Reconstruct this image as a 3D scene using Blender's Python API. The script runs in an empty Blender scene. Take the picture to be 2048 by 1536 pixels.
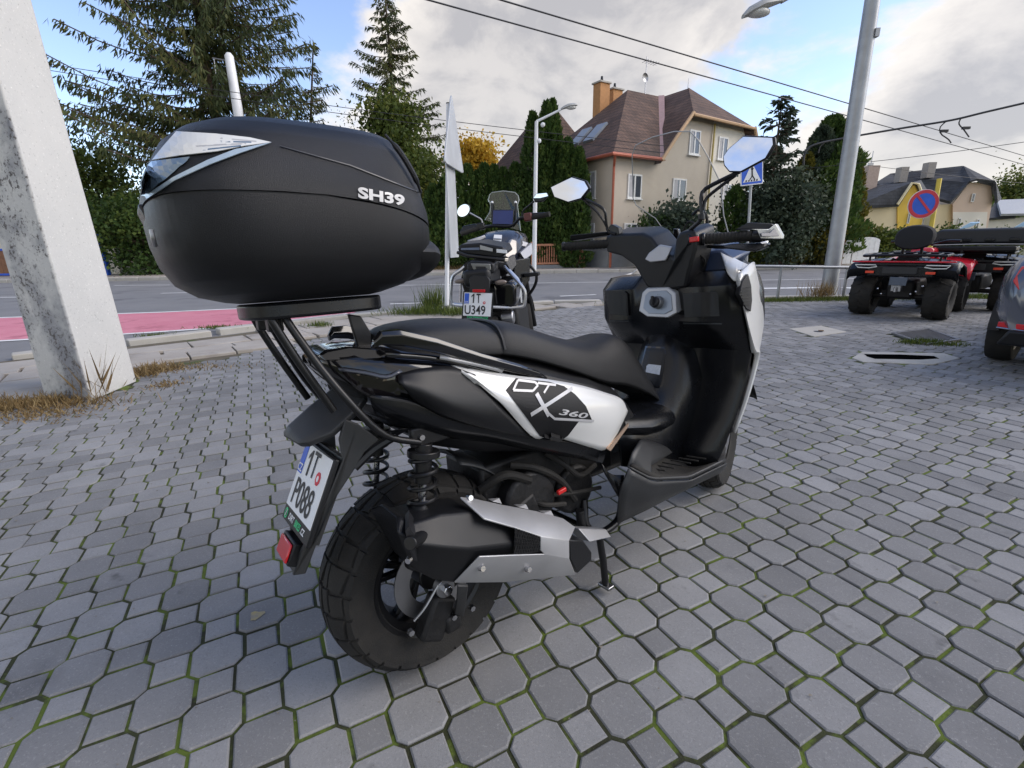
import bpy, bmesh, math, random
import numpy as np
from mathutils import Vector, Matrix, Quaternion
from mathutils.bvhtree import BVHTree

R = math.radians
random.seed(7)
rng = np.random.default_rng(7)
scene = bpy.context.scene
COL = scene.collection

# ---------------------------------------------------------------- camera
CAM_H = 1.15
PITCH, ROLL = R(16.08), R(1.0)
cam_data = bpy.data.cameras.new('camera')
cam_data.sensor_width = 36.0
cam_data.lens = 16.77
cam_data.clip_start = 0.02
cam_data.clip_end = 2000
cam = bpy.data.objects.new('camera', cam_data)
COL.objects.link(cam)
_f = Vector((0, math.cos(PITCH), -math.sin(PITCH)))
_r = Vector((1, 0, 0))
_d = _f.cross(_r)
_r2 = _r * math.cos(ROLL) + _d * math.sin(ROLL)
_d2 = _d * math.cos(ROLL) - _r * math.sin(ROLL)
cam.matrix_world = Matrix(((_r2.x, -_d2.x, -_f.x, 0), (_r2.y, -_d2.y, -_f.y, 0), (_r2.z, -_d2.z, -_f.z, CAM_H), (0, 0, 0, 1)))
scene.camera = cam

# ---------------------------------------------------------------- sky and sun
SUN_AZ = R(-4)      # measured from +X towards +Y
SUN_EL = R(38)
world = bpy.data.worlds.new('World')
scene.world = world
world.use_nodes = True
wn, wl = world.node_tree.nodes, world.node_tree.links
wn.clear()
w_out = wn.new('ShaderNodeOutputWorld')
w_bg = wn.new('ShaderNodeBackground')
w_bg.inputs['Strength'].default_value = 0.15
wl.new(w_bg.outputs[0], w_out.inputs[0])
sky = wn.new('ShaderNodeTexSky')
sky.sky_type = 'NISHITA'
sky.sun_disc = False
sky.sun_elevation = SUN_EL
sky.sun_rotation = math.pi / 2 - SUN_AZ
sky.air_density = 1.0
sky.dust_density = 0.3
sky.ozone_density = 2.2
w_tc = wn.new('ShaderNodeTexCoord')


def w_math(op, a, b=None, c=None):
    n = wn.new('ShaderNodeMath')
    n.operation = op
    for i, v in enumerate((a, b, c)):
        if v is None:
            continue
        if isinstance(v, (int, float)):
            n.inputs[i].default_value = v
        else:
            wl.new(v, n.inputs[i])
    return n.outputs[0]


def w_vmath(op, a, b):
    n = wn.new('ShaderNodeVectorMath')
    n.operation = op
    for i, v in enumerate((a, b)):
        if isinstance(v, (tuple, Vector)):
            n.inputs[i].default_value = v
        else:
            wl.new(v, n.inputs[i])
    return n


def w_noise(vec, scale, detail, rough=.55, dist=0.0):
    n = wn.new('ShaderNodeTexNoise')
    n.inputs['Scale'].default_value = scale
    n.inputs['Detail'].default_value = detail
    n.inputs['Roughness'].default_value = rough
    n.inputs['Distortion'].default_value = dist
    wl.new(vec, n.inputs['Vector'])
    return n.outputs['Fac']


def w_ramp(v, lo, hi):
    n = wn.new('ShaderNodeMapRange')
    n.interpolation_type = 'SMOOTHSTEP'
    n.inputs['From Min'].default_value = lo
    n.inputs['From Max'].default_value = hi
    wl.new(v, n.inputs['Value'])
    return n.outputs[0]


w_sc = w_vmath('MULTIPLY', w_tc.outputs['Generated'], (1, 1, 1.7))
w_big = w_noise(w_sc.outputs[0], 1.15, 3, .5)
w_mid = w_noise(w_sc.outputs[0], 3.6, 8, .58, .2)
w_fine = w_noise(w_sc.outputs[0], 11, 6, .6)
# cumulus banks: (direction, spread, weight)
BANKS = [((-.02, .94, .31), 75, .95), ((.12, .97, .24), 90, .9), ((-.10, .97, .19), 110, .75), ((.17, .92, .35), 90, .85), ((.25, .90, .40), 120, .5), ((-.30, .93, .19), 260, .7),
         ((.50, .85, .13), 330, .8), ((.66, .73, .24), 110, .95), ((.72, .70, .10), 130, .75), ((.60, .77, .14), 300, .5), ((.9, .4, .3), 18, .7),
         ((-.95, .1, .35), 20, .8), ((-.3, -.85, .45), 12, .9), ((.6, -.7, .4), 12, .9), ((-.75, -.6, .2), 14, .8), ((-.55, -.3, .8), 12, .6), ((.1, .2, .97), 25, .6)]
acc = None
for d, k, wgt in BANKS:
    dv = Vector(d).normalized()
    dp = w_vmath('DOT_PRODUCT', w_tc.outputs['Generated'], tuple(dv)).outputs['Value']
    e = w_math('EXPONENT', w_math('MULTIPLY', w_math('SUBTRACT', dp, 1.0), float(k)))
    e = w_math('MULTIPLY', e, wgt)
    acc = e if acc is None else w_math('ADD', acc, e)
w_den = w_math('ADD', w_math('MULTIPLY', acc, .55), w_math('MULTIPLY_ADD', w_mid, 1.05, w_math('MULTIPLY_ADD', w_fine, .22, w_math('MULTIPLY', w_big, .3))))
w_cov = w_ramp(w_den, .985, 1.17)
w_thick = w_math('MULTIPLY_ADD', w_ramp(w_den, 1.12, 1.55), .55, w_math('MULTIPLY', w_ramp(w_noise(w_sc.outputs[0], 5.2, 6, .6, .3), .42, .66), .55))
w_ccol = wn.new('ShaderNodeMix')
w_ccol.data_type = 'RGBA'
wl.new(w_thick, w_ccol.inputs['Factor'])
w_ccol.inputs['A'].default_value = (3.9, 3.65, 3.35, 1)
w_ccol.inputs['B'].default_value = (2.05, 1.98, 1.98, 1)
w_mix = wn.new('ShaderNodeMix')
w_mix.data_type = 'RGBA'
wl.new(w_math('MULTIPLY', w_cov, .93), w_mix.inputs['Factor'])
w_tint = w_vmath('MULTIPLY', sky.outputs[0], (1.09, .98, 1.0))
wl.new(w_tint.outputs[0], w_mix.inputs['A'])
wl.new(w_ccol.outputs['Result'], w_mix.inputs['B'])
wl.new(w_mix.outputs['Result'], w_bg.inputs['Color'])

sun_data = bpy.data.lights.new('sun', 'SUN')
sun_data.energy = 1.5
sun_data.angle = R(42)
sun_data.color = (1.0, .91, .78)
sun = bpy.data.objects.new('sun', sun_data)
COL.objects.link(sun)
sun.location = (20, 5, 30)
sun.rotation_euler = Vector((math.cos(SUN_EL) * math.cos(SUN_AZ), math.cos(SUN_EL) * math.sin(SUN_AZ), math.sin(SUN_EL))).to_track_quat('Z', 'Y').to_euler()

scene.view_settings.view_transform = 'Standard'
scene.view_settings.look = 'None'
scene.view_settings.gamma = 1
scene.view_settings.use_curve_mapping = False
scene.view_settings.exposure = 0.86

# ---------------------------------------------------------------- materials
MATS = {}


def M(name, col, rough=.5, metal=0.0, var=.12, scale=6.0, bump=0.0, bscale=80.0, coat=0.0, spec=.5, trans=0.0, ior=1.45, alpha=1.0, emit=0.0, col2=None, detail=5.0, rvar=.08):
    if name in MATS:
        return MATS[name]
    m = bpy.data.materials.new(name)
    MATS[name] = m
    m.use_nodes = True
    n, l = m.node_tree.nodes, m.node_tree.links
    b = n['Principled BSDF']
    b.inputs['Roughness'].default_value = rough
    b.inputs['Metallic'].default_value = metal
    b.inputs['Coat Weight'].default_value = coat
    b.inputs['Coat Roughness'].default_value = .05
    b.inputs['Specular IOR Level'].default_value = spec
    b.inputs['Transmission Weight'].default_value = trans
    b.inputs['IOR'].default_value = ior
    b.inputs['Alpha'].default_value = alpha
    tc = n.new('ShaderNodeTexCoord')
    nz = n.new('ShaderNodeTexNoise')
    nz.inputs['Scale'].default_value = scale
    nz.inputs['Detail'].default_value = detail
    nz.inputs['Roughness'].default_value = .6
    l.new(tc.outputs['Object'], nz.inputs['Vector'])
    mx = n.new('ShaderNodeMix')
    mx.data_type = 'RGBA'
    c2 = col2 if col2 else tuple(min(1, c * (1 + var)) for c in col)
    c1 = col if col2 else tuple(c * (1 - var) for c in col)
    mx.inputs['A'].default_value = (*c1, 1)
    mx.inputs['B'].default_value = (*c2, 1)
    mr = n.new('ShaderNodeMapRange')
    mr.inputs['From Min'].default_value = .3
    mr.inputs['From Max'].default_value = .7
    l.new(nz.outputs['Fac'], mr.inputs['Value'])
    l.new(mr.outputs[0], mx.inputs['Factor'])
    l.new(mx.outputs['Result'], b.inputs['Base Color'])
    if rvar and not trans:
        rr = n.new('ShaderNodeMapRange')
        rr.inputs['To Min'].default_value = max(0.02, rough - rvar)
        rr.inputs['To Max'].default_value = min(1, rough + rvar)
        l.new(nz.outputs['Fac'], rr.inputs['Value'])
        l.new(rr.outputs[0], b.inputs['Roughness'])
    if bump:
        nb = n.new('ShaderNodeTexNoise')
        nb.inputs['Scale'].default_value = bscale
        nb.inputs['Detail'].default_value = 4
        l.new(tc.outputs['Object'], nb.inputs['Vector'])
        bp = n.new('ShaderNodeBump')
        bp.inputs['Strength'].default_value = bump
        bp.inputs['Distance'].default_value = .01
        l.new(nb.outputs['Fac'], bp.inputs['Height'])
        l.new(bp.outputs[0], b.inputs['Normal'])
    if emit:
        b.inputs['Emission Strength'].default_value = emit
        l.new(mx.outputs['Result'], b.inputs['Emission Color'])
    return m


# ---------------------------------------------------------------- object helpers
def tag(o, label=None, cat=None, group=None, kind=None):
    if label:
        o['label'] = label
    if cat:
        o['category'] = cat
    if group:
        o['group'] = group
    if kind:
        o['kind'] = kind
    return o


def empty(name, loc=(0, 0, 0), rz=0.0, parent=None, lean=0.0):
    o = bpy.data.objects.new(name, None)
    o.empty_display_size = .1
    COL.objects.link(o)
    o.rotation_mode = 'QUATERNION'
    q = Quaternion((0, 0, 1), rz) @ Quaternion((1, 0, 0), -lean)
    o.rotation_quaternion = q
    o.location = loc
    if parent:
        o.parent = parent
    return o


def add_mods(o, bevel=0.0, seg=2, subs=0, solid=0.0, ang=35):
    if solid:
        m = o.modifiers.new('solid', 'SOLIDIFY')
        m.thickness = solid
        m.offset = -1
    if bevel:
        m = o.modifiers.new('bevel', 'BEVEL')
        m.width = bevel
        m.segments = seg
        m.limit_method = 'ANGLE'
        m.angle_limit = R(ang)
    if subs:
        m = o.modifiers.new('subs', 'SUBSURF')
        m.levels = subs
        m.render_levels = subs


def link_mesh(name, me, mat, parent=None):
    o = bpy.data.objects.new(name, me)
    COL.objects.link(o)
    if mat and not me.materials:
        me.materials.append(mat)
    if parent:
        o.parent = parent
    return o


class MB:
    """collects shapes, then links them as one mesh object"""

    def __init__(self):
        self.v, self.f, self.mi, self.cur = [], [], [], 0

    def add(self, vs, fs):
        b = len(self.v)
        self.v += [tuple(p) for p in vs]
        self.f += [tuple(i + b for i in f) for f in fs]
        self.mi += [self.cur] * len(fs)
        return self

    def box(self, c, s, rot=None):
        hx, hy, hz = s[0] / 2, s[1] / 2, s[2] / 2
        vs = [Vector((x, y, z)) for x in (-hx, hx) for y in (-hy, hy) for z in (-hz, hz)]
        if rot is not None:
            vs = [rot @ p for p in vs]
        vs = [p + Vector(c) for p in vs]
        return self.add(vs, [(0, 1, 3, 2), (4, 6, 7, 5), (0, 4, 5, 1), (2, 3, 7, 6), (0, 2, 6, 4), (1, 5, 7, 3)])

    def bar(self, a, b, w, h=None, up=(0, 0, 1)):
        """box beam from a to b"""
        a, b = Vector(a), Vector(b)
        h = h or w
        d = b - a
        q = d.to_track_quat('X', 'Z').to_matrix()
        return self.box((a + b) / 2, (d.length, w, h), q)

    def cyl(self, a, b, r0, r1=None, n=16, caps=True):
        a, b = Vector(a), Vector(b)
        r1 = r0 if r1 is None else r1
        q = (b - a).to_track_quat('Z', 'Y').to_matrix()
        vs = []
        for p, r in ((a, r0), (b, r1)):
            for i in range(n):
                t = 2 * math.pi * i / n
                vs.append(p + q @ Vector((r * math.cos(t), r * math.sin(t), 0)))
        fs = [(i, (i + 1) % n, n + (i + 1) % n, n + i) for i in range(n)]
        if caps:
            fs += [tuple(reversed(range(n))), tuple(range(n, 2 * n))]
        return self.add(vs, fs)

    def tube(self, pts, r, n=10, closed=False):
        pts = [Vector(p) for p in pts]
        m = len(pts)
        rs = r if isinstance(r, (list, tuple)) else [r] * m
        vs, prev = [], None
        for i, p in enumerate(pts):
            if closed:
                t = (pts[(i + 1) % m] - pts[i - 1])
            else:
                t = pts[min(i + 1, m - 1)] - pts[max(i - 1, 0)]
            t.normalize()
            if prev is None:
                u = t.orthogonal().normalized()
            else:
                u = (prev - t * prev.dot(t)).normalized()
            prev = u
            w = t.cross(u)
            for k in range(n):
                a = 2 * math.pi * k / n
                vs.append(p + (u * math.cos(a) + w * math.sin(a)) * rs[i])
        fs = []
        for i in range(m if closed else m - 1):
            j = (i + 1) % m
            for k in range(n):
                k2 = (k + 1) % n
                fs.append((i * n + k, i * n + k2, j * n + k2, j * n + k))
        if not closed:
            fs += [tuple(reversed(range(n))), tuple(range((m - 1) * n, m * n))]
        return self.add(vs, fs)

    def prism(self, poly, vec):
        """polygon (3D points) extruded by vec"""
        n = len(poly)
        a = [Vector(p) for p in poly]
        b = [p + Vector(vec) for p in a]
        fs = [tuple(range(n)), tuple(reversed(range(n, 2 * n)))]
        fs += [(i, n + i, n + (i + 1) % n, (i + 1) % n) for i in range(n)]
        return self.add(a + b, fs)

    def loft(self, curves, cap=False, closed=False):
        """rows of equally many points"""
        n = len(curves[0])
        vs = [p for c in curves for p in c]
        fs = []
        m = len(curves)
        for i in range(m - 1):
            for k in range(n if closed else n - 1):
                k2 = (k + 1) % n
                fs.append((i * n + k, i * n + k2, (i + 1) * n + k2, (i + 1) * n + k))
        if cap:
            fs += [tuple(reversed(range(n))), tuple(range((m - 1) * n, m * n))]
        return self.add(vs, fs)

    def lathe(self, prof, c, axis='Y', n=48, a0=0.0, a1=2 * math.pi):
        """prof: (radius, offset along axis)"""
        full = abs(a1 - a0 - 2 * math.pi) < 1e-6
        cols = n if full else n + 1
        vs = []
        for i in range(cols):
            t = a0 + (a1 - a0) * i / n
            for r, o in prof:
                p = (r * math.cos(t), o, r * math.sin(t)) if axis == 'Y' else ((r * math.cos(t), r * math.sin(t), o) if axis == 'Z' else (o, r * math.cos(t), r * math.sin(t)))
                vs.append(Vector(p) + Vector(c))
        m = len(prof)
        fs = []
        for i in range(n):
            j = (i + 1) % cols
            for k in range(m - 1):
                fs.append((i * m + k, i * m + k + 1, j * m + k + 1, j * m + k))
        return self.add(vs, fs)

    def ball(self, c, r, n=12, m=8):
        c = Vector(c)
        r = r if isinstance(r, (tuple, list)) else (r, r, r)
        vs = [c + Vector((0, 0, r[2]))]
        for i in range(1, m):
            a = math.pi * i / m
            for k in range(n):
                b = 2 * math.pi * k / n
                vs.append(c + Vector((r[0] * math.sin(a) * math.cos(b), r[1] * math.sin(a) * math.sin(b), r[2] * math.cos(a))))
        vs.append(c - Vector((0, 0, r[2])))
        fs = [(0, 1 + k, 1 + (k + 1) % n) for k in range(n)]
        for i in range(m - 2):
            for k in range(n):
                k2 = (k + 1) % n
                fs.append((1 + i * n + k, 1 + (i + 1) * n + k, 1 + (i + 1) * n + k2, 1 + i * n + k2))
        e = len(vs) - 1
        fs += [(e, 1 + (m - 2) * n + (k + 1) % n, 1 + (m - 2) * n + k) for k in range(n)]
        return self.add(vs, fs)

    def mirror(self):
        b = len(self.v)
        fs = list(self.f)
        self.v += [(x, -y, z) for x, y, z in self.v]
        self.f += [tuple(reversed([i + b for i in f])) for f in fs]
        self.mi += list(self.mi)
        return self

    def build(self, name, mat, parent=None, smooth=False, bevel=0.0, seg=2, subs=0, solid=0.0, ang=35, weld=True, autosmooth=None):
        me = bpy.data.meshes.new(name)
        me.from_pydata(self.v, [], self.f)
        mats = mat if isinstance(mat, (list, tuple)) else [mat]
        for m in mats:
            me.materials.append(m)
        if len(mats) > 1:
            me.polygons.foreach_set('material_index', self.mi)
        bm = bmesh.new()
        bm.from_mesh(me)
        if weld:
            bmesh.ops.remove_doubles(bm, verts=bm.verts, dist=1e-5)
        bmesh.ops.recalc_face_normals(bm, faces=bm.faces)
        bm.to_mesh(me)
        bm.free()
        if smooth or bevel or subs:
            me.polygons.foreach_set('use_smooth', [True] * len(me.polygons))
            if not subs:
                try:
                    me.set_sharp_from_angle(angle=R(autosmooth or 40))
                except Exception:
                    pass
        o = link_mesh(name, me, None, parent)
        add_mods(o, bevel, seg, subs, solid, ang)
        return o


def resample(pts, n):
    pts = [Vector(p) for p in pts]
    d = [0]
    for a, b in zip(pts, pts[1:]):
        d.append(d[-1] + (b - a).length)
    out = []
    for i in range(n):
        t = d[-1] * i / (n - 1)
        k = 0
        while k < len(d) - 2 and d[k + 1] < t:
            k += 1
        s = (t - d[k]) / max(1e-9, d[k + 1] - d[k])
        out.append(pts[k].lerp(pts[k + 1], min(1, max(0, s))))
    return out


def smooth_path(pts, n):
    """Catmull-Rom through pts"""
    p = [Vector(q) for q in pts]
    p = [p[0] * 2 - p[1]] + p + [p[-1] * 2 - p[-2]]
    segs = len(p) - 3
    out = []
    for i in range(n):
        t = segs * i / (n - 1)
        k = min(int(t), segs - 1)
        u = t - k
        a, b, c, d = p[k:k + 4]
        out.append(.5 * ((2 * b) + (c - a) * u + (2 * a - 5 * b + 4 * c - d) * u * u + (3 * b - a - 3 * c + d) * u ** 3))
    return out


def panel(name, curves, mat, parent, n=14, thick=.004, bevel=0.0, smooth=True, subs=0, curve=True, mirror=False, rows=0):
    """a shell lofted through curves (lists of points), with thickness"""
    rs = [smooth_path(c, n) if curve and len(c) > 2 else resample(c, n) for c in curves]
    if rows:
        cols = [smooth_path([r[k] for r in rs], rows) if len(rs) > 2 else resample([r[k] for r in rs], rows) for k in range(n)]
        rs = [[cols[k][i] for k in range(n)] for i in range(rows)]
    b = MB().loft(rs)
    if mirror:
        b.v = [(x, -y, z) for x, y, z in b.v]
        b.f = [tuple(reversed(f)) for f in b.f]
    return b.build(name, mat, parent, smooth=smooth, solid=thick, bevel=bevel, subs=subs)


def poly_sheet(name, pts, mat, parent=None, res=.012):
    """flat polygon (3D points) cut into small triangles, ready to be laid on a surface"""
    bm = bmesh.new()
    vs = [bm.verts.new(p) for p in pts]
    bm.faces.new(vs)
    bmesh.ops.triangulate(bm, faces=bm.faces)
    for _ in range(7):
        es = [e for e in bm.edges if e.calc_length() > res]
        if not es:
            break
        bmesh.ops.subdivide_edges(bm, edges=es, cuts=1)
        bmesh.ops.triangulate(bm, faces=bm.faces)
    me = bpy.data.meshes.new(name)
    bm.to_mesh(me)
    bm.free()
    return link_mesh(name, me, mat, parent)


def bvh_of(*objs):
    dg = bpy.context.evaluated_depsgraph_get()
    vs, fs = [], []
    for o in objs:
        e = o.evaluated_get(dg)
        me = e.to_mesh()
        b = len(vs)
        vs += [v.co.copy() for v in me.vertices]
        fs += [tuple(i + b for i in p.vertices) for p in me.polygons]
        e.to_mesh_clear()
    return BVHTree.FromPolygons(vs, fs)


def lay_on(o, bvh, direction, off, back=.3):
    """drop every vertex of o onto a surface along direction, standing proud by off"""
    d = Vector(direction).normalized()
    for v in o.data.vertices:
        hit = bvh.ray_cast(v.co - d * back, d)
        if hit[0] is not None:
            v.co = hit[0] - d * off
    return o


def text_mesh(name, s, mat, parent, size, mtx, bold=0.0, sx=1.0, shear=0.0, align='CENTER', thick=0.0, space=1.0):
    """lettering as a mesh in the XY plane of mtx"""
    c = bpy.data.curves.new(name, 'FONT')
    c.body = s
    c.size = size
    c.align_x = align
    c.align_y = 'CENTER'
    c.offset = bold
    c.shear = shear
    c.extrude = thick
    c.space_character = space
    c.resolution_u = 4
    t = bpy.data.objects.new(name, c)
    COL.objects.link(t)
    dg = bpy.context.evaluated_depsgraph_get()
    me = bpy.data.meshes.new_from_object(t.evaluated_get(dg))
    bpy.data.objects.remove(t)
    bpy.data.curves.remove(c)
    me.name = name
    me.transform(mtx @ Matrix.Diagonal((sx, 1, 1, 1)))
    me.materials.clear()
    return link_mesh(name, me, mat, parent)


def basis(o, x, y):
    x = Vector(x).normalized()
    z = x.cross(Vector(y)).normalized()
    y = z.cross(x)
    return Matrix(((x.x, y.x, z.x, o[0]), (x.y, y.y, z.y, o[1]), (x.z, y.z, z.z, o[2]), (0, 0, 0, 1)))


def copy_tree(o, parent=None):
    c = o.copy()
    COL.objects.link(c)
    c.parent = parent
    for ch in list(o.children):
        copy_tree(ch, c)
    return c


def np_mesh(name, verts, faces, mat, parent=None, attr=None):
    """verts (N,3), faces (M,k) as arrays"""
    me = bpy.data.meshes.new(name)
    n, (m, k) = len(verts), faces.shape
    me.vertices.add(n)
    me.vertices.foreach_set('co', np.ascontiguousarray(verts, dtype=np.float32).ravel())
    me.loops.add(m * k)
    me.loops.foreach_set('vertex_index', np.ascontiguousarray(faces, dtype=np.int32).ravel())
    me.polygons.add(m)
    me.polygons.foreach_set('loop_start', np.arange(0, m * k, k, dtype=np.int32))
    me.update(calc_edges=True)
    if attr is not None:
        a = me.attributes.new('rnd', 'FLOAT', 'POINT')
        a.data.foreach_set('value', np.ascontiguousarray(attr, dtype=np.float32))
    return link_mesh(name, me, mat, parent)


MATTE = M('matte_black_plastic', (.0065, .0068, .008), .40, var=.2, spec=.38, bump=.12, bscale=900)
SATIN = M('satin_black_plastic', (.0055, .006, .0075), .26, var=.25, spec=.42, bump=.05, bscale=700)
GLOSS = M('gloss_black_paint', (.006, .006, .007), .12, coat=.6)
RUBBER = M('black_rubber', (.010, .010, .010), .75, col2=(.026, .024, .021), scale=9, spec=.35, bump=.2, bscale=250)
SEATM = M('seat_vinyl', (.011, .011, .012), .45, var=.15, spec=.4, bump=.25, bscale=500)
DARKM = M('dark_engine_metal', (.011, .011, .0115), .55, .25, var=.4, scale=30, bump=.2)
BLKMET = M('black_painted_metal', (.010, .010, .011), .35, .2)
CHROME = M('bright_metal', (.6, .6, .62), .22, 1.0, rvar=.06)
STEEL = M('steel', (.35, .35, .36), .4, 1.0)
SILVER = M('silver_satin_paint', (.38, .38, .385), .40, .5, var=.08, bump=.03, bscale=500)
WHITEP = M('pearl_white_paint', (.60, .60, .585), .3, .15, var=.03, coat=.35)
GREYP = M('dark_grey_plastic', (.022, .023, .0245), .45, var=.1, bump=.1, bscale=800)
REDP = M('red_plastic', (.55, .02, .02), .3)
REDLENS = M('red_lens', (.5, .012, .02), .12, coat=.5)
WHITE = M('white_paint', (.72, .73, .74), .45, var=.05)
BLACK = M('black_print', (.01, .01, .012), .5)
BLUE = M('blue_print', (.02, .10, .55), .45)
GREEN = M('green_print', (.03, .55, .20), .45)
MIRROR = M('mirror_glass', (.85, .87, .9), .02, 1.0, var=0, rvar=0)

# ================================================================ the setting
def ground_mat(name, c1, c2, scale, bump, bscale, rough=.9, spots=None):
    m = bpy.data.materials.new(name)
    m.use_nodes = True
    n, l = m.node_tree.nodes, m.node_tree.links
    b = n['Principled BSDF']
    b.inputs['Roughness'].default_value = rough
    b.inputs['Specular IOR Level'].default_value = .3
    g = n.new('ShaderNodeNewGeometry')

    def noise(s, d=6, r=.65):
        t = n.new('ShaderNodeTexNoise')
        t.inputs['Scale'].default_value = s
        t.inputs['Detail'].default_value = d
        t.inputs['Roughness'].default_value = r
        l.new(g.outputs['Position'], t.inputs['Vector'])
        return t.outputs['Fac']

    def ramp(v, a, z):
        t = n.new('ShaderNodeMapRange')
        t.inputs['From Min'].default_value = a
        t.inputs['From Max'].default_value = z
        l.new(v, t.inputs['Value'])
        return t.outputs[0]

    def mix(f, a, bb):
        t = n.new('ShaderNodeMix')
        t.data_type = 'RGBA'
        for s, v in (('Factor', f), ('A', a), ('B', bb)):
            if isinstance(v, tuple):
                t.inputs[s].default_value = (*v, 1)
            elif isinstance(v, float):
                t.inputs[s].default_value = v
            else:
                l.new(v, t.inputs[s])
        return t.outputs['Result']

    col = mix(ramp(noise(scale), .3, .7), c1, c2)
    fine = noise(bscale, 3)
    dark = tuple(c * .55 for c in c1)
    lite = tuple(min(1, c * 1.35) for c in c2)
    col = mix(ramp(fine, .62, .75), col, lite)
    col = mix(ramp(fine, .38, .25), col, dark)
    if spots:
        col = mix(ramp(noise(spots[1], 4), spots[2], spots[3]), col, spots[0])
    l.new(col, b.inputs['Base Color'])
    bp = n.new('ShaderNodeBump')
    bp.inputs['Strength'].default_value = bump
    bp.inputs['Distance'].default_value = .004
    l.new(fine, bp.inputs['Height'])
    l.new(bp.outputs[0], b.inputs['Normal'])
    m['nodes'] = 'ground'
    return m, n, l, b, col, mix, ramp, noise


MOSS = ground_mat('joint_moss', (.024, .022, .017), (.050, .060, .020), 2.2, .9, 160, .95, ((.10, .138, .022), 7, .48, .58))[0]
_pm = ground_mat('paver_concrete', (.178, .178, .178), (.250, .248, .247), 2.2, .35, 420, .85, ((.10, .10, .105), 1.6, .62, .80))
PAVER, pn, pl, pb, pcol, pmix, pramp, pnoise = _pm
_oi = pn.new('ShaderNodeObjectInfo')
_at = pn.new('ShaderNodeAttribute')
_at.attribute_name = 'rnd'
_add = pn.new('ShaderNodeMath')
_add.operation = 'ADD'
pl.new(_oi.outputs['Random'], _add.inputs[0])
pl.new(_at.outputs['Fac'], _add.inputs[1])
_fr = pn.new('ShaderNodeMath')
_fr.operation = 'FRACT'
pl.new(_add.outputs[0], _fr.inputs[0])
_br = pn.new('ShaderNodeMapRange')
_br.inputs['To Min'].default_value = .76
_br.inputs['To Max'].default_value = 1.16
pl.new(_fr.outputs[0], _br.inputs['Value'])
_mul = pn.new('ShaderNodeVectorMath')
_mul.operation = 'SCALE'
pl.new(pcol, _mul.inputs[0])
pl.new(_br.outputs[0], _mul.inputs['Scale'])
# oil drips and tyre marks with a shape of their own
_grain = pramp(pnoise(130, 3, .8), .56, .70)
_grd = pramp(pnoise(150, 3, .8), .44, .30)
_gm = pmix(_grd, pmix(_grain, _mul.outputs[0], (.36, .355, .34)), (.115, .112, .108))
_oil = pramp(pnoise(4.5, 4), .64, .78)
_half = pn.new('ShaderNodeMix')
_half.data_type = 'RGBA'
_half.inputs['Factor'].default_value = .5
pl.new(_mul.outputs[0], _half.inputs['A'])
pl.new(_gm, _half.inputs['B'])
pl.new(pmix(_oil, _half.outputs['Result'], (.06, .058, .057)), pb.inputs['Base Color'])

ASPHALT = ground_mat('asphalt', (.165, .165, .168), (.21, .207, .205), .9, .5, 260, .9, ((.085, .085, .09), .5, .55, .7))[0]
FLAG = ground_mat('flagstone', (.30, .27, .235), (.40, .37, .33), 1.8, .4, 200, .9, ((.20, .18, .16), 1.2, .58, .72))[0]
CONC = ground_mat('pale_concrete', (.36, .34, .30), (.47, .45, .41), 1.1, .4, 180, .9, ((.24, .22, .19), .9, .6, .75))[0]
WALK = ground_mat('walkway_paving', (.33, .29, .25), (.42, .38, .34), .8, .3, 90, .9, ((.24, .20, .17), .6, .6, .75))[0]
EARTH = ground_mat('grass_ground', (.05, .065, .025), (.10, .10, .045), .6, .8, 60, .95, ((.14, .11, .06), .5, .55, .7))[0]
DIRT = ground_mat('dirt', (.09, .075, .055), (.15, .13, .09), 2.5, .8, 150, .95, ((.06, .08, .02), 3, .55, .68))[0]
RED = ground_mat('red_lane_paint', (.52, .17, .22), (.60, .235, .28), 1.5, .3, 220, .85, ((.34, .10, .13), 1.3, .55, .7))[0]
LINE = ground_mat('road_marking_paint', (.62, .62, .60), (.74, .74, .72), 3, .3, 220, .8, ((.36, .36, .35), 5, .58, .7))[0]


def sheet(name, pts, z, mat, parent=None, kind='structure'):
    b = MB()
    b.add([(p[0], p[1], z) for p in pts], [tuple(range(len(pts)))])
    o = b.build(name, mat, parent)
    if kind and not parent:
        o['kind'] = kind
    return o


sheet('ground', [(-600, -300), (600, -300), (600, 900), (-600, 900)], -.12, EARTH)
KERB_L = [(-9.2, 3.2), (-6.0, 5.55), (-5.2, 6.3), (-4.2, 7.15), (-2.95, 8.7), (-1.0, 9.75), (.9, 10.35), (5.0, 10.2), (9.5, 10.35), (40, 10.6)]
road = sheet('road', [(-80, -40), (-40, -40)] + KERB_L + [(80, 10.7), (80, 22.0), (-80, 22.4)], -.06, ASPHALT)
# ---- painted markings on the road
lane_hi = [(-16.5, 8.4), (-10.3, 9.64), (-7.3, 10.1), (-6.1, 10.45), (-3.2, 11.3)]
lane_lo = [(-14, 3.2), (-7.6, 7.0), (-6.0, 7.45), (-4.6, 8.0), (-3.1, 9.45)]
red = sheet('cycle_lane', lane_lo + lane_hi[::-1], -.056, RED)


def stripe(pts, w, name='road_marking'):
    b = MB()
    for p, q in zip(pts, pts[1:]):
        p, q = Vector((*p, 0)), Vector((*q, 0))
        n = (q - p).cross(Vector((0, 0, 1))).normalized() * w / 2
        b.add([(v.x, v.y, -.052) for v in (p - n, q - n, q + n, p + n)], [(0, 1, 2, 3)])
    return b.build(name, LINE, road)


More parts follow.
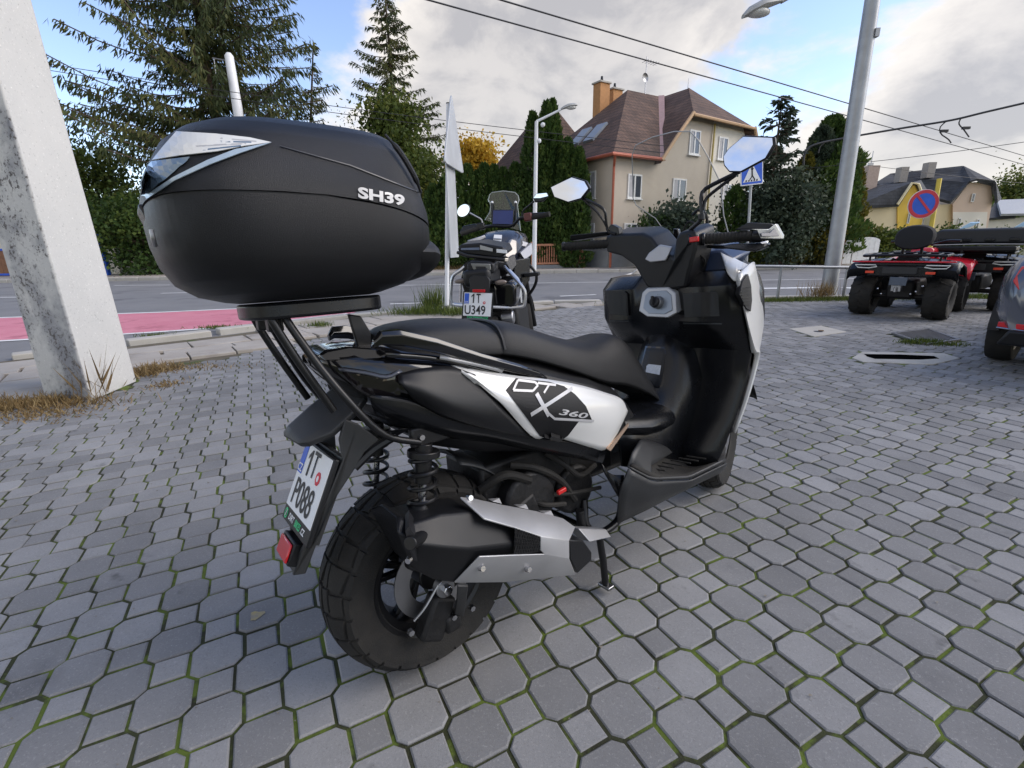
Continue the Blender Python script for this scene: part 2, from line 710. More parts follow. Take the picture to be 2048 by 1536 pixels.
stripe(lane_hi, .14)
stripe([(p[0] - .08, p[1] - .13) for p in lane_lo], .13)
stripe([(-2.728,10.904), (-1.568,11.031)], .13)
stripe([(1.227,11.957), (2.157,12.182)], .13)
stripe([(-5.45,16.554), (-3.121,16.464), (1.178,16.48), (9, 16.0), (20, 15.8)], .13)
stripe([(-16.518,14.567), (-14.5,14.438)], .14)
stripe([(-10.751,14.947), (-9.453,15.039)], .14)
stripe([(-15.512,19.105), (-13.115,18.806)], .14)
stripe([(6.641,13.089), (8.349,13.053)], .35)
stripe([(8.837,12.777), (9.396,12.82)], .35)

# ---- far walkway with kerb
walk = sheet('far_walkway', [(-80, 22.75), (80, 22.25), (80, 26.3), (-80, 29)], .03, WALK)
KST = bpy.data.meshes.new('kerb_stone')
_b = MB().box((0, 0, -.06), (.985, .22, .22)).build('kerb_stone_source', CONC, None, bevel=.015)
kerb_me = _b.data
bpy.data.objects.remove(_b)


def kerb_run(name, a, b, parent_kind='structure', z=.04, count=None):
    a, b = Vector((*a, 0)), Vector((*b, 0))
    root = empty(name, (0, 0, 0))
    root['kind'] = 'structure'
    n = count or int((b - a).length)
    ang = math.atan2(b.y - a.y, b.x - a.x)
    for i in range(n):
        p = a.lerp(b, (i + .5) / n)
        o = bpy.data.objects.new('kerb_stone', kerb_me)
        COL.objects.link(o)
        o.parent = root
        o.location = (p.x + random.uniform(-.005, .005), p.y + random.uniform(-.012, .012), z + random.uniform(-.012, .008))
        o.rotation_euler = (0, 0, ang + random.uniform(-.01, .01))
        add_mods(o, .015, 2)
    return root


kerb_run('far_kerb', (-26, 22.5), (30, 22.2))
kerb_run('near_kerb', (-6.0, 5.55), (-2.95, 8.7), z=-.02)
kerb_run('near_kerb', (-2.95, 8.7), (.9, 10.35), z=-.02)
kerb_run('near_kerb', (.9, 10.35), (9.5, 10.3), z=-.02)

# ---- pavement of irregular flagstones between lot and kerb
LOT_EDGE = [(-4.6, 1.6), (-3.95, 3.3), (-3.85, 3.95), (-3.7, 4.6), (-3.25, 5.15), (-2.9, 5.95), (-2.3, 6.85), (-1.35, 7.75), (0.2, 8.7), (1.6, 9.45), (3.0, 9.75), (10.5, 9.9)]
side = sheet('pavement', [(-12, -2)] + [(p[0] + .05, p[1] - .05) for p in LOT_EDGE[:10]] + [(3.0, 10.1)] + [(p[0] + .12, p[1] - .12) for p in KERB_L[6::-1]] + [(-14, 0)], -.032, DIRT)


def inside(p, poly):
    x, y = p
    c = False
    for (x1, y1), (x2, y2) in zip(poly, poly[1:] + poly[:1]):
        if (y1 > y) != (y2 > y) and x < (x2 - x1) * (y - y1) / (y2 - y1) + x1:
            c = not c
    return c


SIDE_POLY = [(-8.8, 2.0), (-4.6, 1.2)] + LOT_EDGE[1:11] + [(2.8, 10.05), (.85, 10.15), (-1.0, 9.55), (-2.85, 8.5), (-4.05, 6.95), (-5.05, 6.1), (-5.85, 5.35)]
pv1 = Vector((.78, .625)).normalized()
pv2 = Vector((-pv1.y, pv1.x))
_t = -6.0
rs = random.Random(3)
while _t < 9:
    hgt = rs.choice((.30, .34, .42, .5))
    _s = -9 + rs.random() * .4
    while _s < 14:
        wid = rs.uniform(.38, .82)
        c = pv1 * (_s + wid / 2) + pv2 * (_t + hgt / 2)
        cs = [pv1 * (_s + u * wid) + pv2 * (_t + v * hgt) for u, v in ((0, 0), (1, 0), (1, 1), (0, 1))]
        if inside((c.x, c.y), SIDE_POLY) and sum(inside((k.x, k.y), SIDE_POLY) for k in cs) >= 3:
            q = []
            for k in cs:
                k2 = k + (c - k).normalized() * rs.uniform(.008, .022)
                q.append((k2.x + rs.uniform(-.012, .012), k2.y + rs.uniform(-.012, .012)))
            zt = rs.uniform(-.006, .006)
            tl = [rs.uniform(-.004, .004) for _ in range(4)]
            b = MB()
            b.add([(x, y, -.04) for x, y in q] + [(x, y, zt + t_) for (x, y), t_ in zip(q, tl)], [(4, 5, 6, 7), (0, 1, 5, 4), (1, 2, 6, 5), (2, 3, 7, 6), (3, 0, 4, 7)])
            b.build('flagstone', FLAG, side, bevel=.006, seg=1)
        _s += wid
    _t += hgt

# ---- the paved lot: octagon and square blocks
LOT = [(-4.6, -1.2)] + LOT_EDGE + [(11.5, 9.9), (11.5, -1.2)]
lot = sheet('paved_lot', LOT, -.0065, MOSS)
PP = 1.15 / 9.781
LA = R(27.18)
LU = np.array([math.cos(LA), math.sin(LA)])
LV = np.array([math.sin(LA), -math.cos(LA)])
L0 = np.array([-12.15, 18.674]) * PP
CS, CC = .79 * PP, .21 * PP


def block_mesh(octo, g=.0046, bev=.004):
    h = CS / 2
    w = CS / 2 + CC
    if octo:
        out = [(w, h), (h, w), (-h, w), (-w, h), (-w, -h), (-h, -w), (h, -w), (w, -h)]
    else:
        out = [(h, h), (-h, h), (-h, -h), (h, -h)]

    def inset(d):
        m = len(out)
        res = []
        for i in range(m):
            p0, p1, p2 = (np.array(out[(i + k) % m]) for k in (-1, 0, 1))
            e1, e2 = p1 - p0, p2 - p1
            n1 = np.array([-e1[1], e1[0]]) / np.linalg.norm(e1)
            n2 = np.array([-e2[1], e2[0]]) / np.linalg.norm(e2)
            A = np.array([n1, n2])
            res.append(np.linalg.solve(A, np.array([n1 @ p1 + d, n2 @ p1 + d])))
        return res
    a, c = inset(g), inset(g + bev)
    m = len(out)
    v = [(x * LU[0] + y * LV[0], x * LU[1] + y * LV[1], z) for ring, z in ((a, -.02), (a, -bev), (c, 0)) for x, y in ring]
    f = []
    for r_ in (0, 1):
        for i in range(m):
            f.append((r_ * m + i, r_ * m + m + i, r_ * m + m + (i + 1) % m, r_ * m + (i + 1) % m))
    return np.array(v), f, tuple(range(3 * m - 1, 2 * m - 1, -1))


OCT, SQR = block_mesh(True), block_mesh(False)
cells = []
rc = random.Random(11)
HOLES = []          # (polygon) places where lids and drains interrupt the blocks
HOLES.append([(3.795,6.472), (4.396,6.708), (4.406,6.172), (3.764,5.84)])
HOLES.append([(4.83,5.981), (4.628,5.237), (5.285,5.502), (5.527,6.25)])
HOLES.append([(3.45,4.729), (3.765,5.016), (4.548,4.877), (4.488,4.626), (4.015,4.389), (3.434,4.534)])
for i in range(-30, 110):
    for j in range(-70, 60):
        p = (i * LU + j * LV) * PP + L0
        if not (-4.7 < p[0] < 11 and -1.1 < p[1] < 9.9):
            continue
        if not inside(p, LOT) or any(inside(p, h_) for h_ in HOLES):
            continue
        # rough, broken ground round the concrete pole
        if (p[0] + 3.75) ** 2 + (p[1] - 4.05) ** 2 < .36 ** 2:
            continue
        dp = Vector((p[0], p[1], 0)) - Vector((0, 0, CAM_H))
        zz = dp.dot(_f)
        vis = zz > .2 and abs(dp.dot(_r2)) / zz < 1.08 and abs(dp.dot(_d2)) / zz < .83
        area = (-dp.z / dp.length) / zz ** 2 if vis else 0
        sq = (i + j) % 2
        cells.append((area * (.6 if sq else 1.0), p[0], p[1], sq))
cells.sort(reverse=True)


def cell_shape(sq, wob):
    v, f, top = SQR if sq else OCT
    v = v.copy()
    return v, f, top


src_me = []
for nm, (v, f, top) in (('o', OCT), ('s', SQR)):
    me = bpy.data.meshes.new('paver')
    fl = [tuple(reversed(x)) for x in f] + [top[::-1]]
    me.from_pydata([tuple(p) for p in v], [], fl)
    bm = bmesh.new()
    bm.from_mesh(me)
    bmesh.ops.recalc_face_normals(bm, faces=bm.faces)
    if not any(fc.normal.z > .9 for fc in bm.faces):
        bmesh.ops.reverse_faces(bm, faces=bm.faces)
    bm.to_mesh(me)
    bm.free()
    me.materials.append(PAVER)
    src_me.append(me)
for a_, x, y, sq in cells[:300]:
    o = bpy.data.objects.new('paver', src_me[sq])
    COL.objects.link(o)
    o.parent = lot
    o.location = (x + rc.gauss(0, .0012), y + rc.gauss(0, .0012), rc.uniform(-.0035, .0015))
    o.rotation_euler = (rc.gauss(0, .009), rc.gauss(0, .009), rc.gauss(0, .012))
rest = cells[300:]
for sq, nm in ((0, 'paver_field'), (1, 'paver_field')):
    sel = [(x, y) for a_, x, y, s_ in rest if s_ == sq]
    me = src_me[sq]
    base = np.array([v.co[:] for v in me.vertices])
    polys = [list(p.vertices) for p in me.polygons]
    n = len(sel)
    ctr = np.array(sel)
    ang = rng.normal(0, .012, n)
    tx, ty = rng.normal(0, .010, n), rng.normal(0, .010, n)
    V = np.repeat(base[None], n, 0)
    c_, s_ = np.cos(ang)[:, None], np.sin(ang)[:, None]
    X = V[:, :, 0] * c_ - V[:, :, 1] * s_
    Yv = V[:, :, 0] * s_ + V[:, :, 1] * c_
    Z = V[:, :, 2] + X * tx[:, None] + Yv * ty[:, None] + rng.uniform(-.0025, .002, n)[:, None]
    V = np.stack([X + ctr[:, :1] + rng.normal(0, .0015, (n, 1)), Yv + ctr[:, 1:] + rng.normal(0, .0015, (n, 1)), Z], -1)
    k = len(base)
    tris = []
    for p in polys:
        for q in range(1, len(p) - 1):
            tris.append((p[0], p[q], p[q + 1]))
    T = np.array(tris)[None] + (np.arange(n) * k)[:, None, None]
    o = np_mesh(nm, V.reshape(-1, 3), T.reshape(-1, 3), PAVER, lot, np.repeat(rng.random(n), k))
    o.data.polygons.foreach_set('use_smooth', [False] * len(o.data.polygons))
    o['kind'] = 'stuff'

# a splash of yellow paint on one block
ym = (-0.851,1.294)
MB().add([(ym[0] + .018 * math.cos(a) * (1 + .5 * math.sin(3 * a)), ym[1] + .03 * math.sin(a) * (1 + .4 * math.cos(2 * a)), .0025) for a in [2 * math.pi * k / 16 for k in range(16)]], [tuple(range(16))]).build('paint_splash', M('yellow_paint_stain', (.22, .20, .17), .8, scale=60, col2=(.36, .29, .12)), lot)
# grit and bits of dead leaf lying in the joints
g_ = np.random.default_rng(5)
n_ = 900
gx, gy = g_.uniform(-3.5, 4.5, n_), g_.uniform(.6, 8.5, n_)
gs = g_.uniform(.002, .007, n_)
ga = g_.random(n_) * 6.28
gv = np.stack([np.stack([gx + gs * np.cos(ga + k * 1.57), gy + gs * .6 * np.sin(ga + k * 1.57), np.full(n_, .001) + gs * (.9 if k % 2 else .2)], 1) for k in range(4)], 1).reshape(-1, 3)
keep = np.array([inside((x, y), LOT) for x, y in zip(gx, gy)])
gf = np.arange(4 * n_).reshape(-1, 4)[keep]
o = np_mesh('grit', gv, gf, M('dead_leaf_grit', (.10, .085, .065), .9, scale=40, col2=(.30, .27, .22)), lot)
o['kind'] = 'stuff'

# ================================================================ houses, fences, poles, signs, wires
def brick_mat(name, c1, c2, mortar, w, h, rough=.85, bump=.6, vec='Object', rotx=0.0):
    m = bpy.data.materials.new(name)
    m.use_nodes = True
    n, l = m.node_tree.nodes, m.node_tree.links
    b = n['Principled BSDF']
    b.inputs['Roughness'].default_value = rough
    tc = n.new('ShaderNodeTexCoord')
    sep = n.new('ShaderNodeSeparateXYZ')
    l.new(tc.outputs[vec], sep.inputs[0])
    ad = n.new('ShaderNodeMath')
    l.new(sep.outputs['X'], ad.inputs[0])
    l.new(sep.outputs['Y'], ad.inputs[1])
    cmb = n.new('ShaderNodeCombineXYZ')
    l.new(ad.outputs[0], cmb.inputs['X'])
    l.new(sep.outputs['Z'], cmb.inputs['Y'])
    t = n.new('ShaderNodeTexBrick')
    t.inputs['Scale'].default_value = 1
    t.inputs['Brick Width'].default_value = w
    t.inputs['Row Height'].default_value = h
    t.inputs['Mortar Size'].default_value = .014
    t.inputs['Color1'].default_value = (*c1, 1)
    t.inputs['Color2'].default_value = (*c2, 1)
    t.inputs['Mortar'].default_value = (*mortar, 1)
    l.new(cmb.outputs[0], t.inputs['Vector'])
    nz = n.new('ShaderNodeTexNoise')
    nz.inputs['Scale'].default_value = 1.3
    nz.inputs['Detail'].default_value = 6
    l.new(tc.outputs[vec], nz.inputs['Vector'])
    mx = n.new('ShaderNodeMix')
    mx.data_type = 'RGBA'
    mx.blend_type = 'MULTIPLY'
    mr = n.new('ShaderNodeMapRange')
    mr.inputs['From Min'].default_value = .35
    mr.inputs['From Max'].default_value = .7
    l.new(nz.outputs['Fac'], mr.inputs['Value'])
    l.new(mr.outputs[0], mx.inputs['Factor'])
    l.new(t.outputs['Color'], mx.inputs['A'])
    mx.inputs['B'].default_value = (.6, .58, .56, 1)
    l.new(mx.outputs['Result'], b.inputs['Base Color'])
    bp = n.new('ShaderNodeBump')
    bp.inputs['Strength'].default_value = bump
    bp.inputs['Distance'].default_value = .02
    l.new(t.outputs['Fac'], bp.inputs['Height'])
    bp.invert = True
    l.new(bp.outputs[0], b.inputs['Normal'])
    return m


TILE = brick_mat('brown_roof_tiles', (.15, .088, .062), (.105, .064, .048), (.045, .03, .025), .28, .2)
TILE_G = brick_mat('grey_roof_tiles', (.065, .07, .08), (.05, .054, .062), (.03, .03, .034), .3, .24)
STUCCO = M('beige_render', (.50, .44, .36), .9, var=.08, scale=.7, bump=.3, bscale=40)
STUCCO_W = M('white_render', (.70, .66, .57), .9, var=.06, scale=.6, bump=.3, bscale=40)
STUCCO_G = M('grey_plinth', (.24, .25, .26), .9, var=.1, scale=2, bump=.3, bscale=40)
YELLOW = M('yellow_render', (.74, .50, .09), .9, var=.06, scale=.7)
CREAM = M('cream_render', (.68, .57, .36), .9, var=.07, scale=.5)
PEACH = M('peach_render', (.62, .48, .37), .9, var=.06, scale=.5)
GUTTER = M('copper_gutter', (.36, .10, .055), .45, .2)
FRAME = M('white_window_frame', (.72, .72, .70), .45)
GLASS = M('window_glass', (.06, .07, .085), .06, 0, spec=.9, rvar=.02)
CURT = M('pale_curtain', (.42, .42, .43), .7)
CHIM = M('tan_chimney', (.46, .235, .10), .85, var=.12)
FLASH = M('weathered_flashing', (.38, .25, .24), .6)


def window(parent, x0, x1, z0, z1, y=0.0, axis='x', dep=.14, bars=1, curtain=True):
    """window in a wall plane; axis 'x': wall runs along x at given y (facing -y); 'y': wall along y at x=y (facing -x)"""
    def P(a, d, z):
        return (a, y + d, z) if axis == 'x' else (y + d, a, z)
    def bx(b, a0, a1, d0, d1, q0, q1):
        c = P((a0 + a1) / 2, (d0 + d1) / 2, (q0 + q1) / 2)
        s = (abs(a1 - a0), abs(d1 - d0), q1 - q0) if axis == 'x' else (abs(d1 - d0), abs(a1 - a0), q1 - q0)
        b.box(c, s)
    w = MB()
    bx(w, x0, x1, -.012, .0, z0, z1)
    win = w.build('window', FRAME, parent)
    f = MB()
    t = .075
    for q in ((x0, x0 + t, z0, z1), (x1 - t, x1, z0, z1), (x0 + t, x1 - t, z0, z0 + t), (x0 + t, x1 - t, z1 - t, z1)):
        bx(f, q[0], q[1], -.05, -.013, q[2], q[3])
    for k in range(bars):
        xm = x0 + (x1 - x0) * (k + 1) / (bars + 1)
        bx(f, xm - .05, xm + .05, -.045, -.013, z0 + t, z1 - t)
    f.build('frame', FRAME, win)
    g = MB()
    bx(g, x0 + t, x1 - t, -.03, -.014, z0 + t, z1 - t)
    g.build('pane', GLASS, win)
    if curtain:
        c = MB()
        bx(c, x0 + t, x0 + t + (x1 - x0) * .28, -.033, -.031, z0 + t, z1 - t)
        c.build('curtain', CURT, win)
    s = MB()
    bx(s, x0 - .06, x1 + .06, -.11, -.002, z0 - .06, z0 - .004)
    s.build('sill', FRAME, win)
    return win


def slab(pts, th=.12):
    """roof slab: polygon with thickness downwards"""
    return MB().prism(pts, (0, 0, -th))


# ---------------------------------------------------------------- the brown-roofed semi-detached house
H_ = empty('semi_detached_house', (5.05, 25, 0.0), R(32.7))
tag(H_, 'beige and white house with brown hipped roof, tan chimneys and copper gutters across the road', 'house')
MB().prism([(0, 0, -.1), (3.05, 0, -.1), (7.4, 0, -.1), (7.4, 0, 7.62), (5.2, 0, 7.62), (3.05, 0, 5.35), (0, 0, 5.35)], (0, 6.8, 0)).build('wall', STUCCO, H_)
MB().prism([(7.403, .01, -.1), (11.3, .01, -.1), (11.3, .01, 5.35), (10.45, .01, 7.5), (7.403, .01, 7.62)], (0, 6.8, 0)).build('wall', STUCCO_W, H_)
MB().box((3.7, -.02, .45), (7.42, .05, 1.1)).build('plinth', STUCCO_G, H_)
MB().box((-.02, 3.42, .45), (.05, 6.76, 1.1)).build('plinth', STUCCO_G, H_)
for q in ((1.04, 2.02, 3.38, 4.52), (4.4, 5.5, 3.36, 4.5), (.92, 1.9, 1.1, 2.2), (5.48, 6.36, 5.75, 6.95), (8.0, 8.85, 5.68, 6.85), (8.8, 9.7, 3.2, 4.45), (8.6, 9.6, 1.0, 2.2)):
    window(H_, *q)
for q in ((1.16, 1.9, 3.45, 4.75), (1.16, 1.7, 1.2, 2.25), (3.4, 4.4, 3.45, 4.75)):
    window(H_, *q, y=0.0, axis='y')
E0, A_, V_ = (-.38, -.4, 5.3), (4.2, 3.4, 9.45), (2.95, -.4, 5.3)
slab([E0, V_, (6.95, 3.4, 9.45), A_]).build('roof', TILE, H_)
slab([E0, A_, (-.38, 7.2, 5.3)]).build('roof', TILE, H_)
slab([(-.38, 7.2, 5.3), A_, (7.5, 3.4, 9.47), (7.5, 7.2, 5.3)]).build('roof', TILE, H_)
slab([(2.9, -.42, 5.2), (5.12, -.42, 7.62), (7.5, 1.9, 9.62), (7.5, 7.2, 9.62), (2.9, 7.2, 5.2)], .14).build('roof', TILE, H_)
slab([(5.1, -.45, 7.55), (10.55, -.45, 7.45), (7.5, 1.92, 9.66)], .13).build('roof', TILE, H_)
slab([(10.5, -.42, 7.5), (11.9, -.42, 5.2), (11.9, 7.2, 5.2), (7.5, 7.2, 9.62), (7.5, 1.9, 9.62)], .14).build('roof', TILE, H_)
for pts, r_ in (([(5.1, -.47, 7.62), (3.9, -.47, 6.35), (2.9, -.47, 5.2)], .09), ([(5.1, -.48, 7.52), (10.55, -.48, 7.42)], .08), ([(10.55, -.47, 7.5), (11.9, -.47, 5.2)], .1)):
    MB().tube(pts, r_, 6).build('verge_board', M('verge_timber', (.50, .33, .19), .7), H_)
MB().bar((2.98, -.38, 5.36), (6.93, 3.36, 9.52), .34, .03).build('valley_flashing', FLASH, H_)
MB().tube([(-.42, 7.2, 5.25), (-.42, -.45, 5.25), (2.95, -.45, 5.25)], .085, 8).build('gutter', GUTTER, H_)
MB().tube([(-.3, -.42, 5.22), (-.06, -.14, 4.75), (-.06, -.14, 0)], .06, 8).build('drainpipe', GUTTER, H_)
MB().tube([(7.42, -.1, 7.4), (7.42, -.1, 0)], .05, 8).build('drainpipe', M('yellow_pipe', (.42, .33, .10), .5), H_)
MB().box((1.5, -.2, 5.24), (3.6, .36, .05)).box((-.2, 3.4, 5.24), (.3, 7.2, .05)).build('soffit', M('brown_soffit', (.28, .17, .11), .8), H_)
for (cx, cy, w, zt) in ((3.35, 4.6, .72, 9.9), (4.75, 5.0, .75, 9.85)):
    ch = MB().box((cx, cy, (zt + 7.4) / 2), (w, .6, zt - 7.4)).build('chimney', CHIM, H_, bevel=.01)
    MB().box((cx, cy, zt + .04), (w + .14, .74, .08)).build('chimney_cap', CONC, ch)
    MB().cyl((cx, cy, zt + .08), (cx, cy, zt + .4), .09, .06, 8).build('chimney_pot', BLKMET, ch)
# skylights on the hip facing left
hipn = (Vector(A_) - Vector(E0)).cross(Vector((-.38, 7.2, 5.3)) - Vector(E0)).normalized()
for s in (2.15, 3.35):
    c = Vector((1.25, s + .55, 5.3 + (1.25 + .38) / 4.58 * 4.15 + .09))
    t = Vector((4.58, 0, 4.15)).normalized()
    q = basis(c, (0, 1, 0), t).to_3x3()
    sk = MB().box(c, (.78, 1.35, .12), q).build('skylight', M('skylight_frame', (.25, .28, .32), .4), H_)
    MB().box(c + q @ Vector((0, 0, .065)), (.62, 1.18, .01), q).build('pane', M('skylight_glass', (.30, .42, .50), .05, .3, rvar=.01), sk)
# aerial with dish
an = MB().cyl((5.6, 3.4, 9.4), (5.6, 3.4, 11.3), .03, .025, 6)
an.cyl((5.2, 3.4, 11.1), (6.5, 3.4, 11.0), .015, .015, 5)
for k in range(5):
    an.cyl((5.5 + k * .22, 3.15, 11.08), (5.5 + k * .22, 3.65, 11.05), .012, .012, 5)
an.build('aerial', STEEL, H_)
MB().lathe([(.02, .05), (.18, .02), (.24, -.03)], (5.42, 3.3, 10.2), 'Y', 14).build('satellite_dish', STEEL, H_, smooth=True)
MB().cyl((7.5, 1.95, 9.6), (7.5, 1.95, 10.15), .03, .01, 6).build('finial', STEEL, H_)
# rear wing
MB().box((3.7, 10.4, 2.75), (5.4, 5.8, 5.7)).build('wing_wall', STUCCO, H_)
slab([(.6, 7.3, 5.6), (3.8, 9.2, 9.6), (3.8, 12, 9.6), (.6, 13.9, 5.6)]).build('roof', TILE, H_)
slab([(.6, 7.3, 5.62), (6.8, 7.3, 5.62), (3.8, 9.2, 9.62)]).build('roof', TILE, H_)
slab([(6.8, 7.3, 5.6), (6.8, 13.9, 5.6), (3.8, 12, 9.6), (3.8, 9.2, 9.6)]).build('roof', TILE, H_)

# a low roof far behind the hedge
h2 = empty('hidden_house', (5.309,40,-0.782))
h2.location.z = 0
tag(h2, 'low brown roofed house mostly hidden behind the thuja hedge', 'house')
MB().box((2, 3, 2.6), (8, 6, 5.4)).build('wall', STUCCO, h2)
slab([(-2.5, -.3, 5.1), (6.5, -.3, 5.1), (4.2, 3, 9.2), (.9, 3, 9.2)]).build('roof', TILE, h2)
slab([(-2.5, -.3, 5.1), (.9, 3, 9.2), (-2.5, 6.3, 5.1)]).build('roof', TILE, h2)

# ---------------------------------------------------------------- yellow house and its neighbours on the right
def gable_house(name, label, y, cols, walls, roofs, extras, depth):
    root = empty(name, (0, 0, 0))
    return root


yh = empty('yellow_house', (0, 0, 0))
tag(yh, 'yellow and cream house with dark grey roof behind the red quad bike', 'house')
Yd = 38
MB().prism([(26.523,38,1.55), (29.702,38,1.497), (29.239,38,3.727), (26.134,38,3.672)], (1.5, 6, 0)).build('wall', CREAM, yh)
MB().prism([(29.562,37.9,1.425), (31.474,37.9,1.393), (30.841,37.9,4.252), (30.321,37.9,5.091), (29.786,37.9,5.169), (29.087,37.9,3.721)], (1.0, 5, 0)).build('wall', YELLOW, yh)
MB().add([(25.648,37.6,3.579), (28.931,37.6,3.699), (29.841,37.8,5.224), (29.388,43,5.469)], [(0, 1, 2, 3)]).build('roof', TILE_G, yh, solid=.2)
MB().add([(29.762,37.7,5.214), (30.228,37.7,5.104), (30.88,37.7,4.163), (34.882,42,4.576), (33.781,42,5.819)], [(0, 1, 2, 3, 4)]).build('roof', TILE_G, yh, solid=.2)
MB().tube([(28.825,37.55,3.662), (29.585,37.55,5.13), (30.078,37.55,5.054), (30.601,37.55,4.188)], .09, 6).build('verge_board', M('cream_verge', (.75, .66, .42), .6), yh)
for a, b_ in (((30.018,37.85,2.318), (30.191,37.85,3.1)), ((31.196,37.85,2.119), (31.286,37.85,2.904))):
    c = (Vector(a) + Vector(b_)) / 2
    w = MB().box(c, (b_[0] - a[0], .06, b_[2] - a[2])).build('window', FRAME, yh)
    MB().box(c + Vector((0, -.04, 0)), (b_[0] - a[0] - .12, .03, b_[2] - a[2] - .12)).build('pane', GLASS, w)
chy = MB().box((28.821,41,5.701), (.9, .7, 2.2)).build('chimney', M('pale_chimney', (.42, .33, .28), .85), yh)
MB().cyl((28.731,41,5.961), (28.757,41,7.89), .04, .03, 6).box((28.715,41,6.878), (.4, .1, .3)).build('aerial', STEEL, yh)
MB().add([(25.514,37,1.616), (25.19,37,3.403), (27.387,37,1.726)], [(0, 1, 2)]).build('shed_roof', M('pale_tile', (.52, .37, .24), .85, scale=3), yh, solid=.15)

bh = empty('peach_house', (0, 0, 0))
tag(bh, 'peach gabled house with big dark grey roof and two chimneys behind the parked quad bikes', 'house')
MB().prism([(39.236,44,1.26), (42.216,44,1.21), (41.975,44,4.326), (41.548,44,5.463), (40.083,44,5.806), (39.585,44,5.734), (38.611,44,4.055)], (3.0, 7, 0)).build('wall', PEACH, bh)
MB().prism([(37.713,44.3,1.291), (39.548,44.3,1.26), (38.874,44.3,4.075), (37.091,44.3,4.022)], (2.0, 6, 0)).build('wall', CREAM, bh)
MB().prism([(39.194,43.96,1.471), (42.079,43.96,1.423), (41.757,43.96,3.345), (38.733,43.96,3.395)], (0, .03, 0)).build('render_band', STUCCO_W, bh)
MB().add([(34.295,48,6.034), (38,43.6,4.033), (39.301,43.6,5.731), (40.898,46.5,7.223), (37.11,50,7.119)], [(0, 1, 2, 3, 4)]).build('roof', TILE_G, bh, solid=.25)
MB().add([(39.135,43.5,5.682), (39.693,43.5,5.831), (41.194,43.5,5.609), (40.887,46.5,7.265)], [(0, 1, 2, 3)]).build('roof', TILE_G, bh, solid=.2)
MB().add([(41.194,43.5,5.609), (41.799,43.5,3.963), (48.343,50,4.749), (40.887,46.5,7.265)], [(0, 1, 2, 3)]).build('roof', TILE_G, bh, solid=.2)
for (x, y_) in ((1803,349), (1857,340)):
    pass
for p in ((36.303,47.5,6.889), (38.311,47,7.169)):
    c = MB().box(p, (.7, .7, 1.3)).build('chimney', M('grey_chimney', (.30, .28, .26), .9), bh)
for a, b_ in (((40.007,43.9,4.187), (40.268,43.9,4.871)), ((39.318,43.9,2.014), (39.545,43.9,2.883)), ((40.963,43.9,1.944), (41.191,43.9,2.773))):
    c = (Vector(a) + Vector(b_)) / 2
    w = MB().box(c, (b_[0] - a[0], .06, b_[2] - a[2])).build('window', FRAME, bh)
    MB().box(c + Vector((0, -.04, 0)), (b_[0] - a[0] - .14, .03, b_[2] - a[2] - .14)).build('pane', GLASS, w)
fh = empty('far_grey_house', (0, 0, 0))
tag(fh, 'far white house with grey roofs at the right edge', 'house')
MB().prism([(55.575,58,1.063), (64.387,58,0.916), (63.584,58,3.58), (55.32,58,3.17)], (2, 8, 0)).build('wall', STUCCO_W, fh)
MB().add([(54.339,57.5,3.107), (57.967,57.5,3.264), (60.76,62,5.312), (59.437,62,5.219)], [(0, 1, 2, 3)]).build('roof', TILE_G, fh, solid=.25)
MB().add([(55.679,57,3.543), (63.058,57,3.529), (66.214,62,5.51), (59.637,62,5.388)], [(0, 1, 2, 3)]).build('roof', M('pale_sheet_roof', (.36, .37, .38), .6), fh, solid=.25)

# ---------------------------------------------------------------- fences and gates across the road
ORANGE = M('orange_wood', (.46, .21, .12), .7, var=.2, scale=3)
of = empty('slatted_gate', (2.524,25.5,-0.017))
of.location.z = 0
tag(of, 'orange brown slatted driveway gate below the cypress trees', 'gate')
W0, W1 = -1.35, 1.25
for x in (W0, W1):
    MB().box((x, 0, .68), (.16, .16, 1.36)).build('post', ORANGE, of, bevel=.01)
for z in (.28, 1.2):
    MB().box(((W0 + W1) / 2, -.02, z), (W1 - W0 - .165, .06, .1)).build('rail', ORANGE, of)
sl = MB().box((0, 0, 0), (.055, .03, .86)).build('slat', ORANGE, None)
slm = sl.data
bpy.data.objects.remove(sl)
for k in range(20):
    o = link_mesh('slat', slm, None, of)
    o.location = (W0 + .14 + k * (W1 - W0 - .28) / 19, .03, .74)
MB().box(((W0 + W1) / 2, .02, .1), (W1 - W0 - .17, .2, .2)).build('base_wall', STUCCO_G, of)

WOOD = M('weathered_brown_planks', (.16, .085, .05), .85, var=.3, scale=4)
wf = empty('plank_fence', (14.379,24.3,0.076))
wf.location.z = 0
tag(wf, 'brown wooden plank fence under the dark conifers beside the white gate', 'fence')
pk = MB().box((0, 0, .62), (.13, .03, 1.16)).build('plank', WOOD, None, bevel=.006)
pkm = pk.data
bpy.data.objects.remove(pk)
for k in range(24):
    o = link_mesh('plank', pkm, None, wf)
    o.location = (-1.75 + k * .142, random.uniform(-.01, .01), random.uniform(-.03, .02))
for z in (.3, 1.0):
    MB().box((-.1, .05, z), (3.5, .06, .09)).build('rail', WOOD, wf)
MB().box((-.1, 0, -.02), (3.6, .25, .16)).build('base_wall', CONC, wf)

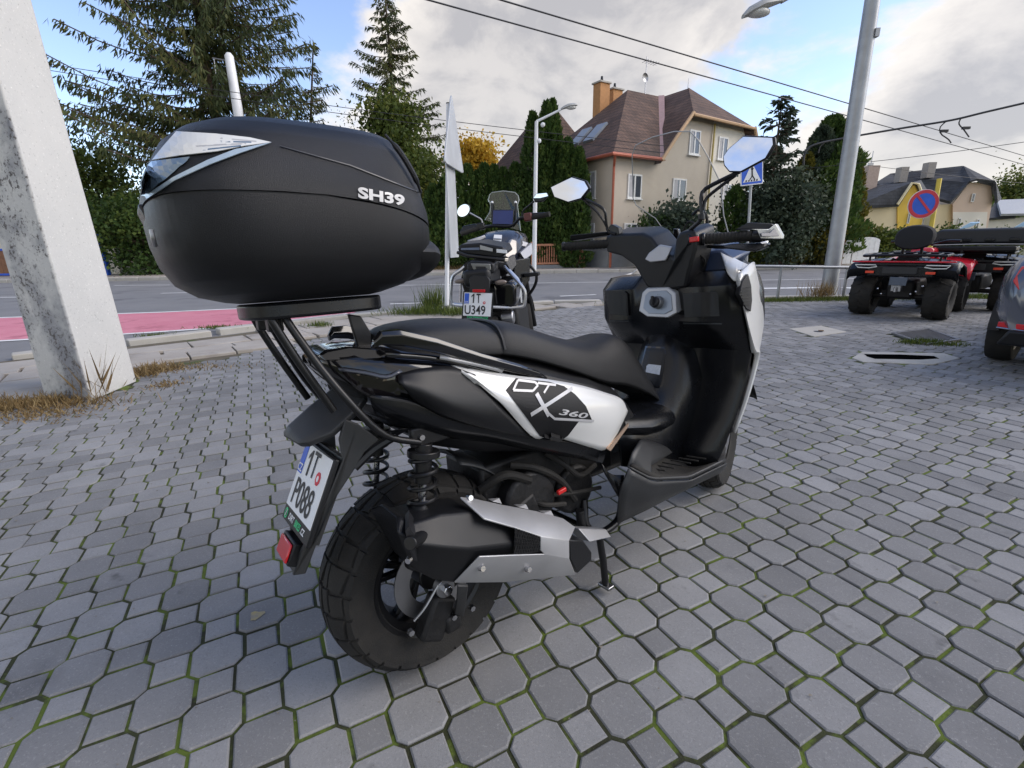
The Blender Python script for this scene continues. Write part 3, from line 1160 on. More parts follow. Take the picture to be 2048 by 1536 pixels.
wg = empty('white_gate', (16.788,23.6,-0.058))
wg.location.z = 0
tag(wg, 'white two-leaf gate with arched tops left of the red quad bike', 'gate')
for (x0, x1, npl) in ((-.85, -.42, 2), (-.38, .85, 5)):
    for k in range(npl):
        a, b_ = x0 + (x1 - x0) * k / npl, x0 + (x1 - x0) * (k + 1) / npl
        def top(x):
            u = (x - x0) / (x1 - x0) * 2 - 1
            return 1.06 + .20 * math.sqrt(max(0, 1 - u * u * .92)) * (x1 - x0) / 1.2 + .03
        MB().prism([(a + .004, 0, .08), (b_ - .004, 0, .08), (b_ - .004, 0, top(b_)), ((a + b_) / 2, 0, top((a + b_) / 2)), (a + .004, 0, top(a))], (0, .04, 0)).build('plank', FRAME, wg, bevel=.004)
    MB().box(((x0 + x1) / 2, .06, .3), (x1 - x0, .04, .08)).build('rail', FRAME, wg)
MB().box((-1.0, 0, .55), (.22, .22, 1.3)).build('post', M('brick_post', (.24, .10, .06), .85), wg)

lf = empty('brown_board_fence', (-29.574,27.5,0.44))
lf.location.z = 0
tag(lf, 'brown board fence with blue rail at the far left edge behind the concrete pole', 'fence')
for k in range(30):
    MB().box((-1.6 + k * .165, 0, .7), (.155, .03, 1.4)).build('board', M('red_brown_board', (.22, .11, .06), .8, var=.3, scale=3), lf)
for z in (.12, 1.45):
    MB().box((.8, -.04, z), (5, .06, .11)).build('rail', BLUE, lf)
ws = empty('white_outbuilding', (-32.369,31,2.376))
ws.location.z = 0
tag(ws, 'white outbuilding with blue roof edge behind the brown board fence', 'building')
MB().box((0, 1.5, 1.1), (8, 3, 2.3)).build('wall', STUCCO_W, ws)
MB().box((0, 1.4, 2.35), (8.4, 3.5, .2)).build('roof_edge', BLUE, ws)
bp_ = empty('blue_gate_post', (-21.763,26.5,0.299))
bp_.location.z = 0
tag(bp_, 'blue painted gate post just right of the concrete pole across the road', 'post')
MB().box((0, 0, 1.1), (.3, .2, 2.3)).build('post', BLUE, bp_, bevel=.01)
MB().box((0, 0, 2.28), (.36, .26, .06)).build('cap', BLUE, bp_)
gw = empty('garden_wall', (-21.918,28,0.233))
gw.location.z = 0
tag(gw, 'low pale garden wall with white pillar under the trees at left', 'wall')
MB().box((3.2, .2, .2), (8, .3, .45)).build('wall', CONC, gw)
MB().box((-.5, .15, .7), (.5, .4, 1.5)).build('pillar', STUCCO_W, gw, bevel=.02)
MB().box((.9, .3, .75), (1.3, .1, 1.0)).build('panel', STUCCO_W, gw)

# ---------------------------------------------------------------- poles and lamps
def pole_mat():
    m, n, l, b, col, mix, ramp, noise = ground_mat('peeling_whitewash', (.50, .50, .48), (.60, .59, .56), .9, .4, 60, .85)
    flake0 = ramp(noise(34, 5, .7), .53, .58)
    fm = n.new('ShaderNodeMath')
    fm.operation = 'MULTIPLY'
    l.new(flake0, fm.inputs[0])
    l.new(ramp(noise(3.2, 4), .44, .56), fm.inputs[1])
    flake = fm.outputs[0]
    sep = n.new('ShaderNodeSeparateXYZ')
    g = n.new('ShaderNodeNewGeometry')
    l.new(g.outputs['Normal'], sep.inputs[0])
    # weather side (facing the street corner) has lost its coat in patches
    ny = n.new('ShaderNodeMapRange')
    ny.inputs['From Min'].default_value = -.3
    ny.inputs['From Max'].default_value = -.8
    l.new(sep.outputs['Y'], ny.inputs['Value'])
    patch = ramp(noise(1.6, 4), .45, .6)
    mu = n.new('ShaderNodeMath')
    mu.operation = 'MULTIPLY'
    l.new(ny.outputs[0], mu.inputs[0])
    l.new(flake, mu.inputs[1])
    mu2 = n.new('ShaderNodeMath')
    mu2.operation = 'MULTIPLY'
    l.new(ny.outputs[0], mu2.inputs[0])
    l.new(patch, mu2.inputs[1])
    c = mix(mu2.outputs[0], col, (.25, .255, .27))
    c = mix(mu.outputs[0], c, (.11, .10, .095))
    l.new(c, b.inputs['Base Color'])
    return m


PEEL = pole_mat()
cp = empty('concrete_pole', (-3.72, 4.02, 0))
tag(cp, 'thick square concrete pole with peeling whitewash standing at the left of the lot', 'pole')
q0 = [(-.27, -.12), (.27, -.29), (.19, .32), (-.35, .45)]
lvl = []
NZ = 24
for k in range(NZ + 1):
    z = -.1 + k * 9.0 / NZ
    s = 1 - .045 * z
    dx = -.010 * z
    lvl.append([(x * s + dx, y * s, z) for x, y in q0])
MB().loft(lvl, cap=True, closed=True).build('shaft', PEEL, cp, bevel=.018)

LAMPM = M('lamp_grey', (.40, .40, .38), .5, .2)
PALEM = M('pale_grey_metal', (.52, .53, .54), .5, .2)
GALV = M('galvanised_steel', (.33, .34, .35), .45, .55, var=.15, scale=4)


def lamp_head(parent, c, d, s=1.0):
    """cobra head at c pointing along d"""
    d = Vector(d).normalized()
    q = basis(c, d, Vector((0, 0, 1)).cross(d)).to_3x3()
    rows = []
    for (x, w, h, z) in ((0, .05, .05, 0), (.12, .09, .08, .01), (.3, .14, .10, .02), (.5, .13, .09, .0), (.62, .06, .04, -.02)):
        ring = []
        for k in range(12):
            a = 2 * math.pi * k / 12
            ring.append(Vector(c) + q @ Vector((x * s, w * s * math.cos(a), (z + h * math.sin(a) * (1 if math.sin(a) > 0 else .35)) * s)))
        rows.append(ring)
    hd = MB().loft(rows, cap=True, closed=True).build('lamp_head', LAMPM, parent, smooth=True)
    MB().ball(Vector(c) + q @ Vector((.38 * s, 0, -.035 * s)), (.2 * s, .11 * s, .07 * s), 12, 8).build('lens', M('lamp_lens', (.55, .55, .52), .15), hd, smooth=True)


l1 = empty('street_lamp', (1.026,20.964) + (0,))
tag(l1, 'slim white street lamp in front of the tall cypress trees', 'street lamp')
o_ = l1.location
t1 = Vector((1.15,21,5.883)) - Vector(o_)
t2 = Vector((2.115,21,6.292)) - Vector(o_)
MB().tube([(0, 0, 0), t1 * .5, t1], [.10, .085, .07], 10).build('pole', WHITE, l1, smooth=True)
MB().tube([t1, t2], [.05, .04], 8).build('arm', WHITE, l1, smooth=True)
lamp_head(l1, t2, (1, 0, .25), 1.05)
for v_ in ((.25, 0, -.12), (.1, 0, -.7)):
    MB().ball(t1 + Vector(v_), .09).build('insulator', WHITE, l1, smooth=True)

l2 = empty('lamp_post', (6.969,10.565) + (-.02,))
tag(l2, 'tall galvanised steel lamp post behind the handrail in front of the red quad bike', 'lamp post')
o2 = Vector(l2.location)
u1 = Vector((6.913,10.6,5.495)) - o2
tp = u1 * 1.12
MB().tube([(0, 0, 0), u1 * .5, u1, tp], [.155, .142, .13, .125], 20).build('shaft', GALV, l2, smooth=True)
hd = Vector((5.092,10.4,5.415)) - o2
MB().tube([tp, tp + Vector((-.6, -.05, .45)), hd + Vector((.7, .05, .35)), hd], [.06, .05, .045, .04], 10).build('arm', GALV, l2, smooth=True)
lamp_head(l2, hd, Vector((4.496,10.4,5.227)) - Vector((5.092,10.4,5.415)), 1.15)
MB().box(Vector((7.017,10.5,4.923)) - o2, (.08, .1, .14)).build('bracket', GALV, l2)

p3 = empty('utility_pole', (-13.557,25.5,0.307))
p3.location.z = 0
tag(p3, 'white round concrete utility pole in front of the big spruce', 'pole')
o3 = Vector(p3.location)
MB().tube([(0, 0, 0), Vector((-12.825,25.5,7.292)) - o3, Vector((-12.841,25.5,9.846)) - o3, Vector((-12.842,25.5,9.967)) - o3], [.26, .22, .19, .1], 14).build('shaft', WHITE, p3, smooth=True)
MB().tube([Vector((-12.827,25.4,9.612)) - o3, Vector((-13.565,25.4,9.743)) - o3], .03, 6).tube([Vector((-13.503,25.4,9.702)) - o3, Vector((-13.533,25.4,9.054)) - o3], .02, 6).build('bracket', STEEL, p3)

# ---------------------------------------------------------------- signs
sp = empty('traffic_sign_post', (-1.176,8.758) + (0,))
tag(sp, 'white post carrying a triangular traffic sign and a long board seen from behind', 'sign')
os_ = Vector(sp.location)
stp = Vector((-0.973,8.9,3.44)) - os_
MB().tube([(0, 0, -.05), stp * .5, stp], .038, 10).build('post', WHITE, sp, smooth=True)
MB().cyl(stp, stp + stp.normalized() * .015, .042, .042, 10).build('cap', BLKMET, sp)
MB().cyl((0, 0, -.03), (0, 0, .14), .055, .05, 10).build('foot', STEEL, sp, smooth=True)
fx = Vector((.14, .99, 0)).normalized()       # sign plane direction
ctr = Vector((-0.928,8.82,2.843)) - os_
fz = Vector((0, 0, 1))
tri = [ctr + fx * -.66 + fz * -.40, ctr + fx * .66 + fz * -.40, ctr + fz * .74]
fn = fx.cross(fz)
cut = []
for i in range(3):
    p, a, b_ = tri[i], tri[i - 1], tri[(i + 1) % 3]
    cut += [p.lerp(a, .09), p.lerp(p.lerp(a, .5).lerp(p.lerp(b_, .5), .5), .07), p.lerp(b_, .09)]
BACK = M('sign_back_aluminium', (.50, .52, .54), .45, .3, var=.1, scale=3)
tr = MB().prism(cut, fn * .025).build('triangle_sign', BACK, sp, bevel=.004)
bc = Vector((-0.998,8.82,1.818)) - os_
MB().prism([bc + fx * -.28 + fz * -.84, bc + fx * .28 + fz * -.84, bc + fx * .28 + fz * .84, bc + fx * -.28 + fz * .84], fn * .025).build('board_sign', BACK, sp, bevel=.006)
for z_, cc in ((.1, ctr), (-.28, ctr), (.7, bc), (.1, bc), (-.65, bc)):
    MB().bar(cc + fz * z_ - fn * .02 - fx * .05, cc + fz * z_ - fn * .02 + fx * .22, .04, .03).build('clamp', BLKMET, sp)

xs = empty('crossing_sign', (7.497,15.5,0.185))
xs.location.z = 0
tag(xs, 'blue pedestrian crossing sign on a grey post behind the right mirror', 'sign')
ox_ = Vector(xs.location)
xt = Vector((7.297,15.5,3.373)) - ox_
MB().tube([(0, 0, 0), xt], .04, 10).build('post', GALV, xs, smooth=True)
cX = Vector((7.26,15.4,3.152)) - ox_
ux, uz = Vector((.97, .1, .10)).normalized(), Vector((-.12, 0, 1)).normalized()
un = ux.cross(uz)
hs = .35


def plate(name, pts2, mat, parent, d, th=.004):
    return MB().prism([cX + ux * a + uz * b_ + un * d for a, b_ in pts2], -un * th).build(name, mat, parent)


pl_ = plate('sign_plate', [(-hs, -hs), (hs, -hs), (hs, hs), (-hs, hs)], WHITE, xs, .02, .02)
plate('blue_field', [(-hs + .03, -hs + .03), (hs - .03, -hs + .03), (hs - .03, hs - .03), (-hs + .03, hs - .03)], BLUE, pl_, .026)
plate('white_triangle', [(-.28, -.26), (.28, -.26), (0, .27)], WHITE, pl_, .031)
plate('figure', [(-.02, -.1), (.03, -.1), (.02, .06), (.05, .1), (0, .16), (-.04, .1), (-.02, .06)], BLACK, pl_, .036)
plate('figure', [(-.01, -.1), (.02, -.08), (.1, -.2), (.07, -.21)], BLACK, pl_, .0365)
plate('figure', [(-.01, -.09), (.02, -.1), (-.06, -.21), (-.09, -.2)], BLACK, pl_, .0367)
for k in range(5):
    x = -.19 + k * .085
    plate('stripe', [(x - .02, -.25), (x + .02, -.25), (x + .028, -.2), (x - .012, -.2)], BLACK, pl_, .0363)

ns = empty('no_parking_sign', (10.531,12.2,0.164))
ns.location.z = 0
tag(ns, 'round blue and red no parking sign on a yellow post behind the red quad bike', 'sign')
on = Vector(ns.location)
MB().tube([(0, 0, 0), Vector((10.3,12.2,1.458)) - on, Vector((10.247,12.2,2.532)) - on], .05, 8).build('post', M('yellow_post', (.62, .47, .07), .5), ns, smooth=True)
cN = Vector((9.816,12,1.954)) - on
q = basis(cN, (.98, -.17, -.06), (-.10, 0, 1)).to_3x3()


def disc(name, r0, r1, d, mat, parent, th=.006):
    b = MB()
    n = 40
    vs = []
    for r in (r0, r1):
        for z in (d, d + th):
            for k in range(n):
                a = 2 * math.pi * k / n
                vs.append(cN + q @ Vector((r * math.cos(a), r * math.sin(a), z)))
    fs = []
    for k in range(n):
        k2 = (k + 1) % n
        fs += [(n + k, n + k2, 3 * n + k2, 3 * n + k), (2 * n + k, 2 * n + k2, 3 * n + k2, 3 * n + k), (k, k2, 2 * n + k2, 2 * n + k)]
    return b.add(vs, fs).build(name, mat, parent)


SIGNRED = M('sign_red', (.52, .03, .05), .45)
dsk = disc('sign_plate', 0.001, .325, 0, WHITE, ns, .015)
disc('blue_field', 0.001, .245, .017, BLUE, dsk)
disc('red_ring', .24, .315, .018, SIGNRED, dsk, .007)
MB().prism([cN + q @ Vector(v) for v in ((-.19, .155, .026), (-.155, .19, .026), (.19, -.155, .026), (.155, -.19, .026))], q @ Vector((0, 0, .004))).build('red_bar', SIGNRED, dsk)

# ---------------------------------------------------------------- handrail by the kerb
hr = empty('handrail', (5.513,9.789) + (0,))
tag(hr, 'grey steel handrail along the kerb between scooter and red quad bike', 'handrail')
oh = Vector(hr.location)
rail_z = .56
ra, rb = Vector((4.243,9.9,0.706)) - oh, Vector((7.495,9.9,0.606)) - oh
MB().tube([ra, rb, rb + (rb - ra) * 1.2], .03, 10).build('top_rail', GALV, hr, smooth=True)
for t_ in (-.02, .385, .80, 1.25):
    p = ra.lerp(rb, t_)
    MB().cyl((p.x, p.y, -.05), p, .028, .028, 10).build('post', GALV, hr, smooth=True)

# ---------------------------------------------------------------- wires
WIRE = M('wire_black', (.03, .03, .032), .6)


def wire(label, a, b, r, sag=0.0, n=14):
    a, b = Vector(a), Vector(b)
    pts = [a.lerp(b, i / (n - 1)) - Vector((0, 0, sag * math.sin(math.pi * i / (n - 1)))) for i in range(n)]
    o = MB().tube(pts, r, 5).build('overhead_wire', WIRE, None, smooth=True)
    return tag(o, label, 'wire', 'overhead wires')


wire('upper of the two thick wires running down towards the right lamp post', (-2.152,13,7.153), (44.914,42,6.657), .022)
wire('lower of the two thick wires running down towards the right lamp post', (-3.966,13,7.18), (45.096,42,6.053), .022)
wire('upper of the two thin wires passing behind the white street lamp', (-26.128,24,10.147), (7.204,24,5.458), .014, .25)
wire('lower of the two thin wires passing behind the white street lamp', (-26.21,24,9.924), (7.225,24,5.165), .014, .25)
wire('thin wire running behind the right conifers', (11.59,24,5.221), (31.81,30,4.034), .012, .1)
wire('faint wire crossing the sky above the yellow house', (12.635,24,4.314), (22.541,20,4.997), .012, .1)
cb = MB().tube(smooth_path([(6.846,12,2.852), (6.842,12,3.106), (7.023,12,3.271), (7.711,12,3.405), (8.783,11.8,3.541), (9.617,11.5,3.621), (10.169,11.2,3.723), (11.336,10.8,3.94)], 40), .022, 6).build('overhead_cable', WIRE, None, smooth=True)
tag(cb, 'thick black cable sagging across the right sky with loose hanging ends', 'cable')
for pts in (((9.617,11.6,3.624), (9.512,11.6,3.507), (9.565,11.6,3.377), (9.744,11.6,3.274), (9.83,11.6,3.192)), ((9.839,11.5,3.646), (9.83,11.5,3.549), (9.968,11.5,3.429), (10.112,11.5,3.288)), ((7.246,12,3.309), (7.168,12,3.226), (7.154,12,3.101))):
    MB().tube(smooth_path(pts, 10), .013, 5).build('loose_end', WIRE, cb)
for p in ((9.576,11.55,3.426), (9.959,11.45,3.458)):
    MB().box(p, (.16, .05, .05)).build('clamp', WIRE, cb)

# ================================================================ trees, hedges, grass
def leaf_mat(name, c1, c2, c3, trans=.25, rough=.6):
    m = bpy.data.materials.new(name)
    m.use_nodes = True
    n, l = m.node_tree.nodes, m.node_tree.links
    b = n['Principled BSDF']
    b.inputs['Roughness'].default_value = rough
    b.inputs['Specular IOR Level'].default_value = .25
    at = n.new('ShaderNodeAttribute')
    at.attribute_name = 'rnd'
    cr = n.new('ShaderNodeValToRGB')
    e = cr.color_ramp.elements
    e[0].color = (*c1, 1)
    e[1].color = (*c3, 1)
    k = e.new(.5)
    k.color = (*c2, 1)
    l.new(at.outputs['Fac'], cr.inputs['Fac'])
    l.new(cr.outputs['Color'], b.inputs['Base Color'])
    tr = n.new('ShaderNodeBsdfTranslucent')
    l.new(cr.outputs['Color'], tr.inputs['Color'])
    mx = n.new('ShaderNodeMixShader')
    mx.inputs[0].default_value = trans
    l.new(b.outputs[0], mx.inputs[1])
    l.new(tr.outputs[0], mx.inputs[2])
    l.new(mx.outputs[0], n['Material Output'].inputs['Surface'])
    return m


SPRUCE = leaf_mat('spruce_needles', (.026, .044, .017), (.062, .080, .026), (.15, .14, .042))
THUJA = leaf_mat('thuja_foliage', (.022, .048, .013), (.055, .100, .022), (.135, .18, .038))
JUNI = leaf_mat('blue_green_conifer', (.022, .036, .026), (.05, .072, .046), (.10, .125, .075))
GOLD = leaf_mat('golden_thuja', (.05, .06, .012), (.13, .12, .02), (.28, .22, .03))
BROAD = leaf_mat('broadleaf_green', (.036, .055, .013), (.09, .125, .025), (.20, .20, .04), .35)
AUTUMN = leaf_mat('yellow_autumn_leaves', (.30, .18, .02), (.55, .33, .03), (.70, .48, .07), .35)
GRASSM = leaf_mat('grass_blades', (.04, .065, .012), (.08, .12, .02), (.16, .18, .04), .3)
DRYM = leaf_mat('dry_grass', (.12, .08, .035), (.24, .16, .07), (.36, .27, .13), .3)
BARK = M('bark', (.075, .055, .04), .9, var=.35, scale=5, bump=.6, bscale=25)


def leaves(name, ctr, axis, ln, wd, mat, parent, rnd=None):
    """one quad leaf or tuft for each centre"""
    n = len(ctr)
    axis = axis / (np.linalg.norm(axis, axis=1, keepdims=True) + 1e-9)
    r = rng.normal(size=(n, 3))
    sd = np.cross(axis, r)
    sd /= np.linalg.norm(sd, axis=1, keepdims=True) + 1e-9
    ln = np.broadcast_to(np.asarray(ln, float), (n,))[:, None]
    wd = np.broadcast_to(np.asarray(wd, float), (n,))[:, None]
    tip = ctr + axis * ln
    mid = ctr + axis * ln * .45
    v = np.stack([ctr, mid - sd * wd, tip, mid + sd * wd], 1).reshape(-1, 3)
    f = np.arange(4 * n).reshape(n, 4)
    rnd = rng.random(n) if rnd is None else rnd
    return np_mesh(name, v, f, mat, parent, np.repeat(np.clip(rnd, 0, 1), 4))


def tree_root(name, label, cat, loc, group=None):
    o = empty(name, loc)
    tag(o, label, cat, group)
    return o


def trunk(root, h, r, name='trunk', lean=(0, 0), z0=0.0):
    pts = [(lean[0] * t * h, lean[1] * t * h, z0 - .1 + (h - z0) * t) for t in np.linspace(0, 1, 8)]
    return MB().tube(pts, [r * (1 - .88 * t) + .012 for t in np.linspace(0, 1, 8)], 9).build(name, BARK, root, smooth=True)


def spruce(loc, h, rad, nb, label, name='spruce_tree', mat=SPRUCE, z0=1.5, tuft=.42, dens=10, lean=(0, 0), gap=.0, seed=1, group=None, width=.05, hang=.75):
    g = np.random.default_rng(seed)
    root = tree_root(name, label, 'tree', loc, group)
    trunk(root, h, max(.08, h * .014), lean=lean)
    C, A, RN, LN = [], [], [], []
    br = MB()
    for i in range(nb):
        t = (i + g.random()) / nb
        z = z0 + (h - z0) * (1 - (1 - t) ** 1.0)
        L = rad * (1 - (z - z0) / (h - z0)) ** .8 * (.6 + .55 * g.random()) + .15
        az = g.random() * 2 * math.pi
        if g.random() < gap:
            L *= .45
        steps = max(3, int(L * dens))
        dz0 = -.12 - .3 * g.random()
        d = np.array([math.cos(az), math.sin(az)])
        pts = []
        for k in range(steps + 1):
            s = k / steps
            zz = z + L * (dz0 * s + .34 * s * s)
            x, y = d * L * s + np.array(lean) * z
            pts.append((x, y, zz))
        br.tube(pts[::max(1, steps // 4)], .02 + .006 * L * .3, 4)
        shade = g.random() * .5
        for k in range(1, steps + 1):
            s = k / steps
            m = 3 if s < .85 else 4
            for _ in range(m):
                side = g.normal(size=3) * np.array([.4, .4, .25])
                C.append(np.array(pts[k]) + g.normal(size=3) * .05 * L * .4)
                ax = np.array([d[0] * .5, d[1] * .5, -hang]) + side
                A.append(ax)
                RN.append(shade + .5 * g.random())
                LN.append(tuft * (.6 + .7 * g.random()))
    br.build('branches', BARK, root)['kind'] = 'stuff'
    leaves('crown', np.array(C), np.array(A), np.array(LN), width + .03 * g.random(len(C)), mat, root, np.array(RN))
    return root


def column_tree(loc, h, r, label, name='thuja_tree', mat=THUJA, n=2600, size=.2, seed=0, group=None, cat='tree', twin=False, top=.35, wig=.14):
    g = np.random.default_rng(seed)
    root = tree_root(name, label, cat, loc, group)
    MB().tube([(0, 0, -.1), (0, 0, h * .5), (0, 0, h * .8)], [r * .16, r * .1, .02], 7).build('trunk', BARK, root, smooth=True)
    t = g.random(n) ** .85
    az = g.random(n) * 2 * math.pi
    prof = np.clip(1.06 * np.minimum(1, (t / .12 + .35)) * (1 - t ** (1 / top)) ** .62, .02, None)
    ph = g.random(6) * 6.28
    wob = 1 + wig * np.sin(az * 3 + ph[0] + t * 9) + wig * .8 * np.sin(az * 5 + ph[1] - t * 17) + wig * .5 * np.sin(t * 40 + ph[2] + az * 2)
    rr = r * prof * wob * (.62 + .42 * g.random(n) ** .5)
    C = np.stack([rr * np.cos(az), rr * np.sin(az), t * h], 1)
    out = np.stack([np.cos(az) * .55, np.sin(az) * .55, np.full(n, .9)], 1) + g.normal(size=(n, 3)) * .3
    ln = size * (.6 + .8 * g.random(n))
    rn = np.clip(.15 + .5 * g.random(n) + .35 * (wob - 1) / (wig + .01) * .35, 0, 1)
    leaves('crown', C, out, ln, ln * .3, mat, root, rn)
    return root


def broad_tree(loc, h, r, label, name='broadleaf_tree', mat=BROAD, n=9000, clumps=40, size=.16, seed=0, zc=.62, zr=.42, group=None, cat='tree', squash=1.0, trunk_h=.8, spread=.26):
    g = np.random.default_rng(seed)
    root = tree_root(name, label, cat, loc, group)
    trunk(root, h * trunk_h, max(.05, h * .018))
    cc = g.normal(size=(clumps, 3))
    cc /= np.linalg.norm(cc, axis=1, keepdims=True)
    cc *= (g.random((clumps, 1)) ** .45)
    cc = cc * np.array([r, r * squash, h * zr]) + np.array([0, 0, h * zc])
    br = MB()
    for c in cc[:clumps // 2]:
        a = np.array([0, 0, min(c[2] * .65, h * trunk_h * .9)])
        br.tube([a, a * .4 + c * .6 + g.normal(size=3) * .1, c], [.04, .025, .01], 5)
    br.build('branches', BARK, root)['kind'] = 'stuff'
    k = g.integers(0, clumps, n)
    cs = (.6 + .8 * g.random(clumps)) * r * spread
    C = cc[k] + g.normal(size=(n, 3)) * cs[k][:, None] * np.array([1, 1, .75])
    C[:, 2] = np.maximum(C[:, 2], .05)
    A = g.normal(size=(n, 3)) + np.array([0, 0, -.1])
    ln = size * (.6 + .8 * g.random(n))
    cr = g.random(clumps)
    leaves('crown', C, A, ln, ln * .38, mat, root, np.clip(.6 * cr[k] + .5 * g.random(n) - .05, 0, 1))
    return root


def ground_at(p):
    return (p[0], p[1], 0)


spruce(ground_at((-15.879,29,0.084)), 23.0, 7.0, 430, 'huge drooping spruce filling the sky at upper left behind the top case', tuft=.42, dens=9.0, seed=3, gap=.4, width=.03, z0=5.5, hang=.9)
spruce(ground_at((-7.634,36,-0.378)), 17.2, 4.2, 190, 'tall slim spruce with ragged crown left of the traffic sign post', tuft=.34, dens=10, seed=5, gap=.25, z0=5, width=.026)
spruce(ground_at((-13.712,33,-0.137)), 13.0, 1.5, 60, 'small spruce with its leaning tip just above the top case', tuft=.28, dens=12, seed=6, lean=(.17, 0), width=.024)
broad_tree(ground_at((-7.047,31,-0.158)), 9.6, 2.0, 'green broadleaf tree in front of the slim spruce', n=15000, clumps=60, size=.22, seed=4, zc=.6, zr=.42)
broad_tree(ground_at((-5.2,30,-0.143)), 6.4, 2.1, 'lower green broadleaf tree beside the traffic sign post', n=9000, clumps=45, size=.2, seed=14, zc=.55, zr=.45)
broad_tree(ground_at((-24.03,30,0.177)), 7.0, 2.5, 'bushy green tree between concrete pole and top case', n=13000, clumps=55, size=.2, seed=8, zc=.5, zr=.48)
broad_tree(ground_at((-19.767,27,0.242)), 4.2, 2.6, 'dark green shrub below the big spruce', name='large_shrub', cat='shrub', n=12000, clumps=50, size=.17, seed=9, zc=.45, zr=.45, mat=THUJA)
broad_tree(ground_at((-26.614,34,0.036)), 9.5, 2.0, 'thin pale tree with sparse twigs right of the concrete pole', n=2500, clumps=40, size=.14, seed=10, zc=.62, zr=.4)
broad_tree(ground_at((-10.567,34,-0.236)), 9.8, 1.6, 'thin twiggy treetop between the leaning spruce tip and slim spruce', n=700, clumps=26, size=.12, seed=12, zc=.8, zr=.2)
broad_tree(ground_at((-2.653,40,-0.647)), 9.7, 1.7, 'yellow autumn tree peeping over the thuja hedge', mat=AUTUMN, n=6000, clumps=36, size=.24, seed=13, zc=.78, zr=.2)

hedge = [(880, 360, .8), (905, 352, .75), (935, 331, .62), (952, 346, .5), (968, 330, .62), (988, 332, .58), (1007, 338, .55), (1030, 328, .68), (1052, 346, .55)]
ordn = ('first', 'second', 'third', 'fourth', 'fifth', 'sixth', 'seventh', 'eighth', 'ninth')

HEDGE = [(-3.97, 27.0, 4.27, 0.8), (-3.32, 27.0, 4.65, 0.8), (-2.73, 27.0, 4.91, 0.75), (-2.12, 27.0, 5.24, 0.68), (-1.69, 27.0, 4.87, 0.55), (-1.26, 27.0, 5.25, 0.66), (-0.74, 27.0, 5.19, 0.62), (-0.25, 27.0, 5.04, 0.6), (0.36, 27.0, 5.27, 0.72), (0.92, 27.0, 4.83, 0.6)]
for k, (x, y, h, r) in enumerate(HEDGE):
    column_tree((x, y, 0), h, r, '%s clipped thuja of the green hedge, counted from the traffic sign post' % ('first second third fourth fifth sixth seventh eighth ninth tenth'.split()[k]), n=3800, size=.17, seed=20 + k, group='thuja hedge behind the motorcycle', top=.42)
CYP = [(1.26, 26.6, 7.48, 0.72), (1.93, 26.2, 7.86, 0.68), (2.26, 26.4, 7.97, 0.66), (2.93, 25.6, 6.09, 0.62), (3.45, 25.4, 5.62, 0.62), (2.69, 26.9, 5.17, 0.6)]
CYL = ['left tall cypress of the group behind the white street lamp', 'tallest twin-topped cypress, its left stem', 'tallest twin-topped cypress, its right stem', 'shorter cypress in front of the brown roofs, left one of two', 'shortest cypress against the beige house wall', 'dark cypress filling the gap behind the street lamp group']
for k, (x, y, h, r) in enumerate(CYP):
    column_tree((x, y, 0), h, r, CYL[k], name='cypress_tree', n=6500, size=.18, seed=40 + k, group='cypress trees left of the brown roofed house', top=.5)

# shrubs in front of the brown-roofed house and conifers on the right
broad_tree(ground_at((7.981,24,-0.211)), 3.4, 1.35, 'dark dwarf pine shrub below the house windows seen through the windscreen', name='pine_shrub', cat='shrub', mat=JUNI, n=9000, clumps=40, size=.16, seed=51, zc=.5, zr=.48)
broad_tree(ground_at((6.817,23.8,-0.181)), 2.5, .8, 'small dark shrub left of the windscreen', name='pine_shrub', cat='shrub', mat=THUJA, n=5000, clumps=30, size=.14, seed=52, zc=.5, zr=.48)
column_tree(ground_at((10.6,23.8,-0.245)), 3.6, .6, 'slim green conifer between windscreen and crossing sign', name='conifer_shrub', n=3500, size=.16, seed=53, cat='shrub')
spruce(ground_at((12.221,23.8,-0.154)), 7.4, 2.0, 150, 'grey green spruce with a thin spire right of the crossing sign', mat=JUNI, tuft=.3, dens=9, seed=54, z0=.5, hang=.25, width=.05)
broad_tree(ground_at((12.433,23.6,-0.148)), 4.4, 1.75, 'dense grey green juniper skirt at the foot of the spired spruce', name='juniper_shrub', cat='shrub', mat=JUNI, n=15000, clumps=60, size=.15, seed=55, zc=.48, zr=.5)
column_tree(ground_at((15.403,25,-0.263)), 6.7, 1.6, 'tall dark conifer with twin tips left of the steel lamp post', name='conifer_tree', mat=THUJA, n=15000, size=.2, seed=56, top=.5, wig=.2)
column_tree(ground_at((14.752,24.6,-0.234)), 6.2, 1.0, 'dark green conifer shoulder beside the golden thuja', name='conifer_tree', mat=JUNI, n=8000, size=.18, seed=57, top=.45, wig=.2)
column_tree(ground_at((13.966,24.2,-0.202)), 5.0, .62, 'golden thuja between the grey spruce and the dark conifer', name='golden_thuja', mat=GOLD, n=5500, size=.16, seed=58, top=.45, wig=.2)
column_tree(ground_at((17.46,26,-0.344)), 5.2, .7, 'golden thuja just right of the steel lamp post', name='golden_thuja', mat=GOLD, n=6000, size=.16, seed=59, top=.45, wig=.2)
column_tree(ground_at((15.23,24,-0.214)), 3.2, .7, 'yellow green bush at the foot of the dark conifer', name='golden_shrub', cat='shrub', mat=GOLD, n=5000, size=.15, seed=60, top=.6, wig=.25)
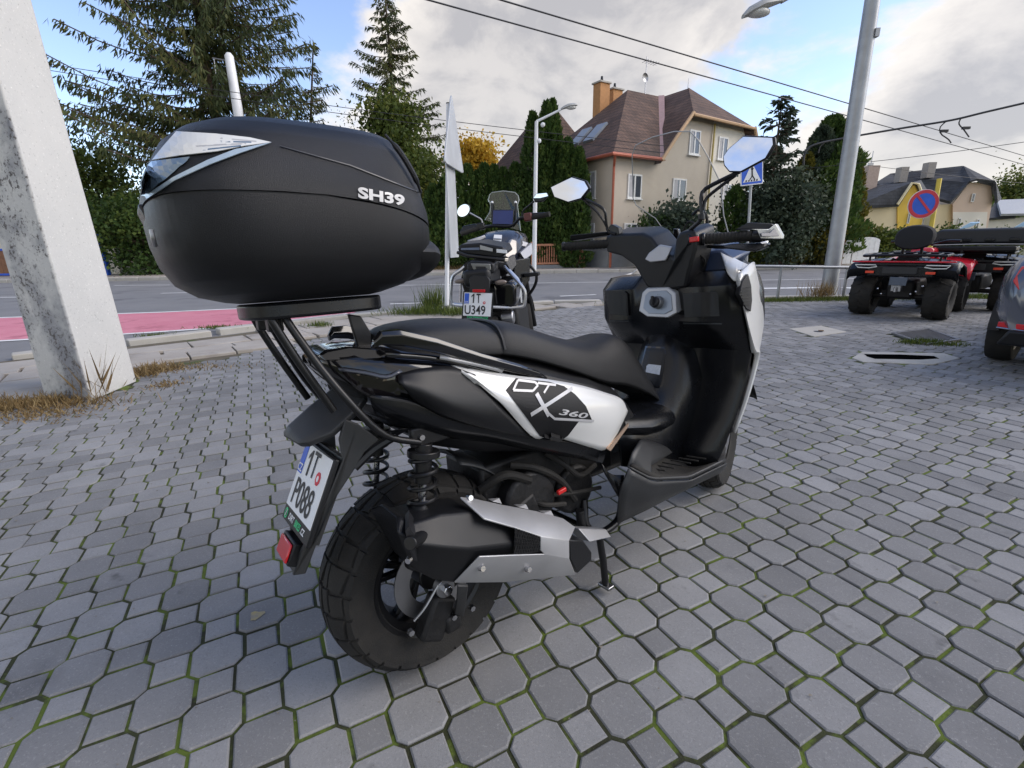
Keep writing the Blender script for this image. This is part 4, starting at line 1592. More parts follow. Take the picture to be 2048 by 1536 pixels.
for k, (p, h, r, lb) in enumerate((((18.67,25.5,-0.342), 1.7, .9, 'round green garden bush above the white gate'), ((20.105,26,-0.389), 1.7, .8, 'light green garden bush beside the red quad bike'), ((21.573,27,-0.46), 1.9, .7, 'dark small conifer bush behind the red quad backrest'), ((26.438,30,-0.681), 1.9, 1.0, 'green garden bush under the no parking sign'), ((32.764,34,-0.973), 1.5, 1.6, 'low garden bush behind the black quad bike'))):
    broad_tree(ground_at(p), h, r, lb, name='garden_bush', cat='shrub', mat=(BROAD, BROAD, THUJA, BROAD, BROAD)[k], n=4500, clumps=26, size=.15, seed=70 + k, zc=.5, zr=.46)
broad_tree(ground_at((82.861,80,-3.943)), 11.0, 6, 'hazy far tree on the hill at the right edge', name='far_tree', n=16000, clumps=50, size=.36, seed=80, zc=.66, zr=.3)
broad_tree(ground_at((11.781,23,-0.247)), 1.2, .55, 'small flowering bush at the left end of the plank fence', name='flowering_bush', cat='shrub', n=3000, clumps=20, size=.1, seed=81, zc=.5, zr=.45)


def tuft(name, label, loc, n, rad, h, mat, seed, dry=0.0, cat='grass', lean=.5):
    g = np.random.default_rng(seed)
    a = g.random(n) * 6.283
    rr = rad * np.sqrt(g.random(n)) if not isinstance(rad, tuple) else None
    if isinstance(rad, tuple):
        C = np.stack([g.normal(0, rad[0], n), g.normal(0, rad[1], n), np.zeros(n)], 1)
    else:
        C = np.stack([rr * np.cos(a), rr * np.sin(a), np.zeros(n)], 1)
    A = np.stack([g.normal(0, lean, n), g.normal(0, lean, n), np.full(n, 1.0)], 1)
    ln = h * (.4 + .8 * g.random(n))
    o = leaves(name, C, A, ln, .0035 + .03 * h * g.random(n) * .35, mat, None, g.random(n))
    o.location = loc
    tag(o, label, cat, None, 'stuff')
    return o


def P0(p):
    return (p[0], p[1], -.01)


tuft('grass_tuft', 'green grass growing at the foot of the traffic sign post', P0((-1.555,8.672)), 900, (.32, .12), .2, GRASSM, 1)
tuft('grass_tuft', 'tall green weeds beside the traffic sign post', P0((-1.454,9.077)), 260, (.12, .1), .5, GRASSM, 2, lean=.25)
tuft('grass_tuft', 'grass at the right of the sign post foot', P0((-0.971,8.466)), 300, (.15, .1), .22, GRASSM, 22)
tuft('grass_tuft', 'grass clump on the kerb left of the sign post', P0((-4.558,7.444)), 500, (.18, .05), .07, GRASSM, 3)
tuft('grass_tuft', 'small weeds in the flagstone joints', P0((-5.056,6.797)), 260, (.14, .05), .07, GRASSM, 4)
tuft('grass_tuft', 'green sprout on the flagstones under the rack', P0((-3.017,7.472)), 260, (.1, .06), .1, GRASSM, 5)
tuft('dry_grass', 'dry brown grass round the foot of the concrete pole', (-3.82, 3.62, -.012), 1500, (.28, .10), .10, DRYM, 6, lean=.8)
tuft('dry_grass', 'dry brown grass at the right side of the concrete pole foot', P0((-3.617,4.633)), 900, (.10, .14), .10, DRYM, 7, lean=.8)
tuft('dry_grass', 'dry weeds along the lot edge', P0((-3.337,4.818)), 500, (.3, .08), .05, DRYM, 8, lean=.9)
tuft('dry_grass', 'dry stalks standing against the concrete pole', P0((-3.474,3.802)), 40, (.06, .05), .42, DRYM, 9, lean=.4)
tuft('dry_grass', 'reddish dry weeds between the blocks near the concrete pole', P0((-3.135,4.154)), 260, (.08, .10), .05, DRYM, 91, lean=.9)
tuft('dry_grass', 'dry yellow weeds left of the concrete pole', P0((-3.568,3.378)), 500, (.22, .08), .06, DRYM, 92, lean=.9)
tuft('kerb_grass', 'green grass strip along the kerb under the handrail', (5.9, 9.72, -.02), 5000, (1.3, .11), .11, GRASSM, 10)
tuft('kerb_grass', 'green grass strip along the kerb behind the red quad bike', (8.8, 9.75, -.02), 3500, (1.0, .16), .12, GRASSM, 11)
tuft('grass_tuft', 'grey weeds at the foot of the steel lamp post', P0((6.398,9.932)), 200, (.16, .1), .42, DRYM, 12, lean=.3)
tuft('grass_tuft', 'green grass growing beside the drain grate', P0((4.752,5.399)), 700, (.12, .06), .07, GRASSM, 13)
tuft('grass_tuft', 'mossy grass patch right of the drain grate', P0((4.945,5.266)), 260, (.10, .05), .05, GRASSM, 15)
# verge in front of the hedge
tuft('verge_grass', 'yellowish grass verge at the foot of the thuja hedge', (-2.5, 26.4, 0), 4000, (4.0, .3), .3, DRYM, 14)

# wooded backdrop far behind the gardens
g_ = np.random.default_rng(31)
nc = 420
cx_, cy_ = g_.uniform(-110, 120, nc), g_.uniform(58, 82, nc)
ch_ = g_.uniform(2.0, 6.2, nc)
k_ = g_.integers(0, nc, 42000)
C_ = np.stack([cx_[k_], cy_[k_], ch_[k_] * .62], 1) + g_.normal(size=(42000, 3)) * np.stack([np.full(42000, 1.7), np.full(42000, 1.2), ch_[k_] * .26], 1)
C_[:, 2] = np.abs(C_[:, 2])
o = leaves('far_woods', C_, g_.normal(size=(42000, 3)), .55, .22, BROAD, None, np.clip(g_.random(nc)[k_] * .6 + .3 * g_.random(42000), 0, 1))
tag(o, 'low wooded backdrop far behind the gardens and houses', 'woods', None, 'stuff')

EYE = Vector((-.534, -1.153, 1.053))


def lay_from(o, bvh, off, eye=EYE):
    for v in o.data.vertices:
        d = (v.co - eye).normalized()
        hit = bvh.ray_cast(eye, d)
        if hit[0] is not None:
            v.co = hit[0] - d * off
    return o


def text_on(name, s, a, b_, h, mat, bvh, off, bold=0.0, shear=0.0, par=None, up=(0, 0, 1), space=1.0):
    """text fitted between points a and b_ (baseline centre-line), laid on a surface"""
    a, b_ = Vector(a), Vector(b_)
    o = text_mesh(name, s, mat, par, 1.0, Matrix.Identity(4), bold, 1.0, shear, 'LEFT', 0.0, space)
    xs = [v.co.x for v in o.data.vertices]
    ys = [v.co.y for v in o.data.vertices]
    x0, x1, y0, y1 = min(xs), max(xs), min(ys), max(ys)
    ex = b_ - a
    ey = Vector(up)
    ey = (ey - ex * ey.dot(ex) / ex.length_squared).normalized() * h
    for v in o.data.vertices:
        v.co = a + ex * ((v.co.x - x0) / (x1 - x0)) + ey * ((v.co.y - (y0 + y1) / 2) / (y1 - y0))
    if bvh:
        lay_from(o, bvh, off)
    return o


# ================================================================ adventure motorcycle
def simple_wheel(parent, c, r, w, rim_r, steer=0.0, knob=True, rim=BLKMET, lugs=18):
    wh = empty('wheel', c, 0, parent)
    wh.rotation_mode = 'XYZ'
    wh.rotation_euler = (0, 0, steer)
    hw = w / 2
    d = r - rim_r
    MB().lathe([(rim_r - .01, -hw * .7), (rim_r + .02, -hw * .85), (rim_r + d * .5, -hw), (r - d * .14, -hw * .92), (r - .004, -hw * .62), (r, 0), (r - .004, hw * .62), (r - d * .14, hw * .92), (rim_r + d * .5, hw), (rim_r + .02, hw * .85), (rim_r - .01, hw * .7)], (0, 0, 0), 'Y', 44).build('tyre', RUBBER, wh, smooth=True)
    if knob:
        for k in range(lugs):
            a = 2 * math.pi * k / lugs
            for sg in (-1, 1):
                a2 = a + (math.pi / lugs if sg > 0 else 0)
                pts = []
                for (da, s) in ((-.06, .04), (.05, .10), (.20, .95), (.09, .98)):
                    rr = r + .014 - .03 * s * s
                    pts.append((rr * math.cos(a2 + da), sg * hw * s, rr * math.sin(a2 + da)))
                inn = [(p[0] * .93, p[1], p[2] * .93) for p in pts]
                MB().loft([inn, pts], cap=True, closed=True).build('lug', RUBBER, wh)
    MB().lathe([(rim_r, -hw * .74), (rim_r - .02, -hw * .5), (rim_r - .025, hw * .5), (rim_r, hw * .74)], (0, 0, 0), 'Y', 40).build('rim', rim, wh, smooth=True, solid=.004)
    MB().cyl((0, -hw * .7, 0), (0, hw * .7, 0), rim_r * .4, rim_r * .4, 18).build('hub', rim, wh, bevel=.004)
    for k in range(6):
        a = 2 * math.pi * k / 6
        MB().bar((rim_r * .3 * math.cos(a), 0, rim_r * .3 * math.sin(a)), ((rim_r - .012) * math.cos(a), 0, (rim_r - .012) * math.sin(a)), .03, .03).build('spoke', rim, wh)
    return wh


MC = empty('adventure_motorcycle', (-.10, 3.55, 0), R(79), None, R(6))
tag(MC, 'black adventure motorcycle seen from behind with steel pannier rails and licence plate', 'motorcycle')
simple_wheel(MC, (.02, 0, .33), .33, .15, .215, knob=False)
simple_wheel(MC, (1.52, 0, .335), .335, .11, .24, steer=.25, knob=False)
SILV2 = M('warm_silver_paint', (.50, .46, .40), .35, .3, coat=.3)
NAVY = M('navy_black_paint', (.018, .022, .035), .25, coat=.4)
MB().box((.55, 0, .52), (.5, .34, .4)).box((.35, 0, .78), (.7, .26, .2)).build('engine', DARKM, MC, bevel=.03)
MB().box((-.02, 0, .95), (.36, .20, .12)).build('tail_frame', MATTE, MC, bevel=.03)
MB().prism([(-0.17,0.073,0.984), (-0.17,0.059,1.054), (-0.16,0.031,1.064), (-0.16,-0.075,1.051), (-0.15,-0.127,1.028), (-0.15,-0.119,0.965), (-0.17,-0.077,0.964), (-0.17,0.029,0.986)], (.16, 0, .02)).build('tail_unit', MATTE, MC, bevel=.012)
MB().prism([(-0.175,0.032,1.051), (-0.175,-0.105,1.032), (-0.175,-0.107,0.991), (-0.175,-0.062,0.979), (-0.175,0.015,0.995)], (.01, 0, 0)).build('tail_light', M('grey_tail_lens', (.17, .17, .16), .15, coat=.5), MC, bevel=.004)
MB().prism([(-0.18,-0.002,1.027), (-0.18,-0.072,1.019), (-0.18,-0.069,0.992), (-0.18,-0.005,1.003)], (.004, 0, 0)).build('light_cell', BLACK, MC)
MB().prism([(-0.21,0.047,0.956), (-0.2,0.018,0.976), (-0.2,-0.079,0.955), (-0.21,-0.099,0.926), (-0.23,-0.085,0.841), (-0.23,0.049,0.855)], (.03, 0, 0)).build('plate_holder', MATTE, MC, bevel=.006)
MB().prism([(-0.245,0.024,0.878), (-0.245,-0.064,0.868), (-0.245,-0.061,0.848), (-0.245,0.027,0.858)], (.01, 0, 0)).build('plate_lamp', REDLENS, MC, bevel=.002)
# licence plate
pa, pb_, pc_, pd = (Vector(v) for v in ((-0.25,0.117,0.708), (-0.25,-0.079,0.682), (-0.23,-0.109,0.832), (-0.23,0.088,0.863)))
bx_, by_ = (pb_ - pa), (pd - pa)
nrm = bx_.cross(by_).normalized()
if nrm.x > 0:
    nrm = -nrm


def bpt(u, v, d=0.0):
    return pa + bx_ * u + by_ * v + nrm * d


def bquad(name, u0, u1, v0, v1, d, mat, parent, th=.002):
    return MB().prism([bpt(u0, v0, d), bpt(u1, v0, d), bpt(u1, v1, d), bpt(u0, v1, d)], nrm * th).build(name, mat, parent)


bfr = bquad('plate_frame', -.045, 1.045, -.16, 1.05, -.012, MATTE, MC, .011)
bquad('licence_plate', 0, 1, 0, 1, 0, WHITE, bfr)
bquad('eu_band', .02, .18, .52, .97, .0025, BLUE, bfr, .0008)


def btext(s, u0, u1, v, h, mat, bold=.0, d=.004):
    o = text_on('lettering', s, bpt(u0, v, d), bpt(u1, v, d), h * by_.length, mat, None, 0, bold, 0, bfr, tuple(by_))
    return o


MB().prism([bpt(.74 + .05 * math.cos(k * .785), .58 + .065 * math.sin(k * .785), .003) for k in range(8)], nrm * .0006).build('inspection_sticker', REDP, bfr)
MB().prism([bpt(.74 + .02 * math.cos(k * .785), .58 + .026 * math.sin(k * .785), .0038) for k in range(8)], nrm * .0006).build('sticker_mark', WHITE, bfr)
# indicators
for px in ((-0.15,0.13,0.94), (-0.15,-0.157,0.899)):
    MB().ball(px, (.02, .045, .018), 12, 8).build('indicator', M('smoked_amber', (.16, .13, .11), .2), MC, smooth=True)
    MB().tube([px, (px[0] + .02, -.03, px[2] + .03)], .008, 6).build('indicator_stalk', BLKMET, MC)
# rack with bag straps, seat
MB().prism([(-0.05,0.153,1.155), (-0.05,0.125,1.189), (-0.05,-0.022,1.182), (-0.05,-0.184,1.135), (-0.05,-0.203,1.084), (-0.05,-0.152,1.06), (-0.05,0.098,1.12)], (.28, 0, .03)).build('luggage_rack', MATTE, MC, bevel=.012)
MB().tube([(-0.08,0.143,1.137), (-0.1,0.068,1.104), (-0.1,-0.075,1.073), (-0.08,-0.193,1.045)], .012, 8).build('grab_bar', BLKMET, MC, smooth=True)
MB().prism([(-0.07,0.115,1.164), (-0.07,-0.016,1.152), (-0.07,-0.014,1.135), (-0.07,0.118,1.151)], (.01, 0, 0)).build('rack_strap', M('blue_grey_strap', (.12, .15, .22), .4), MC)
MB().prism([(-0.08,-0.028,1.167), (-0.08,-0.114,1.133), (-0.08,-0.112,1.113), (-0.08,-0.024,1.137)], (.01, 0, 0)).build('rack_strap', STEEL, MC)
MB().prism([(-0.06,-0.138,1.127), (-0.06,-0.205,1.112), (-0.06,-0.209,1.087), (-0.06,-0.135,1.103)], (.01, 0, 0)).build('rack_decal', WHITE, MC)
st_ = []
for (x, hw, zt, zb) in ((-.05, .12, 1.08, 1.0), (.15, .15, 1.08, .96), (.35, .16, 1.02, .92), (.52, .12, 1.05, .92)):
    st_.append([(x, hw * math.cos(a), (zt + zb) / 2 + (zt - zb) / 2 * math.sin(a)) for a in [2 * math.pi * k / 16 for k in range(16)]])
MB().loft(st_, cap=True, closed=True).build('seat', SEATM, MC, smooth=True)
# tank: lofted, navy with silver flanks
tk = []
for (x, hw, zt, zb) in ((.45, .10, 1.13, .95), (.55, .17, 1.23, .95), (.68, .21, 1.29, .96), (.82, .22, 1.29, .98), (.95, .17, 1.24, 1.0)):
    tk.append([(x, math.copysign(abs(math.cos(a)) ** .75, math.cos(a)) * hw, (zt + zb) / 2 + math.copysign(abs(math.sin(a)) ** .7, math.sin(a)) * (zt - zb) / 2) for a in [2 * math.pi * k / 20 for k in range(20)]])
MB().loft(tk, cap=True, closed=True).build('fuel_tank', NAVY, MC, smooth=True)
MB().prism([(0.5,0.009,1.187), (0.5,-0.057,1.175), (0.56,-0.061,1.239), (0.56,0.002,1.25)], (-.006, 0, .004)).build('tank_sticker', WHITE, MC)
MB().prism([(0.52,0.006,1.215), (0.52,-0.06,1.203), (0.525,-0.06,1.211), (0.525,0.006,1.223)], (-.010, 0, .004)).build('sticker_line', STEEL, MC)
for (pts, mt) in (([(0.35,-0.122,1.118), (0.45,-0.161,1.197), (0.5,-0.187,1.179), (0.4,-0.198,1.089), (0.3,-0.17,1.041), (0.3,-0.119,1.073)], SILV2), ([(0.6,-0.143,1.217), (0.75,-0.248,1.157), (0.7,-0.227,1.126), (0.6,-0.169,1.15)], M('grey_silver', (.32, .32, .33), .35, .4)), ([(0.1,-0.098,1.066), (0.15,-0.178,1.055), (0.15,-0.167,1.027), (0.1,-0.118,1.042)], SILV2),
                  ([(0.55,-0.196,1.087), (0.75,-0.274,1.158), (0.7,-0.28,1.062), (0.55,-0.231,1.022)], M('grey_silver', (.32, .32, .33), .35, .4)), ([(0.5,0.207,1.236), (0.6,0.091,1.263), (0.6,0.086,1.238), (0.5,0.204,1.195)], M('grey_silver', (.32, .32, .33), .35, .4)), ([(0.2,-0.135,1.044), (0.3,-0.199,1.079), (0.3,-0.205,0.995), (0.2,-0.17,0.947)], SATIN), ([(0.4,-0.175,1.033), (0.55,-0.274,1.037), (0.5,-0.262,0.86), (0.45,-0.174,0.751), (0.4,-0.14,0.88)], SATIN)):
    MB().prism(pts, (.05, .03, 0)).build('side_panel', mt, MC, bevel=.006)
MB().prism([(0.1,0.131,0.986), (0.1,0.161,1.045), (0.1,0.209,0.939), (0.1,0.187,0.823), (0.1,0.132,0.817)], (.2, -.02, 0)).build('side_panel', SATIN, MC, bevel=.01)
# exhaust / black luggage can on the right, lower guard
MB().prism([(-0.02,-0.072,0.895), (-0.02,-0.205,0.887), (-0.02,-0.238,0.855), (-0.02,-0.222,0.72), (-0.02,-0.183,0.702), (-0.02,-0.065,0.728)], (.35, 0, .03)).build('muffler', GLOSS, MC, bevel=.03, seg=3)
MB().cyl((0.05,-0.09,0.627), (0.05,-0.183,0.626), .05, .05, 14).build('hub_cover', STEEL, MC, bevel=.01)
# steel pannier rails
PIPE = M('polished_tube', (.55, .56, .58), .28, .9)
MB().tube(smooth_path([(0.05,-0.153,1), (0.02,-0.217,0.926), (0,-0.275,0.85), (0,-0.295,0.798), (0,-0.283,0.726), (0,-0.261,0.703), (0,-0.171,0.704), (-0.05,-0.056,0.726)], 26), .013, 8).build('pannier_rail', PIPE, MC, smooth=True)
MB().tube(smooth_path([(0.2,-0.157,0.967), (0.2,-0.218,0.885), (0.2,-0.224,0.809), (0.18,-0.224,0.712)], 16), .011, 8).build('pannier_rail', PIPE, MC, smooth=True)
MB().tube(smooth_path([(0,0.117,1.04), (0,0.16,1.013), (0,0.227,0.977), (0,0.256,0.896), (0,0.272,0.797), (0,0.245,0.768), (-0.05,0.153,0.757)], 24), .013, 8).build('pannier_rail', PIPE, MC, smooth=True)
MB().tube([(0.02,0.176,0.948), (0.02,0.206,0.781)], .008, 6).build('pannier_rail', PIPE, MC, smooth=True)
MB().tube(smooth_path([(0.6,-0.176,0.995), (0.55,-0.252,0.988), (0.55,-0.31,0.9), (0.55,-0.292,0.812), (0.55,-0.213,0.716)], 16), .013, 8).build('crash_bar', BLKMET, MC, smooth=True)
MB().box((0.5,-0.283,0.902), (.1, .12, .03)).build('foot_peg', BLKMET, MC, bevel=.005)
# front end
for sy in (-1, 1):
    MB().cyl((1.05, .10 * sy, 1.15), (1.50, .10 * sy, .34), .03, .026, 12).build('fork_leg', BLKMET, MC, smooth=True)
MB().box((1.12, 0, 1.16), (.3, .34, .22)).build('front_cowl', SATIN, MC, bevel=.06)
MB().lathe([(.345, -.07), (.36, 0), (.345, .07)], (1.52, 0, .335), 'Y', 18, R(20), R(160)).build('front_mudguard', MATTE, MC, smooth=True, solid=.004)
dsh = MB().prism([(1.1,0.133,1.371), (1.1,-0.064,1.341), (1.12,-0.086,1.476), (1.12,0.115,1.503)], (.03, 0, .003)).build('dashboard', BLKMET, MC, bevel=.005)
MB().prism([(1.097,0.124,1.377), (1.097,-0.061,1.348), (1.117,-0.079,1.468), (1.117,0.108,1.493)], (-.003, 0, 0)).build('dash_screen', M('blue_dash_screen', (.022, .04, .16), .12), dsh)
wsx = [(1.15,0.206,1.423), (1.17,0.153,1.489), (1.18,0.139,1.55), (1.19,0.157,1.602), (1.2,0.144,1.641), (1.2,0.117,1.659), (1.2,0.007,1.657), (1.2,-0.099,1.629), (1.2,-0.124,1.599), (1.19,-0.131,1.558), (1.18,-0.111,1.516), (1.17,-0.115,1.435), (1.13,-0.123,1.281)]
WS2 = GLASS_CLEAR = None
GE = bpy.data.materials.new('smoked_clear_screen')
GE.use_nodes = True
_n, _l = GE.node_tree.nodes, GE.node_tree.links
_n.clear()
_o = _n.new('ShaderNodeOutputMaterial')
_mx = _n.new('ShaderNodeMixShader')
_t = _n.new('ShaderNodeBsdfTransparent')
_t.inputs['Color'].default_value = (.80, .84, .82, 1)
_g = _n.new('ShaderNodeBsdfGlossy')
_g.inputs['Roughness'].default_value = .08
_lw = _n.new('ShaderNodeLayerWeight')
_lw.inputs['Blend'].default_value = .3
_pw = _n.new('ShaderNodeMath')
_pw.operation = 'POWER'
_pw.inputs[1].default_value = 3
_l.new(_lw.outputs['Facing'], _pw.inputs[0])
_ma = _n.new('ShaderNodeMath')
_ma.operation = 'MULTIPLY_ADD'
_ma.inputs[1].default_value = .5
_ma.inputs[2].default_value = .06
_l.new(_pw.outputs[0], _ma.inputs[0])
_l.new(_ma.outputs[0], _mx.inputs[0])
_l.new(_t.outputs[0], _mx.inputs[1])
_l.new(_g.outputs[0], _mx.inputs[2])
_l.new(_mx.outputs[0], _o.inputs['Surface'])
o = poly_sheet('windscreen', wsx, GE, MC, .06)
add_mods(o, solid=.004)
MB().tube(wsx, .004, 6).build('windscreen_edge', M('screen_edge_pale', (.40, .42, .40), .25), o, smooth=True)
for px in (((1.12,0.128,1.403), (1.17,0.122,1.569)), ((1.12,-0.087,1.366), (1.17,-0.099,1.539))):
    MB().tube(px, .011, 8).build('screen_arm', BLKMET, MC, smooth=True)
    MB().ball(px[1], .014).build('arm_end', WHITE, MC, smooth=True)
MB().tube(smooth_path([(0.95,0.232,1.348), (1.02,0.112,1.352), (1.02,-0.059,1.33), (0.98,-0.156,1.381), (0.95,-0.251,1.375)], 20), .014, 8).build('handlebar', BLKMET, MC, smooth=True)
MB().tube([(0.88,0.379,1.313), (0.95,0.223,1.347)], .021, 12).build('grip', RUBBER, MC, smooth=True)
MB().tube([(0.95,-0.259,1.37), (0.9,-0.431,1.378)], .021, 12).build('grip', RUBBER, MC, smooth=True)
MB().box((0.95,-0.233,1.381), (.06, .07, .07)).build('switch_housing', M('dark_red_switch', (.10, .025, .02), .4), MC, bevel=.01)
MB().box((0.96,0.205,1.358), (.06, .07, .06)).build('switch_housing', SATIN, MC, bevel=.01)
MB().prism([(0.92,0.408,1.326), (0.95,0.374,1.384), (0.98,0.262,1.392), (0.98,0.219,1.365), (0.96,0.311,1.35), (0.92,0.387,1.306)], (.1, 0, .0)).build('hand_guard', SATIN, MC, bevel=.01)
MB().prism([(0.98,-0.228,1.418), (0.95,-0.409,1.4), (0.93,-0.432,1.379), (0.97,-0.249,1.389)], (.1, 0, 0)).build('hand_guard', SATIN, MC, bevel=.008)
mc_ = Vector((0.95,0.345,1.514))
mr_ = MB().loft([[mc_ + Vector((dx, r_ * .066 * math.cos(a), r_ * .055 * math.sin(a) - .012 * math.cos(a))) for a in [2 * math.pi * k / 20 for k in range(20)]] for dx, r_ in ((0, 1), (.02, 1), (.035, .6))], cap=True, closed=True).build('mirror', SATIN, MC, bevel=.004)
MB().prism([mc_ + Vector((-.002, .9 * .066 * math.cos(a), .9 * .055 * math.sin(a) - .012 * math.cos(a))) for a in [2 * math.pi * k / 20 for k in range(20)]], (-.002, 0, 0)).build('mirror_glass', MIRROR, mr_)
MB().tube(smooth_path([(0.96,0.295,1.487), (0.98,0.244,1.451), (1,0.203,1.416), (1,0.196,1.362)], 10), .008, 8).build('mirror_stem', STEEL, mr_, smooth=True)
mr_ = MB().prism([(0.92,-0.299,1.529), (0.92,-0.329,1.561), (0.92,-0.424,1.556), (0.92,-0.434,1.526), (0.92,-0.383,1.488), (0.92,-0.312,1.49)], (.03, 0, 0)).build('mirror', SATIN, MC, bevel=.008)
MB().prism([(0.915,-0.304,1.527), (0.915,-0.333,1.556), (0.915,-0.42,1.552), (0.915,-0.431,1.526), (0.915,-0.36,1.52)], (-.002, 0, 0)).build('mirror_glass', MIRROR, mr_)
MB().tube(smooth_path([(0.93,-0.303,1.5), (0.95,-0.243,1.468), (0.97,-0.192,1.439), (0.97,-0.177,1.39)], 10), .008, 8).build('mirror_stem', BLKMET, mr_, smooth=True)
MB().tube([(.5, .16, .42), (.46, .40, .0)], .014, 8).build('side_stand', BLKMET, MC, smooth=True)

# ================================================================ quad bikes
def quad(name, label, O, th, red, backrest):
    Q = empty(name, (*O, 0), R(th))
    tag(Q, label, 'quad bike', 'quad bikes parked by the handrail')
    for (x, y, w) in ((0, .50, .30), (0, -.42, .30), (1.30, .52, .24), (1.30, -.44, .24)):
        simple_wheel(Q, (x, y, .31), .31, w, .165, steer=0, lugs=14)
    paint = M('quad_red_paint', (.56, .015, .03), .22, coat=.5) if red else GLOSS
    MB().box((.6, .04, .42), (1.5, .34, .28)).build('chassis', DARKM, Q, bevel=.04)
    for x in (0, 1.3):
        MB().tube([(x, .46, .31), (x, -.37, .31)], .035, 10).build('axle', DARKM, Q)
    for sy, y0 in ((1, .30), (-1, -.22)):
        MB().tube([(.02, y0, .70), (.02, y0 + .12 * sy, .36)], .04, 10).build('shock_absorber', DARKM, Q, smooth=True)
    # rear mudguards and deck
    for sy in (1, -1):
        c = .04
        rows = []
        for (x, z, h) in ((-.34, .62, .0), (-.36, .74, 0), (-.30, .83, 0), (-.1, .86, 0), (.2, .82, 0), (.42, .66, 0)):
            rows.append([(x, c + sy * .16, z + .03), (x, c + sy * .40, z + .015), (x, c + sy * .62, z - .02), (x, c + sy * .66, z - .07)])
        MB().loft(rows).build('mudguard', SATIN, Q, smooth=True, solid=.02)
        rows = []
        for (x, z) in ((.86, .62), (.98, .80), (1.2, .86), (1.5, .84), (1.68, .70)):
            rows.append([(x, c + sy * .16, z + .03), (x, c + sy * .40, z + .01), (x, c + sy * .60, z - .03), (x, c + sy * .64, z - .09)])
        MB().loft(rows).build('mudguard', paint if red else SATIN, Q, smooth=True, solid=.02)
    MB().box((-.30, .04, .70), (.12, .80, .16)).box((-.28, .04, .80), (.16, .9, .06)).build('tail_panel', SATIN, Q, bevel=.02)
    MB().box((-.37, .04, .71), (.02, .42, .10)).build('rear_grille', GREYP, Q, bevel=.01)
    if red:
        MB().box((-.345, .04, .838), (.07, 1.22, .022)).build('deck_edge', paint, Q, bevel=.006)
    for sy in (1, -1):
        y = .04 + sy * .40
        MB().tube([(-.385, y + .16 * sy, .79), (-.385, y - .10 * sy, .79), (-.385, y - .12 * sy, .765), (-.385, y - .02 * sy, .745), (-.385, y + .12 * sy, .75)], .008, 6, closed=True).build('tail_lamp', M('lamp_white', (.75, .75, .72), .2), Q)
        MB().box((-.385, .04 + sy * .36, .685), (.02, .11, .035)).build('reflector', M('reflector_orange_red', (.75, .07, .03), .3), Q, bevel=.004)
    # racks
    rk = MB()
    rk.tube(smooth_path([(-.32, -.44, .92), (-.36, -.2, .93), (-.36, .28, .93), (-.32, .52, .92), (.1, .50, .94), (.12, .04, .95), (.1, -.42, .94), (-.32, -.44, .92)], 40), .02, 8)
    rk.build('rear_rack', MATTE, Q, smooth=True)
    for k in range(6):
        y = -.34 + k * .15
        MB().tube([(-.34, y, .93), (.1, y, .945)], .013, 6).build('rack_bar', MATTE, Q)
    for y in (-.38, .46):
        for x in (-.24, .06):
            MB().tube([(x, y, .82), (x, y, .93)], .014, 6).build('rack_post', MATTE, Q)
    rk = MB().tube([(1.1, -.4, .95), (1.75, -.36, .95), (1.75, .44, .95), (1.1, .48, .95)], .018, 8).build('front_rack', MATTE, Q, smooth=True)
    # saddle and handlebar
    ss = []
    for (x, hw, zt, zb) in ((.1, .16, .93, .80), (.3, .19, .95, .80), (.55, .17, .92, .78), (.75, .13, .98, .78)):
        ss.append([(x, .04 + hw * math.cos(a), (zt + zb) / 2 + (zt - zb) / 2 * math.sin(a)) for a in [2 * math.pi * k / 14 for k in range(14)]])
    MB().loft(ss, cap=True, closed=True).build('saddle', SEATM, Q, smooth=True)
    MB().box((1.0, .04, .92), (.4, .3, .2)).build('tank_cover', paint, Q, bevel=.05)
    MB().tube(smooth_path([(.85, .48, 1.12), (.95, .3, 1.12), (1.02, .04, 1.06), (.95, -.22, 1.12), (.85, -.40, 1.12)], 20), .016, 8).build('handlebar', BLKMET, Q, smooth=True)
    MB().prism([(.40, .3, .6), (.75, .3, .5), (.8, .3, .36), (.4, .3, .36)], (0, .14, 0)).build('footwell', MATTE, Q, bevel=.02)
    MB().prism([(.40, -.36, .6), (.75, -.36, .5), (.8, -.36, .36), (.4, -.36, .36)], (0, .14, 0)).build('footwell', MATTE, Q, bevel=.02)
    # hitch and plate
    MB().box((-.33, .04, .46), (.1, .12, .1)).cyl((-.38, .04, .40), (-.38, .04, .47), .025, .025, 12).build('tow_hitch', STEEL, Q, bevel=.005)
    MB().prism([(-.42, .13, .50), (-.42, -.08, .50), (-.40, -.08, .62), (-.40, .13, .62)], (.01, 0, 0)).build('plate_holder', M('blue_grey_plate', (.06, .075, .10), .3, .3), Q, bevel=.004)
    return Q


